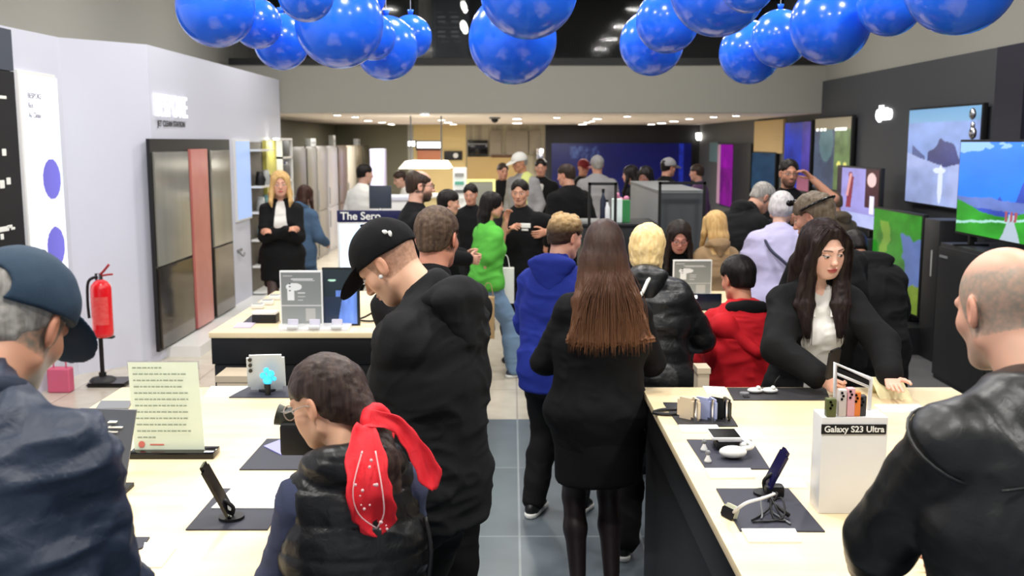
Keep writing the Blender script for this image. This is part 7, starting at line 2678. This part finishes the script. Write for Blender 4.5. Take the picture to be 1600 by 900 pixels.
# 18 --- bearded man with raised arm
p = Person('bearded man with dark glasses facing us with one forearm raised', (1233, 271), 9.5, yaw=176, hyaw=4, hpitch=2, tone=(196, 142, 116), build=1.08, hands=(W(1270, 280, 9.35), (.15, .3, 1.05)), elbow=((-1, .2, -.9), None), res=.012)
p.stubble = (V3(srgb(40, 26, 22)), .85)
p.body(hres=.006, bare_arms=True)
S18 = p
p.top(C_blk2, off=.026, hem=-.12, sleeves=False, name='t_shirt', collar=.02, extra=lambda S: [S.seg(S18.sh[i], S18.sh[i] + (S18.el[i] - S18.sh[i]) * .55, .075, .068, k=.03) for i in (0, 1)])
p.legs(C_trs); p.shoes(M_shoe)
p.hair(H_blk, 'short', th=.012, res=.007)
p.glasses(M_blackg)

# 20 --- blonde staff woman with crossed arms
p = Person('blonde woman in black blazer and white top standing with crossed arms at the left', (438, 288), 10.2, yaw=188, hyaw=6, hpitch=2, sex='f', build=1.12, tone=(212, 160, 136), hd=1.06,
           hands=((.05, .20, 1.17), (-.06, .23, 1.19)), elbow=((-.9, -.2, -.6), (.9, -.2, -.6)), res=.011)
p.body(hres=.006, bare_legs=True, legtone=V3(srgb(70, 54, 50)))
p.top(C_white, off=.013, hem=-.05, name='blouse', sleeves=False, collar=.0)
p.top(C_blk, off=.030, hem=-.28, name='blazer', opening=(.065, .045, .25), collar=.0, hemw=(.22, .16))
S = Solid(); S.seg(p.pts[0.0], V3([0, 0, .60]), (.21, .15), (.19, .15), V3([1, 0, 0]), k=.02); S.cut((0, 0, .56), (0, 0, -1)); S.cut((0, 0, 1.0), (0, 0, 1)); p.put('skirt', S, C_blk)
p.shoes(M_shoe)
p.hair(H_sbl, 'long', th=.018, res=.007, fn=sides(p, L=.26, w=.115, thick=.04, ll=.55), front=.09)

# 21 --- woman in denim jacket
p = Person('woman with dark hair in a denim jacket, seen from behind next to the blonde woman', (478, 305), 11.6, yaw=-30, lean=4, bend=8, hyaw=-10, hpitch=8, sex='f', build=1.2, tone=(206, 156, 132), hands=((-.12, .34, 1.12), (.2, .3, 1.0)), res=.013)
p.body(hres=.008)
p.top(C_denim, off=.030, hem=-.22, name='denim_jacket', hood=.5)
p.legs(C_denim); p.shoes(M_shoe, M_sole)
p.hair(hairmat('dark_auburn_hair', (48, 30, 26), (70, 44, 36)), 'long', th=.016, res=.008, fn=sides(p, L=.34, w=.10, thick=.04))

# 24 --- bald bearded man with glasses
p = Person('balding man with dark beard and glasses in black, in profile behind the navy header', (657, 291), 7.9, yaw=-72, hyaw=-6, hpitch=2, build=1.12, tone=(214, 166, 144), hands=((-.1, .4, 1.1), (.2, .35, 1.1)), res=.011)
p.stubble = (V3(srgb(34, 24, 20)), .95)
p.scalp = (V3(srgb(34, 26, 24)), .085)
p.body(hres=.004)
p.top(C_blk2, off=.028, hem=-.12, name='jumper', collar=.03)
p.legs(C_trs); p.shoes(M_shoe)


def crescent(S):
    S.ell(p.hp(0, .05, .14), V3([.07, .10, .09]) * p.hk, p.Rh, k=.008, op='s')


p.hair(H_dkb, 'short', th=.008, res=.005, fn=crescent)
p.glasses(M_blackg)

# 25 --- dark haired person behind the short haired man
p = Person('young person with black hair in profile, right of the balding bearded man', (702, 317), 8.95, yaw=-66, lean=3, hyaw=-10, hpitch=6, build=.95, tone=(214, 162, 138), res=.012)
p.body(hres=.006)
p.top(C_blk2, off=.026, name='jumper', hood=.6)
p.legs(C_trs); p.shoes(M_shoe)
p.hair(H_blk, 'short', th=.016, res=.006, cutback=-.07)

# 26.. further back
FAR = [
    ('person in dark clothes with dark hair facing us between the two dark heads, far back', (735, 304), 10.8, dict(yaw=170, hpitch=10, tone=(206, 150, 126)), C_blk2, H_blk, 'short', None),
    ('dark-haired man in a white shirt with his back to us near the fridges', (571, 272), 13.0, dict(yaw=-35, hyaw=-25, hpitch=4, build=1.1, tone=(204, 160, 140)), C_white, H_blk, 'short', None),
    ('person in white shirt bending behind the small dark monitor', (625, 280), 14.2, dict(yaw=110, bend=20, hpitch=20, tone=(204, 160, 140)), C_white, H_dkb, 'short', None),
    ('person with white cap and yellow vest among the group by the golden panel', (811, 254), 14.2, dict(yaw=150, hyaw=-30, hpitch=14, tone=(196, 140, 110)), C_grey, H_gry, 'short', 'white'),
    ('man in black suit and white shirt left of the blue video wall', (845, 262), 14.6, dict(yaw=175, hpitch=8, tone=(206, 150, 126), build=1.1), C_blk, H_blk, 'short', None),
    ('man in black suit gesturing beside the person with white cap', (786, 268), 14.9, dict(yaw=-160, hpitch=4, tone=(206, 150, 126), build=1.1), C_blk, H_dkb, 'short', None),
    ('dark-dressed person with short hair seen from behind, centre back', (884, 274), 11.6, dict(yaw=30, hyaw=30, hpitch=8, build=1.35, tone=(206, 150, 126)), C_blk2, H_dkb, 'short', None),
    ('person in a dark red cap turned towards the white-capped man', (912, 262), 15.8, dict(yaw=200, hpitch=8, tone=(196, 140, 116)), C_blk2, H_blk, 'short', 'red'),
    ('broad man in white cap and pale grey shirt before the blue video wall', (933, 258), 14.4, dict(yaw=-4, hyaw=8, hpitch=2, build=1.3, tone=(196, 140, 116)), C_grey, H_gry, 'short', 'grey'),
    ('woman with long black hair in profile left before the blue video wall', (984, 273), 13.6, dict(yaw=80, sex='f', hpitch=4, tone=(206, 150, 126)), C_blk2, H_blk, 'long', None),
    ('person in black with a grey cap at the right of the blue video wall', (1045, 262), 14.0, dict(yaw=-50, hyaw=-14, hpitch=6, build=1.2, tone=(196, 140, 116)), C_blk2, H_blk, 'short', 'grey'),
    ('person in dark clothes near the purple banner, looking at the wall', (1088, 270), 14.8, dict(yaw=60, hpitch=4, tone=(190, 140, 120)), mat('mauve_cloth', srgb(90, 62, 100), .9), H_dkb, 'short', None),
    ('dark-haired woman in black just left of the bearded man with raised arm', (1004, 278), 12.6, dict(yaw=150, sex='f', hpitch=10, tone=(190, 130, 110)), C_blk2, H_blk, 'long', None),
]
FAR[-1] = ('dark-haired woman in black half hidden above the grey block', (1008, 276), 12.6, dict(yaw=150, sex='f', hpitch=10, tone=(150, 100, 86)), C_blk2, H_blk, 'long', None)
for lab, hd_, Y, kw, cl, hm, style, cp in FAR:
    p = Person(lab, hd_, Y, res=.018, **kw)
    p.body(hres=.009, fres=.006)
    p.top(cl, off=.028, name='shirt' if cl in (C_white, C_grey) else 'jacket', collar=.02)
    p.legs(C_trs, res=.02); p.shoes(M_shoe, res=.012)
    p.hair(hm, style, th=.014, res=.010, fn=sides(p, L=.34, w=.1) if style == 'long' else None)
    if cp:
        p.cap({'white': C_white, 'red': mat('dark_red_cap', srgb(120, 24, 30), .8), 'grey': C_grey}[cp], res=.009)
    if 'yellow vest' in lab:
        S = Solid(); p.torso(S, .045, t0=1); S.cut((-0.02, 0, 0), (1, 0, 0)); S.cut((-.14, 0, 0), (-1, 0, 0)); p.put('vest', S, mat('pale_yellow_vest', srgb(206, 214, 130), .8), res=.02)
    if 'black suit and white' in lab:
        S = Solid(); S.seg(p.pts[0.42] + V3([0, .12, .04]), p.pts[0.14] + V3([0, .14, 0]), (.05, .03), (.02, .02), V3([1, 0, 0])); p.put('shirt_front', S, C_white, res=.012)

# 35 --- camel coat
p = Person('small person with fair hair in a camel coat by the black frame post', (1116, 352), 7.6, yaw=8, hyaw=10, hpitch=6, sex='f', build=.95, tone=(214, 168, 140), res=.012)
p.body(hres=.007)
p.top(C_camel, off=.026, hem=-.45, name='coat', hood=.6, hemw=(.20, .15))
p.legs(C_trs); p.shoes(M_shoe)
p.hair(H_sbl, 'long', th=.014, res=.007, fn=sides(p, L=.26, w=.09))
# 36 --- camo person partly hidden
p = Person('person in dark brown patterned jacket half hidden right of the raised arm man', (1300, 318), 9.9, yaw=30, bend=8, hyaw=20, hpitch=12, build=1.1, tone=(190, 140, 112), res=.012)
p.body(hres=.007)
p.top(C_camo, off=.03, name='jacket', hood=.9)
p.legs(C_trs); p.shoes(M_shoe)
p.hair(hairmat('dull_brown_hair', (78, 64, 52), (100, 84, 66), .5), 'short', th=.014, res=.007)
